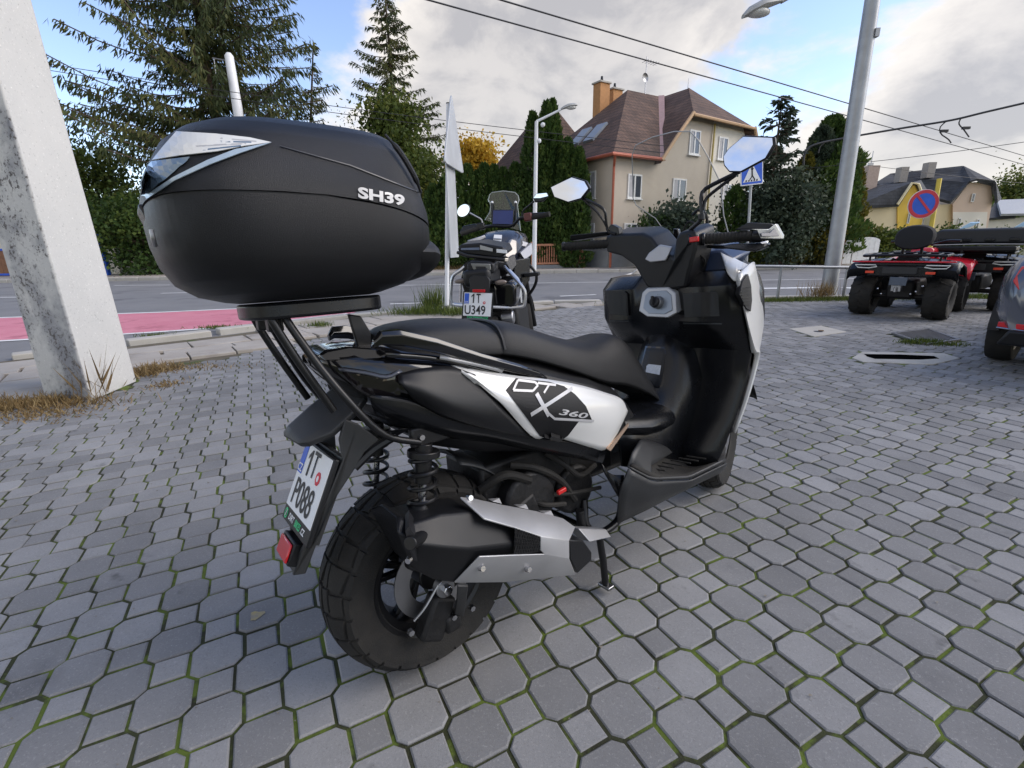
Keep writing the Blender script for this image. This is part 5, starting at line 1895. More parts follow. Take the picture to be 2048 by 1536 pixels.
Q1 = quad('quad_bike', 'red and black quad bike with black oval passenger backrest seen from behind', (6.05, 7.4), 40, True, True)
bk = []
for (x, s) in ((-.24, .5), (-.22, .9), (-.17, 1.0), (-.10, .98), (-.06, .6)):
    bk.append([(x + .06 * math.sin(a) * s, -.02 + .235 * s * math.copysign(abs(math.cos(a)) ** .85, math.cos(a)), 1.16 + .175 * s * math.copysign(abs(math.sin(a)) ** .85, math.sin(a)) + .02) for a in [2 * math.pi * k / 28 for k in range(28)]])
MB().loft(bk, cap=True, closed=True).build('backrest', M('black_fabric', (.012, .012, .013), .85), Q1, smooth=True)
MB().tube([(-.1, .1, .92), (-.12, .1, 1.1)], .02, 8).build('backrest_post', BLKMET, Q1)
MB().tube([(-.1, -.12, .92), (-.12, -.12, 1.1)], .02, 8).build('backrest_post', BLKMET, Q1)
for (x, y, z) in ((-.36, .26, .44), (-.36, -.20, .42), (-.36, -.26, .50), (-.30, .22, .36), (-.34, -.14, .38)):
    MB().ball((x, y, z), .014, 8, 6).build('bolt', CHROME, Q1)
Q2 = quad('quad_bike', 'black quad bike with large black rear luggage box behind the grey car', (7.75, 8.15), 40, False, False)
bxm = MB().prism([(-.34, .54, 1.06), (-.34, -.56, 1.06), (-.36, -.58, 1.22), (-.32, -.54, 1.30), (-.32, .50, 1.30), (-.36, .56, 1.22)], (.5, 0, .01)).build('luggage_box', M('box_black', (.014, .015, .017), .5), Q2, bevel=.04, seg=3)
for k in range(4):
    y = -.42 + k * .28
    MB().box((-.365, y, 1.13), (.02, .12, .05)).build('box_latch', SATIN, Q2, bevel=.01)
MB().box((-.30, 0, .99), (.5, .95, .08)).build('box_base', MATTE, Q2, bevel=.02)
MB().tube([(-.36, .56, 1.05), (-.38, 0, 1.06), (-.36, -.6, 1.05)], .014, 8).build('box_rail', STEEL, Q2, smooth=True)
BLUEP = M('blue_white_plastic', (.35, .55, .72), .2)
for (a, b_) in (((-.2, .28, 1.30), (-.05, .06, 1.40)), ((-.2, -.36, 1.30), (-.1, -.56, 1.38))):
    a, b_ = Vector(a), Vector(b_)
    MB().prism([a, a.lerp(b_, .5) + Vector((0, 0, -.03)), b_, a.lerp(b_, .5) + Vector((0, 0, .05))], (.05, 0, .01)).build('mirror', BLUEP, Q2, bevel=.006)

# ================================================================ grey car at the right edge
V = empty('grey_car', (5.27, 3.92, 0), R(35))
tag(V, 'grey blue car with red tail light cut off by the right edge', 'car')
CARP = M('grey_blue_car_paint', (.085, .095, .125), .2, .35, coat=.7, var=.02)
for (x, y) in ((0, .79), (0, -.79), (2.55, .79), (2.55, -.79)):
    simple_wheel(V, (x, y, .315), .315, .2, .205, knob=False, rim=STEEL)
body = []
prof_ = [(-.78, .30, .62, .62), (-.80, .28, .85, .70), (-.74, .27, 1.0, .76), (-.60, .27, 1.12, .82), (-.2, .26, 1.12, .87), (.8, .25, 1.0, .88), (1.9, .25, .95, .88), (2.8, .26, .90, .86), (3.3, .30, .76, .78), (3.4, .34, .60, .62)]
for (x, z0, z1, hw) in prof_:
    rr = []
    for k in range(32):
        a = 2 * math.pi * k / 32
        c, s = math.cos(a), math.sin(a)
        rr.append((x, math.copysign(abs(c) ** .55, c) * hw, (z0 + z1) / 2 + math.copysign(abs(s) ** .7, s) * (z1 - z0) / 2))
    body.append(rr)
MB().loft(body, cap=True, closed=True).build('body', CARP, V, smooth=True)
cab = []
for (x, z1, hw) in ((-.62, 1.05, .74), (-.45, 1.32, .66), (-.1, 1.46, .62), (.8, 1.48, .62), (1.4, 1.40, .62), (1.95, 1.02, .72)):
    cab.append([(x, -hw, .92), (x, -hw * .96, z1 - .12), (x, -hw * .82, z1), (x, hw * .82, z1), (x, hw * .96, z1 - .12), (x, hw, .92)])
MB().loft(cab, cap=True).build('greenhouse', GLASS, V, smooth=True)
MB().loft([[(x, -hw * .8, z1 + .012), (x, 0, z1 + .03), (x, hw * .8, z1 + .012)] for (x, z1, hw) in ((-.45, 1.32, .66), (-.1, 1.46, .62), (.8, 1.48, .62), (1.4, 1.40, .62))]).build('roof', CARP, V, smooth=True, solid=.02)
for sy in (1, -1):
    MB().lathe([(.33, -.05), (.40, -.05), (.40, .03), (.33, .03)], (0, .84 * sy, .33), 'Y', 24, R(0), R(180)).build('wheel_arch', MATTE, V, smooth=True)
    MB().prism([(-.74, .56 * sy, .72), (-.74, .66 * sy, .72), (-.70, .72 * sy, .80), (-.64, .70 * sy, .92), (-.72, .54 * sy, .92)], (-.06, .01 * sy, 0)).build('tail_light', REDLENS, V, bevel=.01)
    rf_ = MB().prism([(-.80, .42 * sy, .40), (-.72, .74 * sy, .41), (-.72, .74 * sy, .455), (-.80, .42 * sy, .445)], (-.035, .01 * sy, 0)).build('reflector', REDLENS, V, bevel=.005)
    MB().tube([(-.845, .42 * sy, .395), (-.765, .75 * sy, .405)], .006, 6).build('reflector_trim', CHROME, V)
MB().prism([(-.84, .72, .27), (-.84, -.72, .27), (-.86, -.66, .40), (-.86, .66, .40)], (.1, 0, 0)).build('bumper_lower', MATTE, V, bevel=.02)

btext('T', .45, .60, .76, .40, BLACK, .012)
MB().prism([bpt(.33, .56, .004), bpt(.37, .56, .004), bpt(.37, .96, .004), bpt(.34, .96, .004), bpt(.27, .86, .004), bpt(.27, .80, .004), bpt(.33, .87, .004)], nrm * .0006).build('lettering', BLACK, bfr)
btext('U349', .05, .80, .26, .40, BLACK, .012)
btext('CZ', .045, .155, .58, .1, WHITE, .01)
btext('DIRTBIKES.CZ', .16, .92, -.075, .10, GREEN, .01, .0012)

# ================================================================ lids and drains in the lot
def lid(name, label, pts, z, mat, cat):
    c = sum((Vector((*p, 0)) for p in pts), Vector()) / len(pts)
    o = MB().prism([(p[0], p[1], z - .05) for p in pts], (0, 0, .05)).build(name, mat, None, bevel=.004)
    return tag(o, label, cat)


sl_ = lid('inspection_slab', 'pale concrete inspection lid with a dark lifting hole in the paving', [(3.808,6.471), (4.37,6.666), (4.388,6.173), (3.789,5.871)], .006, CONC, 'manhole cover')
hc = (4.043,6.208)
MB().cyl((hc[0], hc[1], .0066), (hc[0], hc[1], .009), .055, .05, 14).build('lifting_hole', BLACK, sl_)
MB().box((hc[0] + .05, hc[1] + .02, .014), (.06, .03, .012)).build('lifting_hook', M('rusty_iron', (.16, .10, .05), .8), sl_, bevel=.003)
gp = [(4.853,5.979), (4.683,5.289), (5.263,5.504), (5.497,6.214)]
gr_ = lid('drain_grate', 'cast iron drain grate edged with grass in the paving', gp, -.003, BLKMET, 'grate')
g0, g1, g2, g3 = (Vector((*p, .008)) for p in gp)
for k in range(12):
    t = (k + .5) / 12
    MB().bar(g0.lerp(g1, t), g3.lerp(g2, t), .018, .018).build('grate_bar', M('worn_iron', (.20, .20, .205), .5, .6), gr_)
for a_, b_ in ((g0, g1), (g1, g2), (g2, g3), (g3, g0)):
    MB().bar(a_, b_, .04, .022).build('grate_frame', M('worn_iron', (.20, .20, .205), .5, .6), gr_)
sp_ = [(3.469,4.728), (3.759,4.992), (4.519,4.855), (4.479,4.627), (4.022,4.408), (3.457,4.553)]
so_ = lid('drain_cover', 'broken pale concrete drain cover with a long dark gap near the grey car', sp_, .004, CONC, 'drain')
MB().prism([(*p, .0045) for p in ((3.696,4.873), (4.033,4.823), (4.307,4.731), (4.264,4.621), (4.052,4.594), (3.652,4.658), (3.645,4.76))], (0, 0, .0015)).build('dark_gap', M('dark_void', (.003, .003, .003), 1.0, spec=0.0), so_)

# ================================================================ the maxi scooter
SC = empty('maxi_scooter', (-.24, 1.16, 0), R(38.5), None, R(5))
tag(SC, 'black and white maxi scooter with large black top case parked in the foreground', 'scooter')
def ring(cx, hx, hy, z, n=36, p=2.6, tilt=0.0, cy=0.0):
    out = []
    for k in range(n):
        a = 2 * math.pi * k / n
        c, s = math.cos(a), math.sin(a)
        x = math.copysign(abs(c) ** (2 / p), c) * hx
        y = math.copysign(abs(s) ** (2 / p), s) * hy
        out.append((cx + x, cy + y, z + tilt * x))
    return out


def wheel(parent, c, r, w, rim_r, steer=0.0, tread='street', rim_mat=BLKMET, spokes=5, disc_side=-1, name='wheel'):
    wh = empty(name, c, 0, parent)
    wh.rotation_mode = 'XYZ'
    wh.rotation_euler = (0, 0, steer)
    hw = w / 2

    def prof(s):      # s in -1..1 across the tread
        y = hw * math.copysign(abs(s) ** .95, s)
        rr = r - .006 - .42 * hw * abs(s) ** 2.6
        return rr, y
    pr = [(rim_r - .006, -hw * .72), (rim_r + .012, -hw * .80), (rim_r + (r - rim_r) * .45, -hw * 1.0)]
    pr += [prof(-1 + 2 * k / 14) for k in range(15)]
    pr += [(rim_r + (r - rim_r) * .45, hw), (rim_r + .012, hw * .80), (rim_r - .006, hw * .72)]
    ty = MB().lathe(pr, (0, 0, 0), 'Y', 72).build('tyre', RUBBER, wh, smooth=True)
    tb = MB()

    def block(poly, lift=.006):
        m = 3
        pts = []
        for (a0, s0), (a1, s1) in zip(poly, poly[1:] + poly[:1]):
            for q in range(m):
                t = q / m
                pts.append((a0 + (a1 - a0) * t, s0 + (s1 - s0) * t))
        ca = sum(p[0] for p in pts) / len(pts)
        cs = sum(p[1] for p in pts) / len(pts)
        lo, hi = [], []
        for a, s in pts:
            rr, y = prof(max(-1.02, min(1.02, s)))
            lo.append(((rr - .004) * math.cos(a), y, (rr - .004) * math.sin(a)))
            a2, s2 = a + (ca - a) * .04, s + (cs - s) * .04
            rr, y = prof(max(-1, min(1, s2)))
            hi.append(((rr + lift) * math.cos(a2), y * (1 + .02), (rr + lift) * math.sin(a2)))
        rr, y = prof(cs)
        ce = ((rr + lift) * math.cos(ca), y, (rr + lift) * math.sin(ca))
        n = len(lo)
        fs = [(i, (i + 1) % n, n + (i + 1) % n, n + i) for i in range(n)] + [(n + i, n + (i + 1) % n, 2 * n) for i in range(n)]
        tb.add(lo + hi + [ce], fs)
    npit = 13
    da = 2 * math.pi / npit
    for i in range(npit):
        a = i * da
        g = .07
        for sg in (-1, 1):
            o = 0 if sg < 0 else da * .5
            def B(*pts):
                block([(a + o + u * da, sg * s) for u, s in pts])
            if tread == 'street':
                B((0.02, .02), (.46, .16), (.40, .42), (-.02, .30))
                B((.52, .04), (.98, .04), (.96, .28), (.50, .20))
                B((.04, .40), (.46, .50), (.40, .86), (.0, .80))
                B((.50, .26), (.95, .34), (.96, .76), (.48, .86))
                B((.02, .86), (.46, .92), (.46, 1.0), (.02, 1.0))
                B((.52, .92), (.96, .84), (.96, 1.0), (.52, 1.0))
            else:
                B((.05, .04), (.45, .04), (.45, .40), (.05, .34))
                B((.55, .46), (.95, .50), (.95, .96), (.55, .92))
                B((.05, .50), (.45, .56), (.45, 1.0), (.05, .98))
                B((.55, .05), (.95, .08), (.95, .38), (.55, .36))
    o = tb.build('tread_blocks', RUBBER, wh, smooth=True, weld=False, autosmooth=30)
    o['kind'] = 'stuff'
    rm = MB()
    rm.lathe([(rim_r - .004, -hw * .74), (rim_r + .006, -hw * .80), (rim_r - .004, -hw * .66), (rim_r - .022, -hw * .5), (rim_r - .030, 0), (rim_r - .022, hw * .5), (rim_r - .004, hw * .66), (rim_r + .006, hw * .80), (rim_r - .004, hw * .74)], (0, 0, 0), 'Y', 56)
    rm.build('rim', rim_mat, wh, smooth=True)
    MB().cyl((0, -hw * .75, 0), (0, hw * .75, 0), .042, .042, 20).build('hub', rim_mat, wh, bevel=.004)
    for k in range(spokes):
        a = 2 * math.pi * k / spokes + .3
        for d in (-.16, .16):
            MB().bar((.03 * math.cos(a), 0, .03 * math.sin(a)), ((rim_r - .015) * math.cos(a + d), -.012, (rim_r - .015) * math.sin(a + d)), .020, .016).build('spoke', rim_mat, wh, bevel=.003)
    yb = disc_side * hw * .82
    MB().lathe([(.075, yb), (.118, yb), (.118, yb + .004), (.075, yb + .004), (.075, yb)], (0, 0, 0), 'Y', 48).build('brake_disc', STEEL, wh, smooth=True)
    return wh


# ---------------------------------------------------------------- wheels
rw = wheel(SC, (-.015, 0, .279), .279, .178, .165)
fw = wheel(SC, (1.575, 0, .283), .283, .13, .178, steer=.30)
# ---------------------------------------------------------------- underside: engine, swing arm, brake caliper, hoses
eng = MB()
eng.box((.34, .02, .44), (.36, .2, .2))
eng.cyl((.30, -.13, .40), (.30, .15, .40), .10, .10, 20)
eng.cyl((.52, -.10, .36), (.52, .14, .36), .085, .085, 20)
eng.box((.62, 0, .45), (.22, .16, .16))
eng.box((.15, .13, .36), (.62, .07, .16))
eng.cyl((.02, .10, .32), (.02, .18, .32), .10, .10, 24)
eng.build('engine', DARKM, SC, bevel=.012)
MB().bar((-.02, -.115, .285), (.32, -.12, .40), .03, .075).build('swing_arm', DARKM, SC, bevel=.01)
MB().box((-.05, -.12, .20), (.07, .05, .12), Matrix.Rotation(.5, 3, 'Y')).box((-.01, -.125, .17), (.05, .05, .05)).build('brake_caliper', DARKM, SC, bevel=.01)
MB().cyl((-.02, -.118, .279), (-.02, -.142, .279), .027, .027, 20).build('axle_washer', STEEL, SC, bevel=.002)
MB().cyl((-.02, -.14, .279), (-.02, -.158, .279), .015, .014, 6).build('axle_nut', CHROME, SC, bevel=.002)
MB().tube(smooth_path([(-0.048,-0.155,0.309), (-0.091,-0.155,0.266), (-0.122,-0.15,0.242)], 8), .0035, 6).build('brake_hose', STEEL, SC, smooth=True)
for p in ((-0.132,-0.14,0.212), (0.05,-0.14,0.185), (-0.009,-0.14,0.189)):
    MB().cyl(p, (p[0], p[1] - .012, p[2]), .009, .008, 6).build('bolt', CHROME, SC)
for pts, r in (([(0.251,-0.1,0.53), (0.321,-0.13,0.508), (0.419,-0.13,0.436), (0.49,-0.12,0.34)], .011), ([(0.39,-0.1,0.528), (0.453,-0.12,0.473), (0.508,-0.13,0.424), (0.592,-0.12,0.431)], .009), ([(0.153,-0.08,0.478), (0.216,-0.12,0.515), (0.298,-0.13,0.476)], .013), ([(0.383,-0.12,0.395), (0.482,-0.13,0.372), (0.613,-0.12,0.342)], .007), ([(0.317,-0.1,0.395), (0.342,-0.14,0.383), (0.426,-0.14,0.356)], .008)):
    MB().tube(smooth_path(pts, 14), r, 8).build('hose', RUBBER, SC, smooth=True)
MB().box((0.404,-0.15,0.411), (.035, .012, .014), Matrix.Rotation(-.1, 3, 'Y')).build('connector', REDP, SC, bevel=.003)
MB().tube(smooth_path([(0.553,-0.1,0.311), (0.537,-0.12,0.232), (0.605,-0.12,0.174), (0.702,-0.12,0.186), (0.752,-0.1,0.239)], 20), .014, 10).build('header_pipe', BLKMET, SC, smooth=True)
MB().cyl((0.511,-0.12,0.296), (0.516,-0.12,0.221), .016, .016, 12).build('sensor', DARKM, SC, bevel=.003)
# inner mudguard
MB().lathe([(.305, -.085), (.32, -.05), (.325, 0), (.32, .05), (.305, .085)], (.0, 0, .285), 'Y', 20, R(15), R(72)).build('inner_mudguard', GREYP, SC, smooth=True, solid=.004)
# ---------------------------------------------------------------- shocks
for sy in (-1, 1):
    a, b_ = Vector((-.035, .142 * sy, .685)), Vector((-.085, .142 * sy, .36))
    ax = (b_ - a)
    sh = MB().cyl(a, a.lerp(b_, .30), .021, .021, 16).cyl(a.lerp(b_, .25), b_, .009, .009, 12).build('shock_absorber', BLKMET, SC, bevel=.002)
    MB().cyl(a.lerp(b_, .29), a.lerp(b_, .80), .0105, .0105, 12).build('damper_rod', CHROME, sh, smooth=True)
    q = ax.to_track_quat('Z', 'Y').to_matrix()
    hl = [a.lerp(b_, .10 + .8 * t / 150) + q @ Vector((.033 * math.cos(t * 2 * math.pi * 7.5 / 150), .033 * math.sin(t * 2 * math.pi * 7.5 / 150), 0)) for t in range(151)]
    MB().tube(hl, .0052, 8).build('coil_spring', BLKMET, sh, smooth=True)
    for u0, u1 in ((.05, .10), (.90, .94)):
        MB().cyl(a.lerp(b_, u0), a.lerp(b_, u1), .04, .04, 18).build('spring_seat', BLKMET, sh, bevel=.002)
    MB().box(a + Vector((.03, 0, .02)), (.13, .02, .05)).build('mount', BLKMET, sh, bevel=.006)
    for dx in (-.01, .055):
        MB().cyl(a + Vector((dx, -.01 * 1, .02)), a + Vector((dx, -.017, .02)), .007, .007, 8).build('bolt', STEEL, sh)

# ---------------------------------------------------------------- muffler
def mring(T, Cc, B, yi=.17):
    def inn(p, y):
        return (p[0], y, p[2])
    return [T, Cc, B, inn(B, -.115), inn(Cc, -.085), inn(T, -.115)]


mr = [mring((-0.148,-0.205,0.56), (-0.173,-0.24,0.543), (-0.137,-0.205,0.427)), mring((-0.129,-0.225,0.541), (-0.136,-0.262,0.507), (-0.128,-0.22,0.417)), mring((-0.056,-0.226,0.536), (-0.083,-0.268,0.478), (-0.088,-0.215,0.373)),
      mring((0.031,-0.226,0.51), (-0.017,-0.268,0.444), (-0.023,-0.215,0.331)), mring((0.151,-0.235,0.42), (0.127,-0.262,0.395), (0.152,-0.22,0.289)), mring((0.353,-0.22,0.303), (0.331,-0.24,0.28), (0.365,-0.2,0.188))]
mf = MB().loft(mr, cap=True, closed=True).build('muffler', MATTE, SC, bevel=.007, seg=3, ang=12)
bv = bvh_of(mf)
MB().prism([(-0.161,-0.262,0.549), (-0.151,-0.262,0.556), (-0.142,-0.266,0.531), (-0.142,-0.272,0.503), (-0.144,-0.266,0.472), (-0.152,-0.262,0.476), (-0.159,-0.262,0.515)], (.03, .06, .005)).build('outlet_recess', BLACK, mf)
MB().cyl((-0.16,-0.275,0.524), Vector((-0.135,-0.25,0.503)) + Vector((.03, .02, 0)), .015, .015, 16).build('tailpipe', BLKMET, mf, bevel=.002)
MB().cyl((-0.148,-0.235,0.465), Vector((-0.148,-0.235,0.465)) + Vector((-.008, -.006, 0)), .008, .007, 8).build('bolt', CHROME, mf)
hsb = MB()
up = [(0.018,-0.2,0.545), (0.043,-0.262,0.499), (0.125,-0.268,0.446), (0.209,-0.27,0.386), (0.312,-0.27,0.33), (0.373,-0.235,0.334), (0.346,-0.212,0.365), (0.257,-0.2,0.417), (0.152,-0.19,0.471), (0.065,-0.185,0.519)]
hsb.add(up, [(0, 1, 9), (1, 2, 8, 9), (2, 3, 7, 8), (3, 4, 6, 7), (4, 5, 6)])
mid = [(0.209,-0.27,0.386), (0.312,-0.27,0.33), (0.307,-0.272,0.277), (0.215,-0.274,0.332), (0.203,-0.273,0.348)]
hsb.add(mid, [(0, 1, 2, 3, 4)])
lo = [(0.01,-0.274,0.416), (0.109,-0.274,0.376), (0.215,-0.274,0.332), (0.307,-0.272,0.277), (0.364,-0.235,0.18), (0.212,-0.235,0.239), (0.105,-0.232,0.28), (-0.038,-0.225,0.345)]
hsb.add(lo, [(0, 1, 6, 7), (1, 2, 5, 6), (2, 3, 4, 5)])
hs_o = hsb.build('heat_shield', SILVER, SC, solid=.005, bevel=.0025, seg=2, ang=20)
for (a_, b_) in (((0.119,-0.189,0.492), (0.148,-0.19,0.475)), ((0.199,-0.197,0.449), (0.231,-0.199,0.43)), ((0.28,-0.205,0.403), (0.315,-0.208,0.382))):
    a_, b_ = Vector(a_), Vector(b_)
    MB().add([a_, b_, b_ + Vector((.004, .03, -.004)), a_ + Vector((.004, .03, -.004)), b_ + Vector((.002, .014, .012))], [(0, 1, 4), (1, 2, 4), (2, 3, 4), (3, 0, 4), (0, 3, 2, 1)]).build('rib', SILVER, hs_o, bevel=.001)
for p in ((0.045,-0.196,0.53), (0.02,-0.262,0.375), (0.163,-0.262,0.305)):
    n_ = Vector(p)
    MB().cyl(n_ + Vector((0, .004, 0)), n_ + Vector((0, -.008, .003)), .0085, .007, 10).build('bolt', CHROME, hs_o)
gr = MB().add([(0.13,-0.262,0.441), (0.219,-0.262,0.377), (0.214,-0.264,0.34), (0.117,-0.266,0.369)], [(0, 1, 2, 3)]).build('grille_back', BLACK, hs_o, solid=.003)
gm = MB()
c0, c1, c2, c3 = (Vector(p) for p in ((0.125,-0.268,0.444), (0.212,-0.268,0.382), (0.208,-0.27,0.345), (0.114,-0.27,0.374)))
for k in range(1, 11):
    for sgn in (1, -1):
        a_ = k / 11
        u0, u1 = a_ - .09 * sgn * 1.2, a_ + .09 * sgn * 1.2
        p = c0.lerp(c1, min(1, max(0, u0)))
        q_ = c3.lerp(c2, min(1, max(0, u1)))
        gm.tube([p, q_], .0011, 4)
for k in range(1, 6):
    gm.tube([c0.lerp(c3, k / 6), c1.lerp(c2, k / 6)], .0010, 4)
gm.build('grille_mesh', DARKM, hs_o, weld=False)['kind'] = 'stuff'
MB().prism([(0.322,-0.262,0.325), (0.389,-0.25,0.29), (0.433,-0.24,0.228), (0.432,-0.24,0.2), (0.377,-0.23,0.176), (0.32,-0.262,0.265)], (.0, .05, 0)).build('front_bracket', MATTE, SC, bevel=.004)
MB().prism([(0.42,-0.2,0.297), (0.437,-0.23,0.256), (0.571,-0.2,0.205), (0.568,-0.18,0.227)], (.0, .05, -.01)).build('pipe_cover', SILVER, SC, bevel=.003)
MB().add([(-0.031,-0.225,0.342), (-0.002,-0.225,0.327), (0.019,-0.165,0.229), (0.017,-0.15,0.19), (-0.008,-0.15,0.209), (-0.009,-0.17,0.254)], [(0, 1, 2, 3, 4, 5)]).build('muffler_bracket', GREYP, SC, solid=.01, bevel=.002)
st = MB().tube([(0.555,-0.16,0.206), (0.56,-0.17,0.112), (.568, -.17, .012)], .0125, 10)
st.build('stand_leg', BLKMET, SC, smooth=True)
MB().box((.570, -.17, .010), (.03, .05, .012)).build('stand_foot', STEEL, SC, bevel=.003)
MB().tube([(.53, .16, .22), (.56, .165, .1), (.568, .17, .024)], .0125, 10).build('stand_leg', BLKMET, SC, smooth=True)
MB().tube([(.53, -.15, .22), (.53, .16, .22)], .014, 10).build('stand_axle', BLKMET, SC, smooth=True)

# ---------------------------------------------------------------- body
core = []
for (x, hw, z0, z1) in ((-.12, .10, .76, .88), (0, .145, .66, .90), (.15, .165, .60, .89), (.35, .175, .55, .83), (.55, .17, .50, .76), (.70, .15, .47, .68), (.80, .13, .44, .60)):
    core.append([(x, -hw, z0 + .06), (x, -hw * .7, z0), (x, hw * .7, z0), (x, hw, z0 + .06), (x, hw, z1 - .05), (x, hw * .7, z1), (x, -hw * .7, z1), (x, -hw, z1 - .05)])
MB().loft(core, cap=True, closed=True).build('under_body', MATTE, SC, smooth=True, bevel=.01)
tl = []
for (x, hw, z0, z1, p) in ((-.232, .048, .898, .922, 2.5), (-.205, .085, .86, .934, 2.8), (-.16, .118, .81, .94, 3), (-.09, .15, .76, .935, 3), (.0, .168, .72, .92, 3), (.12, .178, .70, .885, 3)):
    zc, hz = (z0 + z1) / 2, (z1 - z0) / 2
    rr = []
    for k in range(28):
        a = 2 * math.pi * k / 28
        c, s = math.cos(a), math.sin(a)
        rr.append((x, math.copysign(abs(c) ** (2 / p), c) * hw, zc + math.copysign(abs(s) ** (2 / p), s) * hz))
    tl.append(rr)
tail = MB().loft(tl, cap=True, closed=True).build('tail_cowl', GLOSS, SC, smooth=True)
bt = bvh_of(tail)
# smoked rear light with its bright edge
SMOKE = M('smoked_lens', (.012, .010, .011), .06, coat=.7)
o = poly_sheet('tail_light', [(-0.224,-0.2,0.902), (-0.147,-0.2,0.875), (-0.101,-0.2,0.874), (-0.11,-0.2,0.805), (-0.169,-0.2,0.833), (-0.2,-0.2,0.864)], SMOKE, SC)
lay_from(o, bt, .004)
add_mods(o, solid=.004)
o2_ = poly_sheet('light_edge', [(-0.209,-0.2,0.889), (-0.19,-0.2,0.861), (-0.169,-0.2,0.836), (-0.101,-0.2,0.804), (-0.1,-0.2,0.809), (-0.165,-0.2,0.84), (-0.185,-0.2,0.864), (-0.203,-0.2,0.888)], M('lens_edge_grey', (.16, .16, .17), .2), SC)
lay_from(o2_, bt, .0065)
# deck behind the seat
MB().prism([(-0.225,-0.06,0.922), (-0.209,-0.07,0.934), (-0.162,-0.09,0.936), (-0.119,-0.13,0.928), (-0.073,-0.15,0.906), (-0.116,-0.14,0.907), (-0.218,-0.08,0.909)], (0, .14, .002)).build('tail_deck', GLOSS, SC, bevel=.006)
for d in (0, 7, 14):
    pass
MB().tube([(-0.201,-0.07,0.928), (-0.163,-0.09,0.931), (-0.123,-0.11,0.924)], .003, 6).tube([(-0.194,-0.07,0.92), (-0.152,-0.09,0.922), (-0.114,-0.115,0.916)], .003, 6).build('deck_rib', SATIN, SC)
panel('tail_stripe', [[(-0.202,-0.11,0.897), (-0.154,-0.14,0.884), (-0.115,-0.16,0.87), (-0.084,-0.165,0.879)], [(-0.201,-0.115,0.891), (-0.156,-0.143,0.878), (-0.117,-0.164,0.864), (-0.079,-0.168,0.872)]], M('tail_stripe_blue_black', (.05, .055, .07), .12, coat=.6), SC, 10, .006)

# side covers: white outer, black inner, lower dark
sc_rows = [[(0.051,-0.165,0.87), (0.121,-0.182,0.842), (0.216,-0.195,0.814), (0.33,-0.203,0.783), (0.448,-0.205,0.745), (0.552,-0.202,0.703), (0.645,-0.195,0.66), (0.689,-0.185,0.608)],
           [(0.061,-0.18,0.858), (0.121,-0.207,0.806), (0.201,-0.222,0.766), (0.307,-0.228,0.738), (0.421,-0.229,0.708), (0.521,-0.226,0.675), (0.61,-0.215,0.639), (0.671,-0.195,0.604)],
           [(0.071,-0.19,0.848), (0.135,-0.215,0.775), (0.213,-0.229,0.718), (0.315,-0.235,0.68), (0.41,-0.236,0.651), (0.511,-0.23,0.616), (0.592,-0.218,0.59), (0.657,-0.198,0.594)],
           [(0.087,-0.195,0.838), (0.154,-0.215,0.754), (0.25,-0.215,0.64), (0.313,-0.213,0.627), (0.387,-0.215,0.592), (0.477,-0.214,0.547), (0.544,-0.21,0.521), (0.618,-0.2,0.554)]]
side_r = panel('side_cover', sc_rows, WHITEP, SC, 34, .006, rows=16)
panel('side_cover', sc_rows, WHITEP, SC, 34, .006, rows=16, mirror=True)
bs_rows = [[(-0.09,-0.168,0.869), (-0.04,-0.176,0.874), (0.037,-0.18,0.866), (0.099,-0.19,0.837)],
           [(-0.097,-0.19,0.85), (-0.036,-0.207,0.815), (0.048,-0.212,0.771), (0.158,-0.214,0.74)],
           [(-0.065,-0.178,0.803), (0.005,-0.192,0.748), (0.119,-0.2,0.69), (0.252,-0.208,0.635)]]
panel('side_panel', bs_rows, MATTE, SC, 18, .006, rows=12)
panel('side_panel', bs_rows, MATTE, SC, 18, .006, rows=12, mirror=True)
ls_rows = [[(-0.154,-0.15,0.831), (-0.062,-0.172,0.804), (0.008,-0.186,0.749), (0.124,-0.194,0.69), (0.26,-0.203,0.634), (0.398,-0.204,0.586), (0.563,-0.2,0.512)],
           [(-0.151,-0.145,0.801), (-0.064,-0.17,0.758), (0.02,-0.178,0.712), (0.132,-0.184,0.666), (0.268,-0.19,0.604), (0.409,-0.19,0.545), (0.561,-0.188,0.479)],
           [(-0.117,-0.12,0.747), (-0.047,-0.14,0.719), (0.048,-0.15,0.675), (0.158,-0.155,0.636), (0.292,-0.16,0.576), (0.438,-0.16,0.513), (0.585,-0.16,0.451)]]
panel('lower_fairing', ls_rows, SATIN, SC, 24, .006, rows=9)
panel('lower_fairing', ls_rows, SATIN, SC, 24, .006, rows=9, mirror=True)
for pts in (((-0.185,-0.165,0.804), (-0.097,-0.176,0.758), (-0.142,-0.172,0.777)), ((-0.135,-0.16,0.745), (-0.078,-0.172,0.74), (-0.107,-0.16,0.726))):
    a_, b_, c_ = (Vector(p) for p in pts)
    MB().add([a_, b_, c_, a_.lerp(b_, .55) + Vector((0, -.012, .004))], [(0, 1, 2), (0, 3, 1), (1, 3, 2), (0, 2, 3)]).build('fin', SATIN, SC, bevel=.001)
# decals on the white cover
bsd = bvh_of(side_r)
Yd = -.23
black_poly = [(0.194,-0.23,0.815), (0.16,-0.23,0.791), (0.277,-0.23,0.657), (0.262,-0.23,0.643), (0.33,-0.23,0.608), (0.366,-0.23,0.617), (0.416,-0.23,0.651), (0.468,-0.23,0.636), (0.443,-0.23,0.687), (0.401,-0.23,0.731), (0.36,-0.23,0.762), (0.305,-0.23,0.785)]
lay_from(poly_sheet('black_decal', black_poly, M('decal_black', (.008, .008, .009), .5, spec=.3), SC), bsd, .0022)
GREYD = M('grey_decal', (.40, .40, .41), .35, .2)


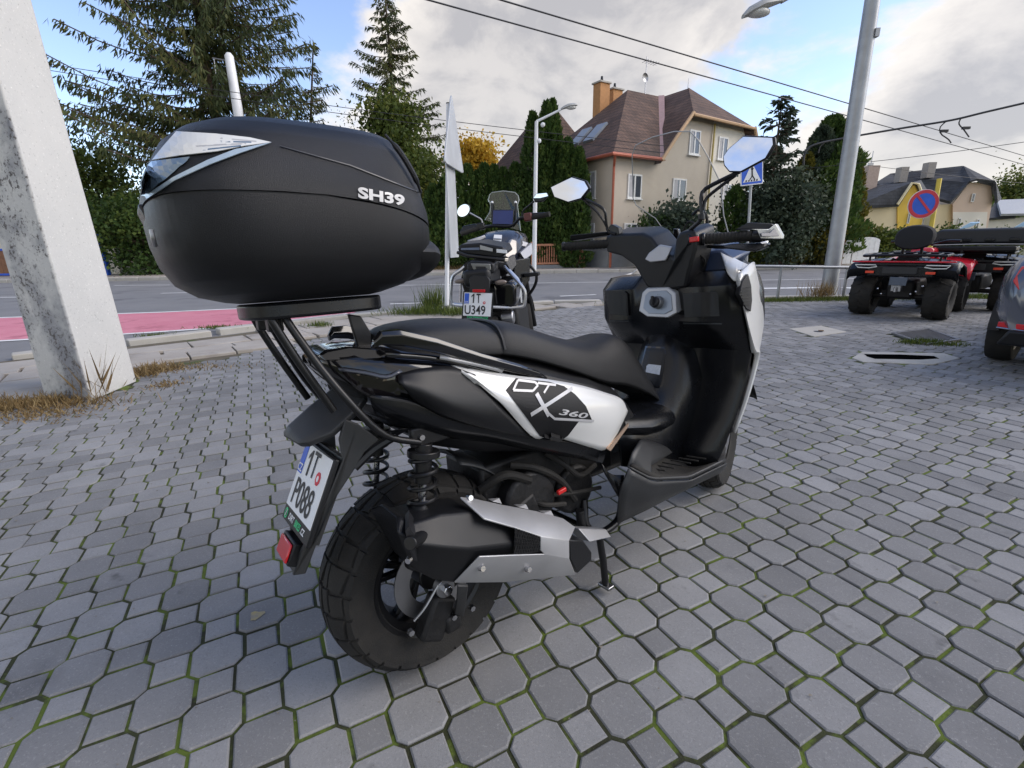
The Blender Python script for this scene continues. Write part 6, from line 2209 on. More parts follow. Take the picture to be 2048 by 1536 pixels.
def strip_decal(pts, w, mat, off, name='decal_letter', par=SC):
    """flat stroke through points (on the y=-.23 plane)"""
    pts = [Vector(p) for p in pts]
    L, R_ = [], []
    for i, p in enumerate(pts):
        t = (pts[min(i + 1, len(pts) - 1)] - pts[max(i - 1, 0)]).normalized()
        n = Vector((t.z, 0, -t.x)) * w / 2
        L.append(p + n)
        R_.append(p - n)
    o = poly_sheet(name, L + R_[::-1], mat, par)
    return lay_from(o, bsd, off)


# big X
strip_decal([(0.392,-0.23,0.75), (0.304,-0.23,0.726), (0.235,-0.23,0.709)], .011, GREYD, .0042)
strip_decal([(0.259,-0.23,0.762), (0.298,-0.23,0.691)], .012, GREYD, .0046)
strip_decal([(0.295,-0.23,0.7), (0.319,-0.23,0.678), (0.475,-0.23,0.634)], .007, GREYD, .0049)
# D and T
DO = [(0.2,-0.23,0.809), (0.256,-0.23,0.793), (0.266,-0.23,0.783), (0.247,-0.23,0.771), (0.183,-0.23,0.786)]
for i in range(5):
    strip_decal([DO[i], DO[(i + 1) % 5]], .0065, GREYD, .0042 + .0003 * i)
strip_decal([(0.266,-0.23,0.789), (0.33,-0.23,0.771)], .0065, GREYD, .0044)
strip_decal([(0.305,-0.23,0.777), (0.285,-0.23,0.758)], .0065, GREYD, .0047)


text_on('model_number', '360', (0.336,-0.23,0.695), (0.45,-0.23,0.655), .017, GREYD, bsd, .0052, .02, .25, SC)
# copper coloured strip and lower black end of the cover
MB().add([(0.544,-0.212,0.525), (0.563,-0.21,0.511), (0.679,-0.19,0.56), (0.679,-0.19,0.57)], [(0, 1, 2, 3)]).build('trim_strip', M('copper_trim', (.62, .45, .33), .25, .8), SC, solid=.004)

# seat
def seat_sections(secs, name, mat):
    rows = []
    for (x, hw, zt, zb, cr) in secs:
        rr = []
        for k in range(17):
            t = -1 + 2 * k / 16
            s = 1 - abs(t) ** 3.2
            y = hw * math.copysign(min(1, abs(t) * 1.06) ** .9, t)
            rr.append((x, y, zb + (zt - zb) * (s ** .55) - cr * (1 - abs(t)) * 0))
        rows.append(rr)
    return MB().loft(rows).build(name, mat, SC, smooth=True, subs=1, solid=.01)


seat_sections([(-.075, .085, .925, .915, 0), (-.06, .105, .958, .908, 0), (-.02, .125, .970, .893, 0), (.06, .137, .973, .88, 0), (.15, .142, .969, .868, 0), (.205, .144, .957, .862, 0), (.24, .145, .935, .858, 0)], 'pillion_seat', SEATM)
seat_sections([(.215, .140, .925, .860, 0), (.235, .148, .955, .857, 0), (.27, .156, .951, .848, 0), (.33, .16, .938, .83, 0), (.42, .162, .900, .795, 0), (.52, .158, .866, .755, 0), (.61, .145, .842, .715, 0), (.68, .130, .838, .69, 0), (.74, .12, .848, .675, 0), (.79, .112, .850, .66, 0), (.84, .105, .825, .64, 0), (.88, .10, .783, .625, 0), (.94, .092, .71, .60, 0), (1.0, .086, .62, .57, 0), (1.035, .075, .565, .55, 0)], 'rider_seat', SEATM)
# seat piping and stitched seams
PIPING = M('seat_piping', (.03, .03, .032), .4)
MB().tube(smooth_path([(.232, -.143, .876), (.232, -.13, .915), (.236, -.09, .945), (.238, 0, .954), (.236, .09, .945), (.232, .13, .915), (.232, .143, .876)], 24), .004, 6).build('seat_seam', PIPING, SC, smooth=True)
# grab rails
for m_ in (False, True):
    rows = []
    for p, w, h in (((-0.132,-0.15,0.941), .018, .018), ((-0.116,-0.158,0.953), .024, .032), ((-0.076,-0.168,0.949), .026, .038), ((0.006,-0.175,0.922), .026, .036), ((0.123,-0.182,0.872), .026, .03), ((0.233,-0.19,0.83), .024, .026), ((0.303,-0.188,0.802), .02, .018), ((0.338,-0.182,0.783), .01, .008)):
        c = Vector(p)
        rows.append([(c.x, c.y - w * .5, c.z + h * .15), (c.x, c.y - w * .38, c.z - h * .42), (c.x, c.y + w * .3, c.z - h * .5), (c.x, c.y + w * .5, c.z), (c.x, c.y + w * .2, c.z + h * .5), (c.x, c.y - w * .3, c.z + h * .45)])
    b = MB().loft(rows, cap=True, closed=True)
    if m_:
        b.v = [(x, -y, z) for x, y, z in b.v]
    b.build('grab_rail', GLOSS, SC, bevel=.004, seg=3, ang=20)
panel('rail_underside', [[(-0.109,-0.155,0.923), (0.02,-0.168,0.893), (0.168,-0.18,0.838), (0.28,-0.183,0.8)], [(-0.106,-0.158,0.909), (0.017,-0.17,0.879), (0.156,-0.183,0.824), (0.259,-0.186,0.793)]], GLOSS, SC, 12, .005)
panel('rail_sheen', [[(0.016,-0.178,0.898), (0.119,-0.186,0.864), (0.192,-0.19,0.836)], [(0.012,-0.18,0.888), (0.109,-0.188,0.855), (0.181,-0.191,0.827)]], SILVER, SC, 8, .004)  # silver reflections on the lower gloss strip, painted as a pale strip

# ---------------------------------------------------------------- rack, plate holder, licence plate
b = MB()
pl_pts = ring(-.205, .147, .118, 1.012, 40, 3.2)
pl_up = [(x, y, 1.045) for x, y, z in pl_pts]
b.loft([pl_pts, pl_up], cap=True, closed=True).build('rack_plate', SATIN, SC, bevel=.006, seg=3)
for y_ in (-.05, .05):
    MB().box((-.30, y_, 1.0), (.03, .03, .03)).build('plate_clamp', BLKMET, SC, bevel=.004)
for sy in (-1, 1):
    t1 = [(-0.31,-0.085,1.019), (-0.308,-0.088,1.001), (-0.273,-0.092,0.915), (-0.221,-0.098,0.801)]
    t2 = [(-0.283,-0.085,1.018), (-0.281,-0.09,1), (-0.243,-0.112,0.911), (-0.206,-0.14,0.836), (-0.158,-0.15,0.761), (-0.115,-0.15,0.721), (-0.049,-0.15,0.693)]
    for t in (t1, t2):
        MB().tube(smooth_path([(p[0], p[1] if sy < 0 else -p[1], p[2]) for p in t], 18), .0085, 10).build('rack_tube', BLKMET, SC, smooth=True)
MB().prism([(-0.112,0.03,1.003), (-0.081,0.03,0.995), (-0.061,0.03,0.951), (-0.064,0.03,0.914), (-0.1,0.03,0.919)], (0, .012, 0)).build('rack_bracket', BLKMET, SC, bevel=.003)
MB().prism([(-0.148,-0.07,1.007), (-0.12,-0.07,1), (-0.101,-0.07,0.96), (-0.104,-0.07,0.926), (-0.137,-0.07,0.93)], (0, .012, 0)).build('rack_bracket', BLKMET, SC, bevel=.003)

PU = Vector((.45, 0, .893)).normalized()
PN = Vector((-.893, 0, .45)).normalized()
PX = Vector((0, -1, 0))
PC = Vector((-.275, 0, .618))


def on_plate(x, y, d=0.0):
    return PC + PX * x + PU * y + PN * d


def pbox(name, x0, x1, y0, y1, d0, d1, mat, parent, bevel=.0):
    return MB().prism([on_plate(x0, y0, d0), on_plate(x1, y0, d0), on_plate(x1, y1, d0), on_plate(x0, y1, d0)], PN * (d1 - d0)).build(name, mat, parent, bevel=bevel)


def number_plate(parent, mk, line1, line2, logo=True):
    """plate 200 x 160 with its frame; mk(name,x0,x1,y0,y1,d0,d1,mat,parent) makes a box, mk.at a point"""
    fr = mk('plate_frame', -.107, .107, -.118, .085, -.012, .0, MATTE, parent, .003)
    mk('licence_plate', -.1, .1, -.08, .08, .0005, .002, WHITE, fr, .0)
    mk('eu_band', -.097, -.065, .005, .077, .0025, .0032, BLUE, fr, .0)
    return fr


fr = number_plate(SC, pbox, '', '')


def ptext(s, x, y, h, mat, parent, sx=.72, bold=.0, d=.0036, at=on_plate, shear=0.0):
    m = basis(at(x, y, d), PX, PU)
    o = text_mesh('lettering', s, mat, parent, h / .7, m, bold, sx, shear)
    return o


ptext('T', .010, .042, .062, BLACK, fr, .78, .0006)
MB().prism([on_plate(x, y, .0034) for x, y in ((-.030, .011), (-.022, .011), (-.022, .073), (-.028, .073), (-.044, .058), (-.044, .049), (-.030, .061))], PN * .0006).build('lettering', BLACK, fr)
ptext('P088', -.004, -.040, .064, BLACK, fr, .80, .0006)
ptext('CZ', -.081, .018, .019, WHITE, fr, .9, .0004, .0042)
sk = MB()
for k in range(2):
    pass
MB().prism([on_plate(.052 + .0155 * math.cos(2 * math.pi * i / 8 + .39), .024 + .0165 * math.sin(2 * math.pi * i / 8 + .39), .0025) for i in range(8)], PN * .0008).build('inspection_sticker', M('sticker_red', (.55, .02, .04), .5), fr)
MB().prism([on_plate(.052 + .006 * math.cos(2 * math.pi * i / 10), .024 + .0075 * math.sin(2 * math.pi * i / 10), .0034) for i in range(10)], PN * .0006).build('sticker_mark', WHITE, fr)
# dealer strip under the plate
ptext('DIRT', -.036, -.099, .0155, WHITE, fr, .85, .0005, .001, shear=.2)
ptext('BIKES', .016, -.099, .0155, GREEN, fr, .78, .0005, .001, shear=.2)
ptext('.CZ', .058, -.099, .0135, WHITE, fr, .85, .0006, .001)
def lring(x, y, r0, r1, mat, d):
    n = 24
    vs = [on_plate(x + r * math.cos(2 * math.pi * k / n) * .85, y + r * math.sin(2 * math.pi * k / n), d) for r in (r0, r1) for k in range(n)]
    return MB().add(vs, [(k, (k + 1) % n, n + (k + 1) % n, n + k) for k in range(n)]).build('logo_ring', mat, fr, solid=.0004)


lring(-.081, -.099, .009, .013, GREEN, .0012)
MB().prism([on_plate(-.084, -.107, .001), on_plate(-.081, -.107, .001), on_plate(-.078, -.091, .001), on_plate(-.081, -.091, .001)], PN * .0006).build('logo_bar', WHITE, fr)
# plate carrier: back shell with right rim, hood above, reflector below
hd_rows = [[(-.300, -.062, .738), (-.312, 0, .745), (-.300, .062, .738)], [(-.285, -.085, .742), (-.298, 0, .768), (-.285, .085, .742)], [(-.235, -.10, .755), (-.245, 0, .803), (-.235, .10, .755)], [(-.18, -.10, .79), (-.185, 0, .835), (-.18, .10, .79)], [(-.13, -.09, .83), (-.13, 0, .85), (-.13, .09, .83)]]
MB().loft([resample(r_, 9) for r_ in hd_rows]).build('plate_hood', GREYP, SC, solid=.018, bevel=.004)
MB().prism([(-0.2,-0.1,0.778), (-0.174,-0.105,0.761), (-0.13,-0.11,0.712), (-0.17,-0.11,0.692), (-0.194,-0.108,0.662), (-0.243,-0.108,0.611), (-0.295,-0.108,0.533), (-0.326,-0.05,0.423), (-0.352,-0.04,0.425), (-0.327,-0.06,0.49), (-0.304,-0.108,0.547), (-0.248,-0.108,0.643), (-0.221,-0.108,0.688), (-0.22,-0.105,0.735)], (0, .012, 0)).build('plate_carrier', GREYP, SC, bevel=.003)
MB().prism([(-.23, .10, .72), (-.17, .09, .76), (-.18, .08, .66), (-.26, .07, .50), (-.335, .03, .42), (-.345, .03, .43), (-.30, .10, .56)], (0, -.012, 0)).build('plate_carrier', GREYP, SC, bevel=.003)
b = MB()
b.add([on_plate(-.09, -.115, -.014), on_plate(.09, -.115, -.014), on_plate(.10, .09, -.016), on_plate(-.10, .09, -.016)], [(0, 1, 2, 3)])
b.build('carrier_back', GREYP, SC, solid=.02)
MB().tube(smooth_path([(-0.196,-0.1,0.66), (-0.149,-0.105,0.691), (-0.096,-0.12,0.715)], 10), .011, 8).build('carrier_brace', BLKMET, SC, smooth=True)
rc_ = on_plate(0, -.165, .0)
rb_ = MB().prism([on_plate(-.046, -.185, .004), on_plate(.046, -.185, .004), on_plate(.046, -.130, .004), on_plate(-.046, -.130, .004)], PN * -.032).build('reflector_housing', MATTE, SC, bevel=.004)
MB().prism([on_plate(-.041, -.180, .0045), on_plate(.041, -.180, .0045), on_plate(.041, -.136, .0045), on_plate(-.041, -.136, .0045)], PN * .006).build('reflector', REDLENS, rb_, bevel=.003)
MB().prism([on_plate(-.02, -.205, -.02), on_plate(.03, -.205, -.02), on_plate(.04, -.11, -.02), on_plate(-.04, -.11, -.02)], PN * -.012).build('reflector_bracket', GREYP, SC, bevel=.003)

# ---------------------------------------------------------------- top case
TC = empty('top_case', (0, 0, 0), 0, SC)
CASE = M('case_textured_black', (.0065, .0068, .0082), .40, var=.15, spec=.42, bump=.3, bscale=1100)
def dz(x, z):
    """the lid joint is level at the back and drops towards the front"""
    k = max(0, 1 - abs(z - 1.228) / .13)
    return -.50 * max(0, x + .28) ** 2 * k


def case_rows(secs):
    out = []
    for z, cx, hx, hy, p in secs:
        out.append([(x, y, zz + dz(x, z)) for x, y, zz in ring(cx, hx, hy, z, 64, p)])
    return out


lower = [(1.047, -.215, .13, .13, 2.8), (1.051, -.215, .155, .15, 2.8), (1.066, -.212, .205, .182, 3.0), (1.092, -.212, .240, .210, 3.3), (1.13, -.215, .256, .230, 3.5), (1.17, -.217, .262, .241, 3.6), (1.205, -.218, .263, .246, 3.6), (1.226, -.218, .2625, .2465, 3.6)]
MB().loft(case_rows(lower), cap=True, closed=True).build('base_shell', CASE, TC, smooth=True, autosmooth=50)
upper = [(1.230, -.218, .2635, .2475, 3.6), (1.250, -.218, .262, .246, 3.6), (1.275, -.217, .255, .238, 3.5), (1.302, -.213, .246, .226, 3.5), (1.332, -.207, .234, .210, 3.4), (1.356, -.198, .215, .187, 3.2), (1.374, -.188, .188, .156, 3.0), (1.386, -.178, .150, .115, 2.8), (1.393, -.172, .098, .068, 2.5), (1.396, -.17, .04, .025, 2.0)]
lid = MB().loft(case_rows(upper), cap=True, closed=True).build('lid', CASE, TC, smooth=True, autosmooth=50)
bl = bvh_of(lid)
MB().loft(case_rows([(1.220, -.218, .2595, .2435, 3.6), (1.236, -.218, .2595, .2435, 3.6)]), closed=True).build('seam_gasket', BLACK, TC, smooth=True)
LENSW = M('white_lens', (.62, .62, .60), .18, coat=.5, var=.1)
LENSB = M('blue_grey_lens', (.16, .22, .28), .12, .4, coat=.5)
def lens(name, px, mat, off):
    o = poly_sheet(name, px, mat, TC)
    lay_from(o, bl, off)
    add_mods(o, solid=.0015)
    return o


lens('rear_lens', [(-0.423,-0.2,1.319), (-0.368,-0.2,1.322), (-0.319,-0.2,1.322), (-0.286,-0.2,1.318), (-0.329,-0.2,1.308), (-0.373,-0.2,1.295), (-0.425,-0.2,1.284), (-0.462,-0.2,1.274), (-0.446,-0.2,1.293)], LENSW, .003)
for k_ in range(4):
    f_ = .2 + .2 * k_
    a1, a2, a3 = Vector((-0.424,-0.2,1.319)).lerp(Vector((-0.462,-0.2,1.274)), f_), Vector((-0.368,-0.2,1.322)).lerp(Vector((-0.373,-0.2,1.295)), f_), Vector((-0.29,-0.2,1.318))
    q1 = [a1, a2, a3.lerp(a2, .25 + .1 * k_)]
    w_ = Vector((0, 0, .0011))
    lens('lens_rib', [p - w_ for p in q1] + [p + w_ for p in q1[::-1]], LENSB if k_ % 2 else M('lens_rib_grey', (.36, .36, .37), .3), .0052)
lens('lower_lens', [(-0.463,-0.2,1.272), (-0.412,-0.2,1.283), (-0.436,-0.2,1.262), (-0.461,-0.2,1.24), (-0.48,-0.2,1.221), (-0.486,-0.2,1.223), (-0.484,-0.2,1.241), (-0.475,-0.2,1.259)], LENSB, .003)
lens('lens_trim', [(-0.286,-0.2,1.318), (-0.338,-0.2,1.296), (-0.386,-0.2,1.274), (-0.439,-0.2,1.246), (-0.479,-0.2,1.217), (-0.481,-0.2,1.221), (-0.441,-0.2,1.25), (-0.389,-0.2,1.28), (-0.345,-0.2,1.301)], M('trim_pale_blue', (.42, .50, .55), .2, .3), .0045)
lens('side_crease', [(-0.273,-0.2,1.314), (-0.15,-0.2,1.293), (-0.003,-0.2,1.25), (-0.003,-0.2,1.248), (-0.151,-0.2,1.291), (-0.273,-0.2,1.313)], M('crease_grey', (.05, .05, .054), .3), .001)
BADGE = M('badge_silver', (.36, .36, .36), .4, .3)
text_on('badge', 'SH39', (-0.158,-0.24,1.236), (-0.064,-0.24,1.225), .021, BADGE, bl, .0025, .04, 0.0, TC, space=1.0)
# front corner ridge and backrest pads
MB().tube(smooth_path([(-0.065,-0.19,1.359), (-0.044,-0.205,1.325), (-0.021,-0.21,1.282), (-0.003,-0.2,1.251)], 14), [.003] * 3 + [.006] * 8 + [.003] * 3, 8).build('lid_ridge', CASE, TC, smooth=True)
pad = []
for (x, z, hw, hz) in ((-.05, 1.275, .17, .065), (-.01, 1.272, .168, .072), (.025, 1.262, .15, .07), (.040, 1.25, .10, .045)):
    pad.append([(x, hw * math.cos(a) * 1.0, z + hz * math.sin(a)) for a in [2 * math.pi * k / 24 for k in range(24)]])
MB().loft(pad, cap=True, closed=True).build('backrest_pad', SEATM, TC, smooth=True)
pad = []
for (x, z, hw, hz) in ((-.02, 1.13, .20, .050), (.022, 1.128, .195, .058), (.042, 1.124, .18, .05), (.050, 1.12, .14, .03)):
    pad.append([(x, hw * math.cos(a), z + hz * math.sin(a)) for a in [2 * math.pi * k / 24 for k in range(24)]])
MB().loft(pad, cap=True, closed=True).build('backrest_pad', SEATM, TC, smooth=True)
# rear latch
MB().prism([(-.475, -.06, 1.19), (-.475, .06, 1.19), (-.488, .05, 1.235), (-.488, -.05, 1.235)], (.03, 0, 0)).build('latch', SATIN, TC, bevel=.006)
MB().tube(smooth_path([(-0.48,-0.14,1.179), (-0.48,-0.14,1.164), (-0.479,-0.13,1.154)], 6), .0035, 8).build('latch_trim', STEEL, TC, smooth=True)

# ---------------------------------------------------------------- floorboard, tunnel, leg shield
for sg in (1, -1):
    mi = sg < 0
    panel('footboard', [[(0.607,-0.25,0.456), (0.709,-0.262,0.386), (0.805,-0.266,0.35), (0.925,-0.266,0.32), (1.2,-0.255,0.302)], [(0.729,-0.19,0.435), (0.856,-0.17,0.363), (0.998,-0.16,0.307), (1.156,-0.15,0.27), (1.358,-0.17,0.267)], [(0.813,-0.14,0.454), (0.972,-0.1,0.367), (1.106,-0.09,0.32), (1.263,-0.09,0.309), (1.406,-0.12,0.346)]], RUBBER, SC, 16, .01, rows=8, mirror=mi)
    panel('footboard_edge', [[(0.599,-0.252,0.462), (0.703,-0.266,0.392), (0.919,-0.27,0.329), (1.197,-0.258,0.31)], [(0.601,-0.252,0.453), (0.703,-0.266,0.38), (0.919,-0.27,0.316), (1.198,-0.258,0.295)]], GREYP, SC, 18, .004, curve=False, mirror=mi)
    panel('lower_side_fairing', [[(0.601,-0.25,0.451), (0.706,-0.264,0.377), (0.922,-0.268,0.312), (1.204,-0.255,0.29)], [(0.573,-0.235,0.374), (0.7,-0.24,0.305), (0.939,-0.24,0.263), (1.226,-0.24,0.265)], [(0.637,-0.17,0.22), (0.793,-0.17,0.212), (1.087,-0.17,0.203), (1.319,-0.17,0.189)]], GREYP, SC, 18, .006, rows=10, curve=False, mirror=mi)
    panel('foot_wedge', [[(0.604,-0.25,0.457), (0.668,-0.255,0.4), (0.709,-0.26,0.385)], [(0.641,-0.24,0.491), (0.695,-0.245,0.424), (0.729,-0.25,0.392)], [(0.733,-0.2,0.499), (0.772,-0.21,0.455), (0.751,-0.23,0.411)], [(0.826,-0.15,0.468), (0.948,-0.15,0.406), (0.981,-0.16,0.373)]], GREYP, SC, 8, .006, mirror=mi)
    panel('side_recess_cover', [[(0.55,-0.18,0.468), (0.578,-0.2,0.426), (0.618,-0.22,0.415)], [(0.561,-0.19,0.425), (0.607,-0.2,0.342), (0.606,-0.215,0.33)]], SATIN, SC, 8, .006, mirror=mi)
for k in range(9):
    t = k / 8
    a_ = Vector((0.755,-0.245,0.378)).lerp(Vector((1.194,-0.235,0.315)), t)
    MB().bar(a_ + Vector((0, 0, .006)), a_ + Vector((-.02, .07, .006)), .006, .004).build('footboard_grip', RUBBER, SC)
tun = []
for (x, hw, zt, zb) in ((.70, .15, .62, .40), (.80, .15, .575, .36), (.90, .145, .555, .32), (.97, .14, .555, .30), (1.02, .138, .575, .30), (1.06, .138, .65, .30), (1.10, .14, .735, .30), (1.14, .15, .80, .30), (1.25, .16, .86, .30)):
    rr = []
    for k in range(15):
        t = -1 + 2 * k / 14
        s = (1 - abs(t) ** 3)
        rr.append((x, hw * math.copysign(min(1, abs(t) * 1.05), t), zb + (zt - zb) * max(0, s) ** .5))
    tun.append(rr)
MB().loft(tun).build('centre_tunnel', SATIN, SC, smooth=True, solid=.008)
nose = []
for (x, hw, zt, zb) in ((.72, .155, .60, .47), (.85, .163, .575, .44), (.95, .158, .565, .43), (1.03, .142, .552, .43), (1.08, .108, .532, .44), (1.11, .05, .51, .455)):
    nose.append([(x, hw * math.cos(a), (zt + zb) / 2 + (zt - zb) / 2 * math.sin(a)) for a in [2 * math.pi * k / 20 for k in range(20)]])
MB().loft(nose, cap=True, closed=True).build('seat_nose', SATIN, SC, smooth=True)
MB().prism([(1.016,-0.12,0.454), (1.036,-0.12,0.457), (1.067,-0.12,0.391), (1.039,-0.12,0.394)], (.004, .03, 0)).build('nose_trim', CHROME, SC, bevel=.002)
# fuel lid with groove and a plain white sticker
bl_t = None
lp = [(1.068,0.02,0.759), (1.198,0.02,0.737), (1.209,0.02,0.71), (1.186,0.02,0.575), (1.157,0.02,0.567), (1.048,0.02,0.593), (1.019,0.02,0.644)]
tunb = bvh_of(*[o for o in SC.children if o.name.startswith('centre_tunnel')])
o = lay_from(poly_sheet('fuel_lid', lp, GLOSS, SC), tunb, .0015)
c_ = sum((Vector(p) for p in lp), Vector()) / len(lp)
o = lay_from(poly_sheet('fuel_lid_panel', [c_.lerp(Vector(p), .93) for p in lp], SATIN, SC), tunb, .004)
o = lay_from(poly_sheet('sticker', [(1.073,0.02,0.676), (1.086,0.02,0.682), (1.173,0.02,0.662), (1.162,0.02,0.623), (1.066,0.02,0.652)], M('sticker_pale', (.42, .45, .48), .5, scale=90, col2=(.6, .62, .65)), SC), tunb, .006)

sh_rows = []
for (z, w, xe, xm, xc) in ((1.045, .27, 1.27, 1.24, 1.22), (1.035, .30, 1.20, 1.15, 1.13), (.985, .318, 1.165, 1.09, 1.10), (.86, .322, 1.175, 1.085, 1.11), (.815, .322, 1.20, 1.13, 1.13), (.74, .322, 1.25, 1.215, 1.17), (.62, .312, 1.24, 1.215, 1.17), (.48, .295, 1.19, 1.16, 1.15), (.36, .27, 1.15, 1.10, 1.10), (.29, .25, 1.13, 1.08, 1.08)):
    pts = [(xe, -w, z), (xe - .02, -w * .93, z), (xm, -w * .72, z), (xm, -w * .42, z), (xc, -w * .2, z), (xc, 0, z), (xc, w * .2, z), (xm, w * .42, z), (xm, w * .72, z), (xe - .02, w * .93, z), (xe, w, z)]
    sh_rows.append(pts)
shl = MB().loft([smooth_path(r_, 33) for r_ in sh_rows]).build('leg_shield', SATIN, SC, smooth=True, solid=.012)
bsh = bvh_of(shl)
# glove box lids
for px in ([(1.047,0.2,0.985), (1.173,0.2,0.976), (1.193,0.2,0.962), (1.197,0.2,0.865), (1.075,0.2,0.886)], [(0.99,-0.2,0.97), (1.204,-0.2,0.959), (1.219,-0.2,0.946), (1.23,-0.2,0.866), (1.004,-0.2,0.885)]):
    o = lay_from(poly_sheet('glove_box_lid', px, MATTE, SC, .014), bsh, .006)
    add_mods(o, solid=.008, bevel=.0)
for px in ([(1.065,0.2,0.861), (1.196,0.2,0.845), (1.196,0.2,0.839), (1.064,0.2,0.856)], [(0.985,-0.2,0.868), (1.253,-0.2,0.837), (1.253,-0.2,0.831), (0.985,-0.2,0.862)]):
    lay_from(poly_sheet('shield_groove', px, M('groove_grey', (.045, .05, .055), .3), SC), bsh, .003)
# ignition panel and knob
ign = MB().prism([(1.07,0.035,0.972), (1.075,0.015,0.989), (1.075,-0.08,0.989), (1.07,-0.113,0.967), (1.05,-0.13,0.894), (1.045,-0.099,0.876), (1.045,-0.005,0.879), (1.05,0.038,0.901)], (.07, 0, .01)).build('ignition_panel', SILVER, SC, bevel=.004)
MB().prism([(1.069,0.017,0.962), (1.071,0.001,0.975), (1.073,-0.075,0.977), (1.068,-0.099,0.96), (1.052,-0.114,0.905), (1.049,-0.084,0.89), (1.049,-0.012,0.892), (1.054,0.017,0.913)], (-.003, 0, 0)).build('panel_recess', M('ignition_panel_blue_grey', (.22, .25, .29), .3, .4), ign, bevel=.002)
kc = Vector((1.055,-0.049,0.93))
MB().cyl(kc + Vector((.02, 0, 0)), kc + Vector((-.018, 0, .006)), .026, .023, 28).build('ignition_ring', M('knob_grey', (.16, .16, .165), .35, .5), ign, bevel=.003)
MB().cyl(kc + Vector((-.018, 0, .006)), kc + Vector((-.03, 0, .010)), .021, .019, 28).box(kc + Vector((-.036, 0, .014)), (.012, .008, .034)).build('ignition_knob', BLACK, ign, bevel=.002)
# white side fairing wrapping forward to the nose
for mi in (False, True):
    fo = panel('front_side_fairing', [[(1.126,-0.315,0.995), (1.163,-0.32,0.915), (1.206,-0.322,0.819), (1.232,-0.325,0.737), (1.268,-0.32,0.706), (1.228,-0.31,0.569), (1.184,-0.29,0.434)],
                                 [(1.119,-0.335,1.026), (1.152,-0.34,0.91), (1.188,-0.345,0.819), (1.235,-0.345,0.743), (1.283,-0.335,0.713), (1.239,-0.322,0.565), (1.187,-0.3,0.427)],
                                 [(1.34, -.275, 1.06), (1.38, -.285, .93), (1.40, -.29, .83), (1.40, -.285, .75), (1.38, -.275, .70), (1.34, -.265, .56), (1.27, -.26, .42)],
                                 [(1.60, -.15, 1.02), (1.64, -.16, .92), (1.66, -.17, .82), (1.62, -.17, .74), (1.54, -.18, .68), (1.44, -.2, .55), (1.36, -.22, .42)]], WHITEP, SC, 22, .006, rows=12, mirror=mi)
    if mi:
        for v in fo.data.vertices:
            v.co.x += .09
            v.co.y *= .93
    fo = panel('fairing_shoulder', [[(1.227,-0.2,1.111), (1.232,-0.24,1.086), (1.241,-0.27,1.066), (1.276,-0.29,1.047)], [(1.153,-0.27,1.029), (1.139,-0.29,1.016), (1.136,-0.31,1.001), (1.159,-0.33,1.006)]], WHITEP, SC, 10, .006, mirror=mi)
    if mi:
        for v in fo.data.vertices:
            v.co.x += .09
            v.co.y *= .9
inl = MB().prism([(1.09,-0.345,0.953), (1.108,-0.345,0.998), (1.141,-0.35,1.021), (1.161,-0.352,0.981), (1.172,-0.352,0.929), (1.169,-0.35,0.888), (1.136,-0.348,0.901)], (.05, .04, 0)).build('air_inlet', BLACK, SC, bevel=.004)
for k in range(6):
    t = k / 6
    a_, b_ = Vector((1.093,-0.348,0.969)).lerp(Vector((1.117,-0.35,0.91)), t), Vector((1.15,-0.356,0.975)).lerp(Vector((1.159,-0.354,0.903)), t)
    MB().bar(a_, b_, .003, .003).build('inlet_slat', MATTE, inl)
# nose, cowl, fork, front mudguard
cw = []
for (x, hw, z0, z1) in ((1.22, .27, .55, 1.03), (1.36, .30, .56, 1.10), (1.5, .25, .60, 1.10), (1.62, .18, .66, 1.02), (1.70, .08, .74, .92)):
    zc, hz = (z0 + z1) / 2, (z1 - z0) / 2
    cw.append([(x, math.copysign(abs(math.cos(a)) ** .7, math.cos(a)) * hw, zc + math.copysign(abs(math.sin(a)) ** .7, math.sin(a)) * hz) for a in [2 * math.pi * k / 24 for k in range(24)]])
MB().loft(cw, cap=True, closed=True).build('front_cowl', SATIN, SC, smooth=True)
for sy in (-1, 1):
    MB().cyl((1.36, .085 * sy, .72), (1.555, .085 * sy, .30), .026, .022, 14).build('fork_leg', BLKMET, SC, smooth=True)
mg = MB().lathe([(.292, -.075), (.306, -.05), (.312, 0), (.306, .05), (.292, .075)], (1.575, 0, .285), 'Y', 24, R(20), R(165)).build('front_mudguard', MATTE, SC, smooth=True, solid=.004)
# ---------------------------------------------------------------- cockpit: screen, bars, mirrors
ws_px = [(1.33,0.12,1.177), (1.32,0.117,1.237), (1.315,0.141,1.273), (1.295,0.227,1.341), (1.29,0.239,1.372), (1.235,0.198,1.532), (1.22,0.168,1.562), (1.21,0.081,1.569), (1.2,-0.024,1.561), (1.2,-0.09,1.544), (1.21,-0.119,1.507), (1.235,-0.143,1.448), (1.27,-0.174,1.354), (1.31,-0.167,1.241), (1.33,-0.178,1.168)]
GL = bpy.data.materials.new('clear_windscreen')
GL.use_nodes = True
_n, _l = GL.node_tree.nodes, GL.node_tree.links
_n.clear()
_o = _n.new('ShaderNodeOutputMaterial')
_mx = _n.new('ShaderNodeMixShader')
_t = _n.new('ShaderNodeBsdfTransparent')
_t.inputs['Color'].default_value = (.93, .94, .94, 1)
_g = _n.new('ShaderNodeBsdfGlossy')
_g.inputs['Roughness'].default_value = .03
_fz = _n.new('ShaderNodeLayerWeight')
_fz.inputs['Blend'].default_value = .25
_pw = _n.new('ShaderNodeMath')
_pw.operation = 'POWER'
_pw.inputs[1].default_value = 3
_l.new(_fz.outputs['Facing'], _pw.inputs[0])
_ma = _n.new('ShaderNodeMath')
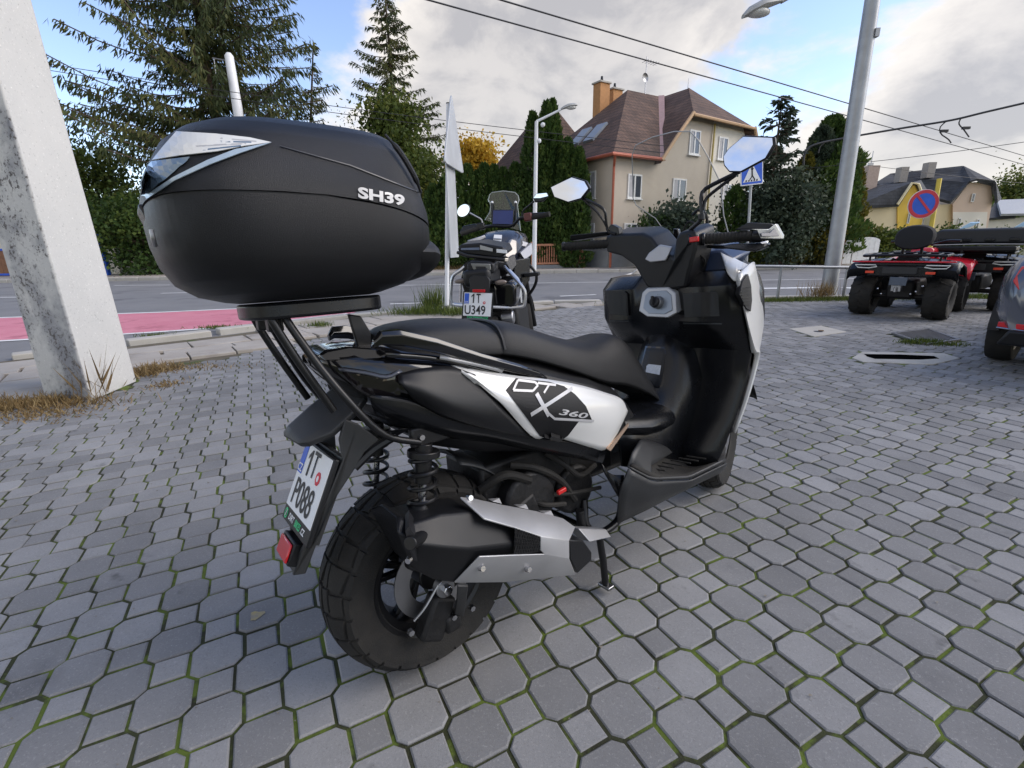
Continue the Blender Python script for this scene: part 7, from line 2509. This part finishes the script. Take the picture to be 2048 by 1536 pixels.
_ma.operation = 'MULTIPLY_ADD'
_ma.inputs[1].default_value = .5
_ma.inputs[2].default_value = .03
_l.new(_pw.outputs[0], _ma.inputs[0])
_l.new(_ma.outputs[0], _mx.inputs[0])
_l.new(_t.outputs[0], _mx.inputs[1])
_l.new(_g.outputs[0], _mx.inputs[2])
_l.new(_mx.outputs[0], _o.inputs['Surface'])

wc_ = Vector((1.27, 0, 1.37))
wnv = Vector((-1, 0, -.36)).normalized()
ws_px = [EYE + (Vector(p) - EYE) * ((wc_ - EYE).dot(wnv) / (Vector(p) - EYE).dot(wnv)) for p in ws_px]
ws = poly_sheet('windscreen', ws_px, GL, SC, .05)
add_mods(ws, solid=.003)
MB().tube(ws_px, .0022, 6).build('windscreen_edge', M('screen_edge', (.34, .34, .34), .2), ws, smooth=True)
MB().tube(smooth_path([(1.3,-0.108,1.204), (1.29,-0.106,1.251), (1.28,-0.082,1.273), (1.28,-0.055,1.258)], 10), .006, 8).build('screen_bracket', BLKMET, ws, smooth=True)
for p in ((1.3,0.104,1.142), (1.3,0.032,1.192), (1.3,-0.152,1.156)):
    MB().prism([Vector(p) + Vector(v) for v in ((0, -.018, -.02), (0, .018, -.02), (0, .012, .028), (0, -.008, .022))], (.02, 0, 0)).build('screen_mount', GLOSS, SC, bevel=.003)
# dash hood below the screen
MB().prism([(1.2,-0.105,1.083), (1.2,-0.136,1.108), (1.22,-0.204,1.111), (1.22,-0.258,1.071), (1.2,-0.217,1.017), (1.2,-0.137,1.014)], (.14, 0, .03)).build('dash_panel', M('dash_blue_black', (.03, .045, .09), .3), SC, bevel=.01)
MB().prism([(1.172,-0.06,1.007), (1.238,-0.11,1.042), (1.26,-0.11,1.025), (1.2,-0.06,0.98)], (.03, 0, .006)).build('dash_trim', SILVER, SC, bevel=.003)

HB = empty('handlebar', (0, 0, 0), 0, SC)
cover_px = [(1.1,0.242,1.208), (1.1,0.209,1.216), (1.09,0.044,1.2), (1.08,0.002,1.181), (1.07,-0.053,1.124), (1.06,-0.109,1.099), (1.07,-0.115,1.164), (1.07,-0.129,1.182), (1.07,-0.169,1.184), (1.07,-0.196,1.169), (1.07,-0.195,1.114), (1.07,-0.17,1.038), (1.08,-0.152,0.983), (1.08,-0.046,0.971), (1.08,0.021,0.989), (1.09,0.087,1.078), (1.1,0.159,1.121), (1.1,0.239,1.144)]
MB().prism(cover_px, (.13, 0, .03)).build('handlebar_cover', MATTE, HB, bevel=.016, seg=3, ang=20)
MB().prism([(1.05,0.007,1.098), (1.055,-0.008,1.121), (1.07,-0.045,1.147), (1.07,-0.098,1.134), (1.055,-0.093,1.11), (1.05,-0.084,1.086), (1.05,-0.018,1.085)], (.012, 0, .002)).build('clamp_badge', SILVER, HB, bevel=.004)
gl0, gl1 = Vector((1.013,0.395,1.185)), Vector((1.118,0.225,1.179))
gr0, gr1 = Vector((1.1,-0.19,1.151)), Vector((1.182,-0.335,1.146))
ge = Vector((1.204,-0.375,1.14))
for a_, b_ in ((gl0, gl1), (gr1, gr0)):
    d = (b_ - a_)
    g = MB().cyl(a_, b_, .0175, .0175, 20)
    for k in range(12):
        t = .06 + k * .07
        g.lathe
        p = a_.lerp(b_, t)
        g.cyl(p, a_.lerp(b_, t + .03), .0188, .0188, 16)
    g.build('grip', RUBBER, HB, bevel=.001)
MB().cyl(gl0 - (gl1 - gl0).normalized() * .012, gl0, .019, .02, 18).build('bar_end', BLKMET, HB, bevel=.003)
MB().cyl(gr1, ge, .019, .021, 18).build('bar_end', BLKMET, HB, bevel=.004)
MB().cyl(gl1, gl1.lerp(gl0, -.25), .021, .024, 18).build('switch_housing', SATIN, HB, bevel=.004)
sw = MB().cyl(gr0, gr0.lerp(gr1, -.22), .023, .026, 18).cyl(gr0.lerp(gr1, .04), gr0.lerp(gr1, .12), .022, .022, 18).build('switch_housing', SATIN, HB, bevel=.004)
MB().box(Vector((1.09,-0.19,1.149)) + Vector((-.022, 0, .002)), (.012, .034, .018)).build('kill_switch', REDP, sw, bevel=.003)
MB().tube(smooth_path([(1.081,-0.19,1.132), (1.107,-0.19,1.126), (1.127,-0.19,1.135)], 6), .003, 6).build('starter_button', CHROME, sw)
MB().tube(smooth_path([(1.113,0.2,1.158), (1.098,0.27,1.157), (1.054,0.33,1.168)], 10), .005, 8).build('brake_lever', STEEL, HB, smooth=True)
MB().box(Vector((1.133,0.19,1.155)), (.05, .05, .03)).build('lever_perch', BLKMET, HB, bevel=.006)
MB().tube(smooth_path([(1.157,-0.19,1.127), (1.169,-0.25,1.118), (1.229,-0.31,1.115), (1.258,-0.34,1.118)], 12), .007, 8).build('brake_lever', BLKMET, HB, smooth=True)
# right hand guard
MB().prism([(1.132,-0.3,1.171), (1.171,-0.33,1.192), (1.219,-0.385,1.181), (1.231,-0.39,1.172), (1.206,-0.38,1.162), (1.173,-0.335,1.171)], (.05, 0, -.004)).build('hand_guard', MATTE, HB, bevel=.003)
MB().prism([(1.064,-0.29,1.122), (1.122,-0.31,1.123), (1.203,-0.38,1.118), (1.182,-0.38,1.105), (1.168,-0.36,1.092), (1.139,-0.34,1.095), (1.075,-0.3,1.109)], (.045, 0, .002)).build('hand_guard', SATIN, HB, bevel=.006)
gw_ = [(1.121,-0.36,1.165), (1.187,-0.39,1.162), (1.214,-0.4,1.179), (1.244,-0.41,1.141), (1.241,-0.41,1.128), (1.165,-0.375,1.133), (1.149,-0.37,1.16)]
MB().prism(gw_, (.03, .005, 0)).build('guard_tip', M('guard_silver', (.48, .49, .47), .35, .3), HB, bevel=.003)
MB().prism([(1.134,-0.39,1.149), (1.165,-0.405,1.148), (1.189,-0.41,1.163), (1.201,-0.42,1.136), (1.131,-0.395,1.138)], (.01, .01, 0)).build('guard_recess', M('guard_lens', (.12, .12, .13), .25), HB, bevel=.001)
MB().prism([(1.14,-0.385,1.121), (1.164,-0.4,1.124), (1.158,-0.4,1.115), (1.144,-0.39,1.114)], (.006, 0, 0)).build('guard_bolt', CHROME, HB, bevel=.001)
MB().prism([(1.011,0.36,1.229), (1.138,0.24,1.232), (1.137,0.24,1.216), (1.02,0.37,1.206)], (.06, .02, 0)).build('hand_guard', MATTE, HB, bevel=.004)
# mirrors
def mirror(pts, stem, n_dir, x):
    c = sum((Vector(p) for p in pts), Vector()) / len(pts)
    nv = Vector(n_dir).normalized()
    pts = [EYE + (Vector(p) - EYE) * ((c - EYE).dot(nv) / (Vector(p) - EYE).dot(nv)) for p in pts]
    c = sum((Vector(p) for p in pts), Vector()) / len(pts)
    big = [c + (Vector(p) - c) * 1.085 for p in pts]
    back = [c + (Vector(p) - c) * .7 + Vector((.035, 0, .0)) for p in pts]
    b = MB()
    nn = len(pts)
    b.loft([big, [Vector(p) + Vector((.012, 0, 0)) for p in big], back], cap=True, closed=True)
    m = b.build('mirror', SATIN, HB, bevel=.004, ang=25)
    MB().prism([Vector(p) + Vector((-.001, 0, 0)) for p in pts], (-.0015, 0, 0)).build('mirror_glass', MIRROR, m)
    for st_, r_ in stem:
        MB().tube(smooth_path(st_, 14), r_, 8).build('mirror_stem', SATIN, m, smooth=True)
    return m


mirror([(1.03,0.479,1.446), (1.035,0.357,1.463), (1.04,0.291,1.435), (1.045,0.275,1.405), (1.035,0.31,1.373), (1.025,0.374,1.369), (1.02,0.45,1.402)],
       [([(1.06,0.339,1.381), (1.07,0.278,1.351), (1.08,0.226,1.314), (1.09,0.225,1.274), (1.1,0.225,1.23), (1.1,0.183,1.213)], .006), ([(1.06,0.325,1.373), (1.08,0.275,1.321), (1.09,0.241,1.276), (1.1,0.229,1.243)], .005)], (-1, -.28, .10), 1.03)
mirror([(1.1,-0.276,1.405), (1.11,-0.288,1.427), (1.13,-0.325,1.457), (1.16,-0.403,1.437), (1.155,-0.408,1.416), (1.13,-0.397,1.377), (1.09,-0.34,1.347), (1.085,-0.306,1.354), (1.09,-0.286,1.377)],
       [([(1.12,-0.322,1.352), (1.11,-0.259,1.334), (1.1,-0.207,1.314), (1.09,-0.202,1.282), (1.09,-0.206,1.228), (1.09,-0.191,1.207), (1.09,-0.16,1.187)], .0075), ([(1.12,-0.308,1.344), (1.11,-0.245,1.308), (1.1,-0.215,1.283), (1.09,-0.21,1.247)], .006)], (-1, -.12, .16), 1.1)
MB().cyl((1.09,-0.204,1.235), (1.09,-0.204,1.215), .012, .012, 12).build('stem_joint', BLKMET, HB, bevel=.002)
MB().prism([(1.1,0.224,1.244), (1.1,0.208,1.256), (1.1,0.171,1.237), (1.1,0.167,1.207), (1.1,0.209,1.212)], (.03, 0, 0)).build('stem_joint', BLKMET, HB, bevel=.003)
# bar cables
for pts in (((1.12,-0.132,1.173), (1.14,-0.15,1.206), (1.16,-0.107,1.221), (1.16,-0.076,1.161)), ((1.14,0.045,1.184), (1.16,0.024,1.191), (1.17,-0.003,1.14)), ((1.1,-0.179,1.107), (1.15,-0.185,1.078), (1.18,-0.148,1.034))):
    MB().tube(smooth_path(pts, 10), .004, 6).build('cable', RUBBER, HB, smooth=True)
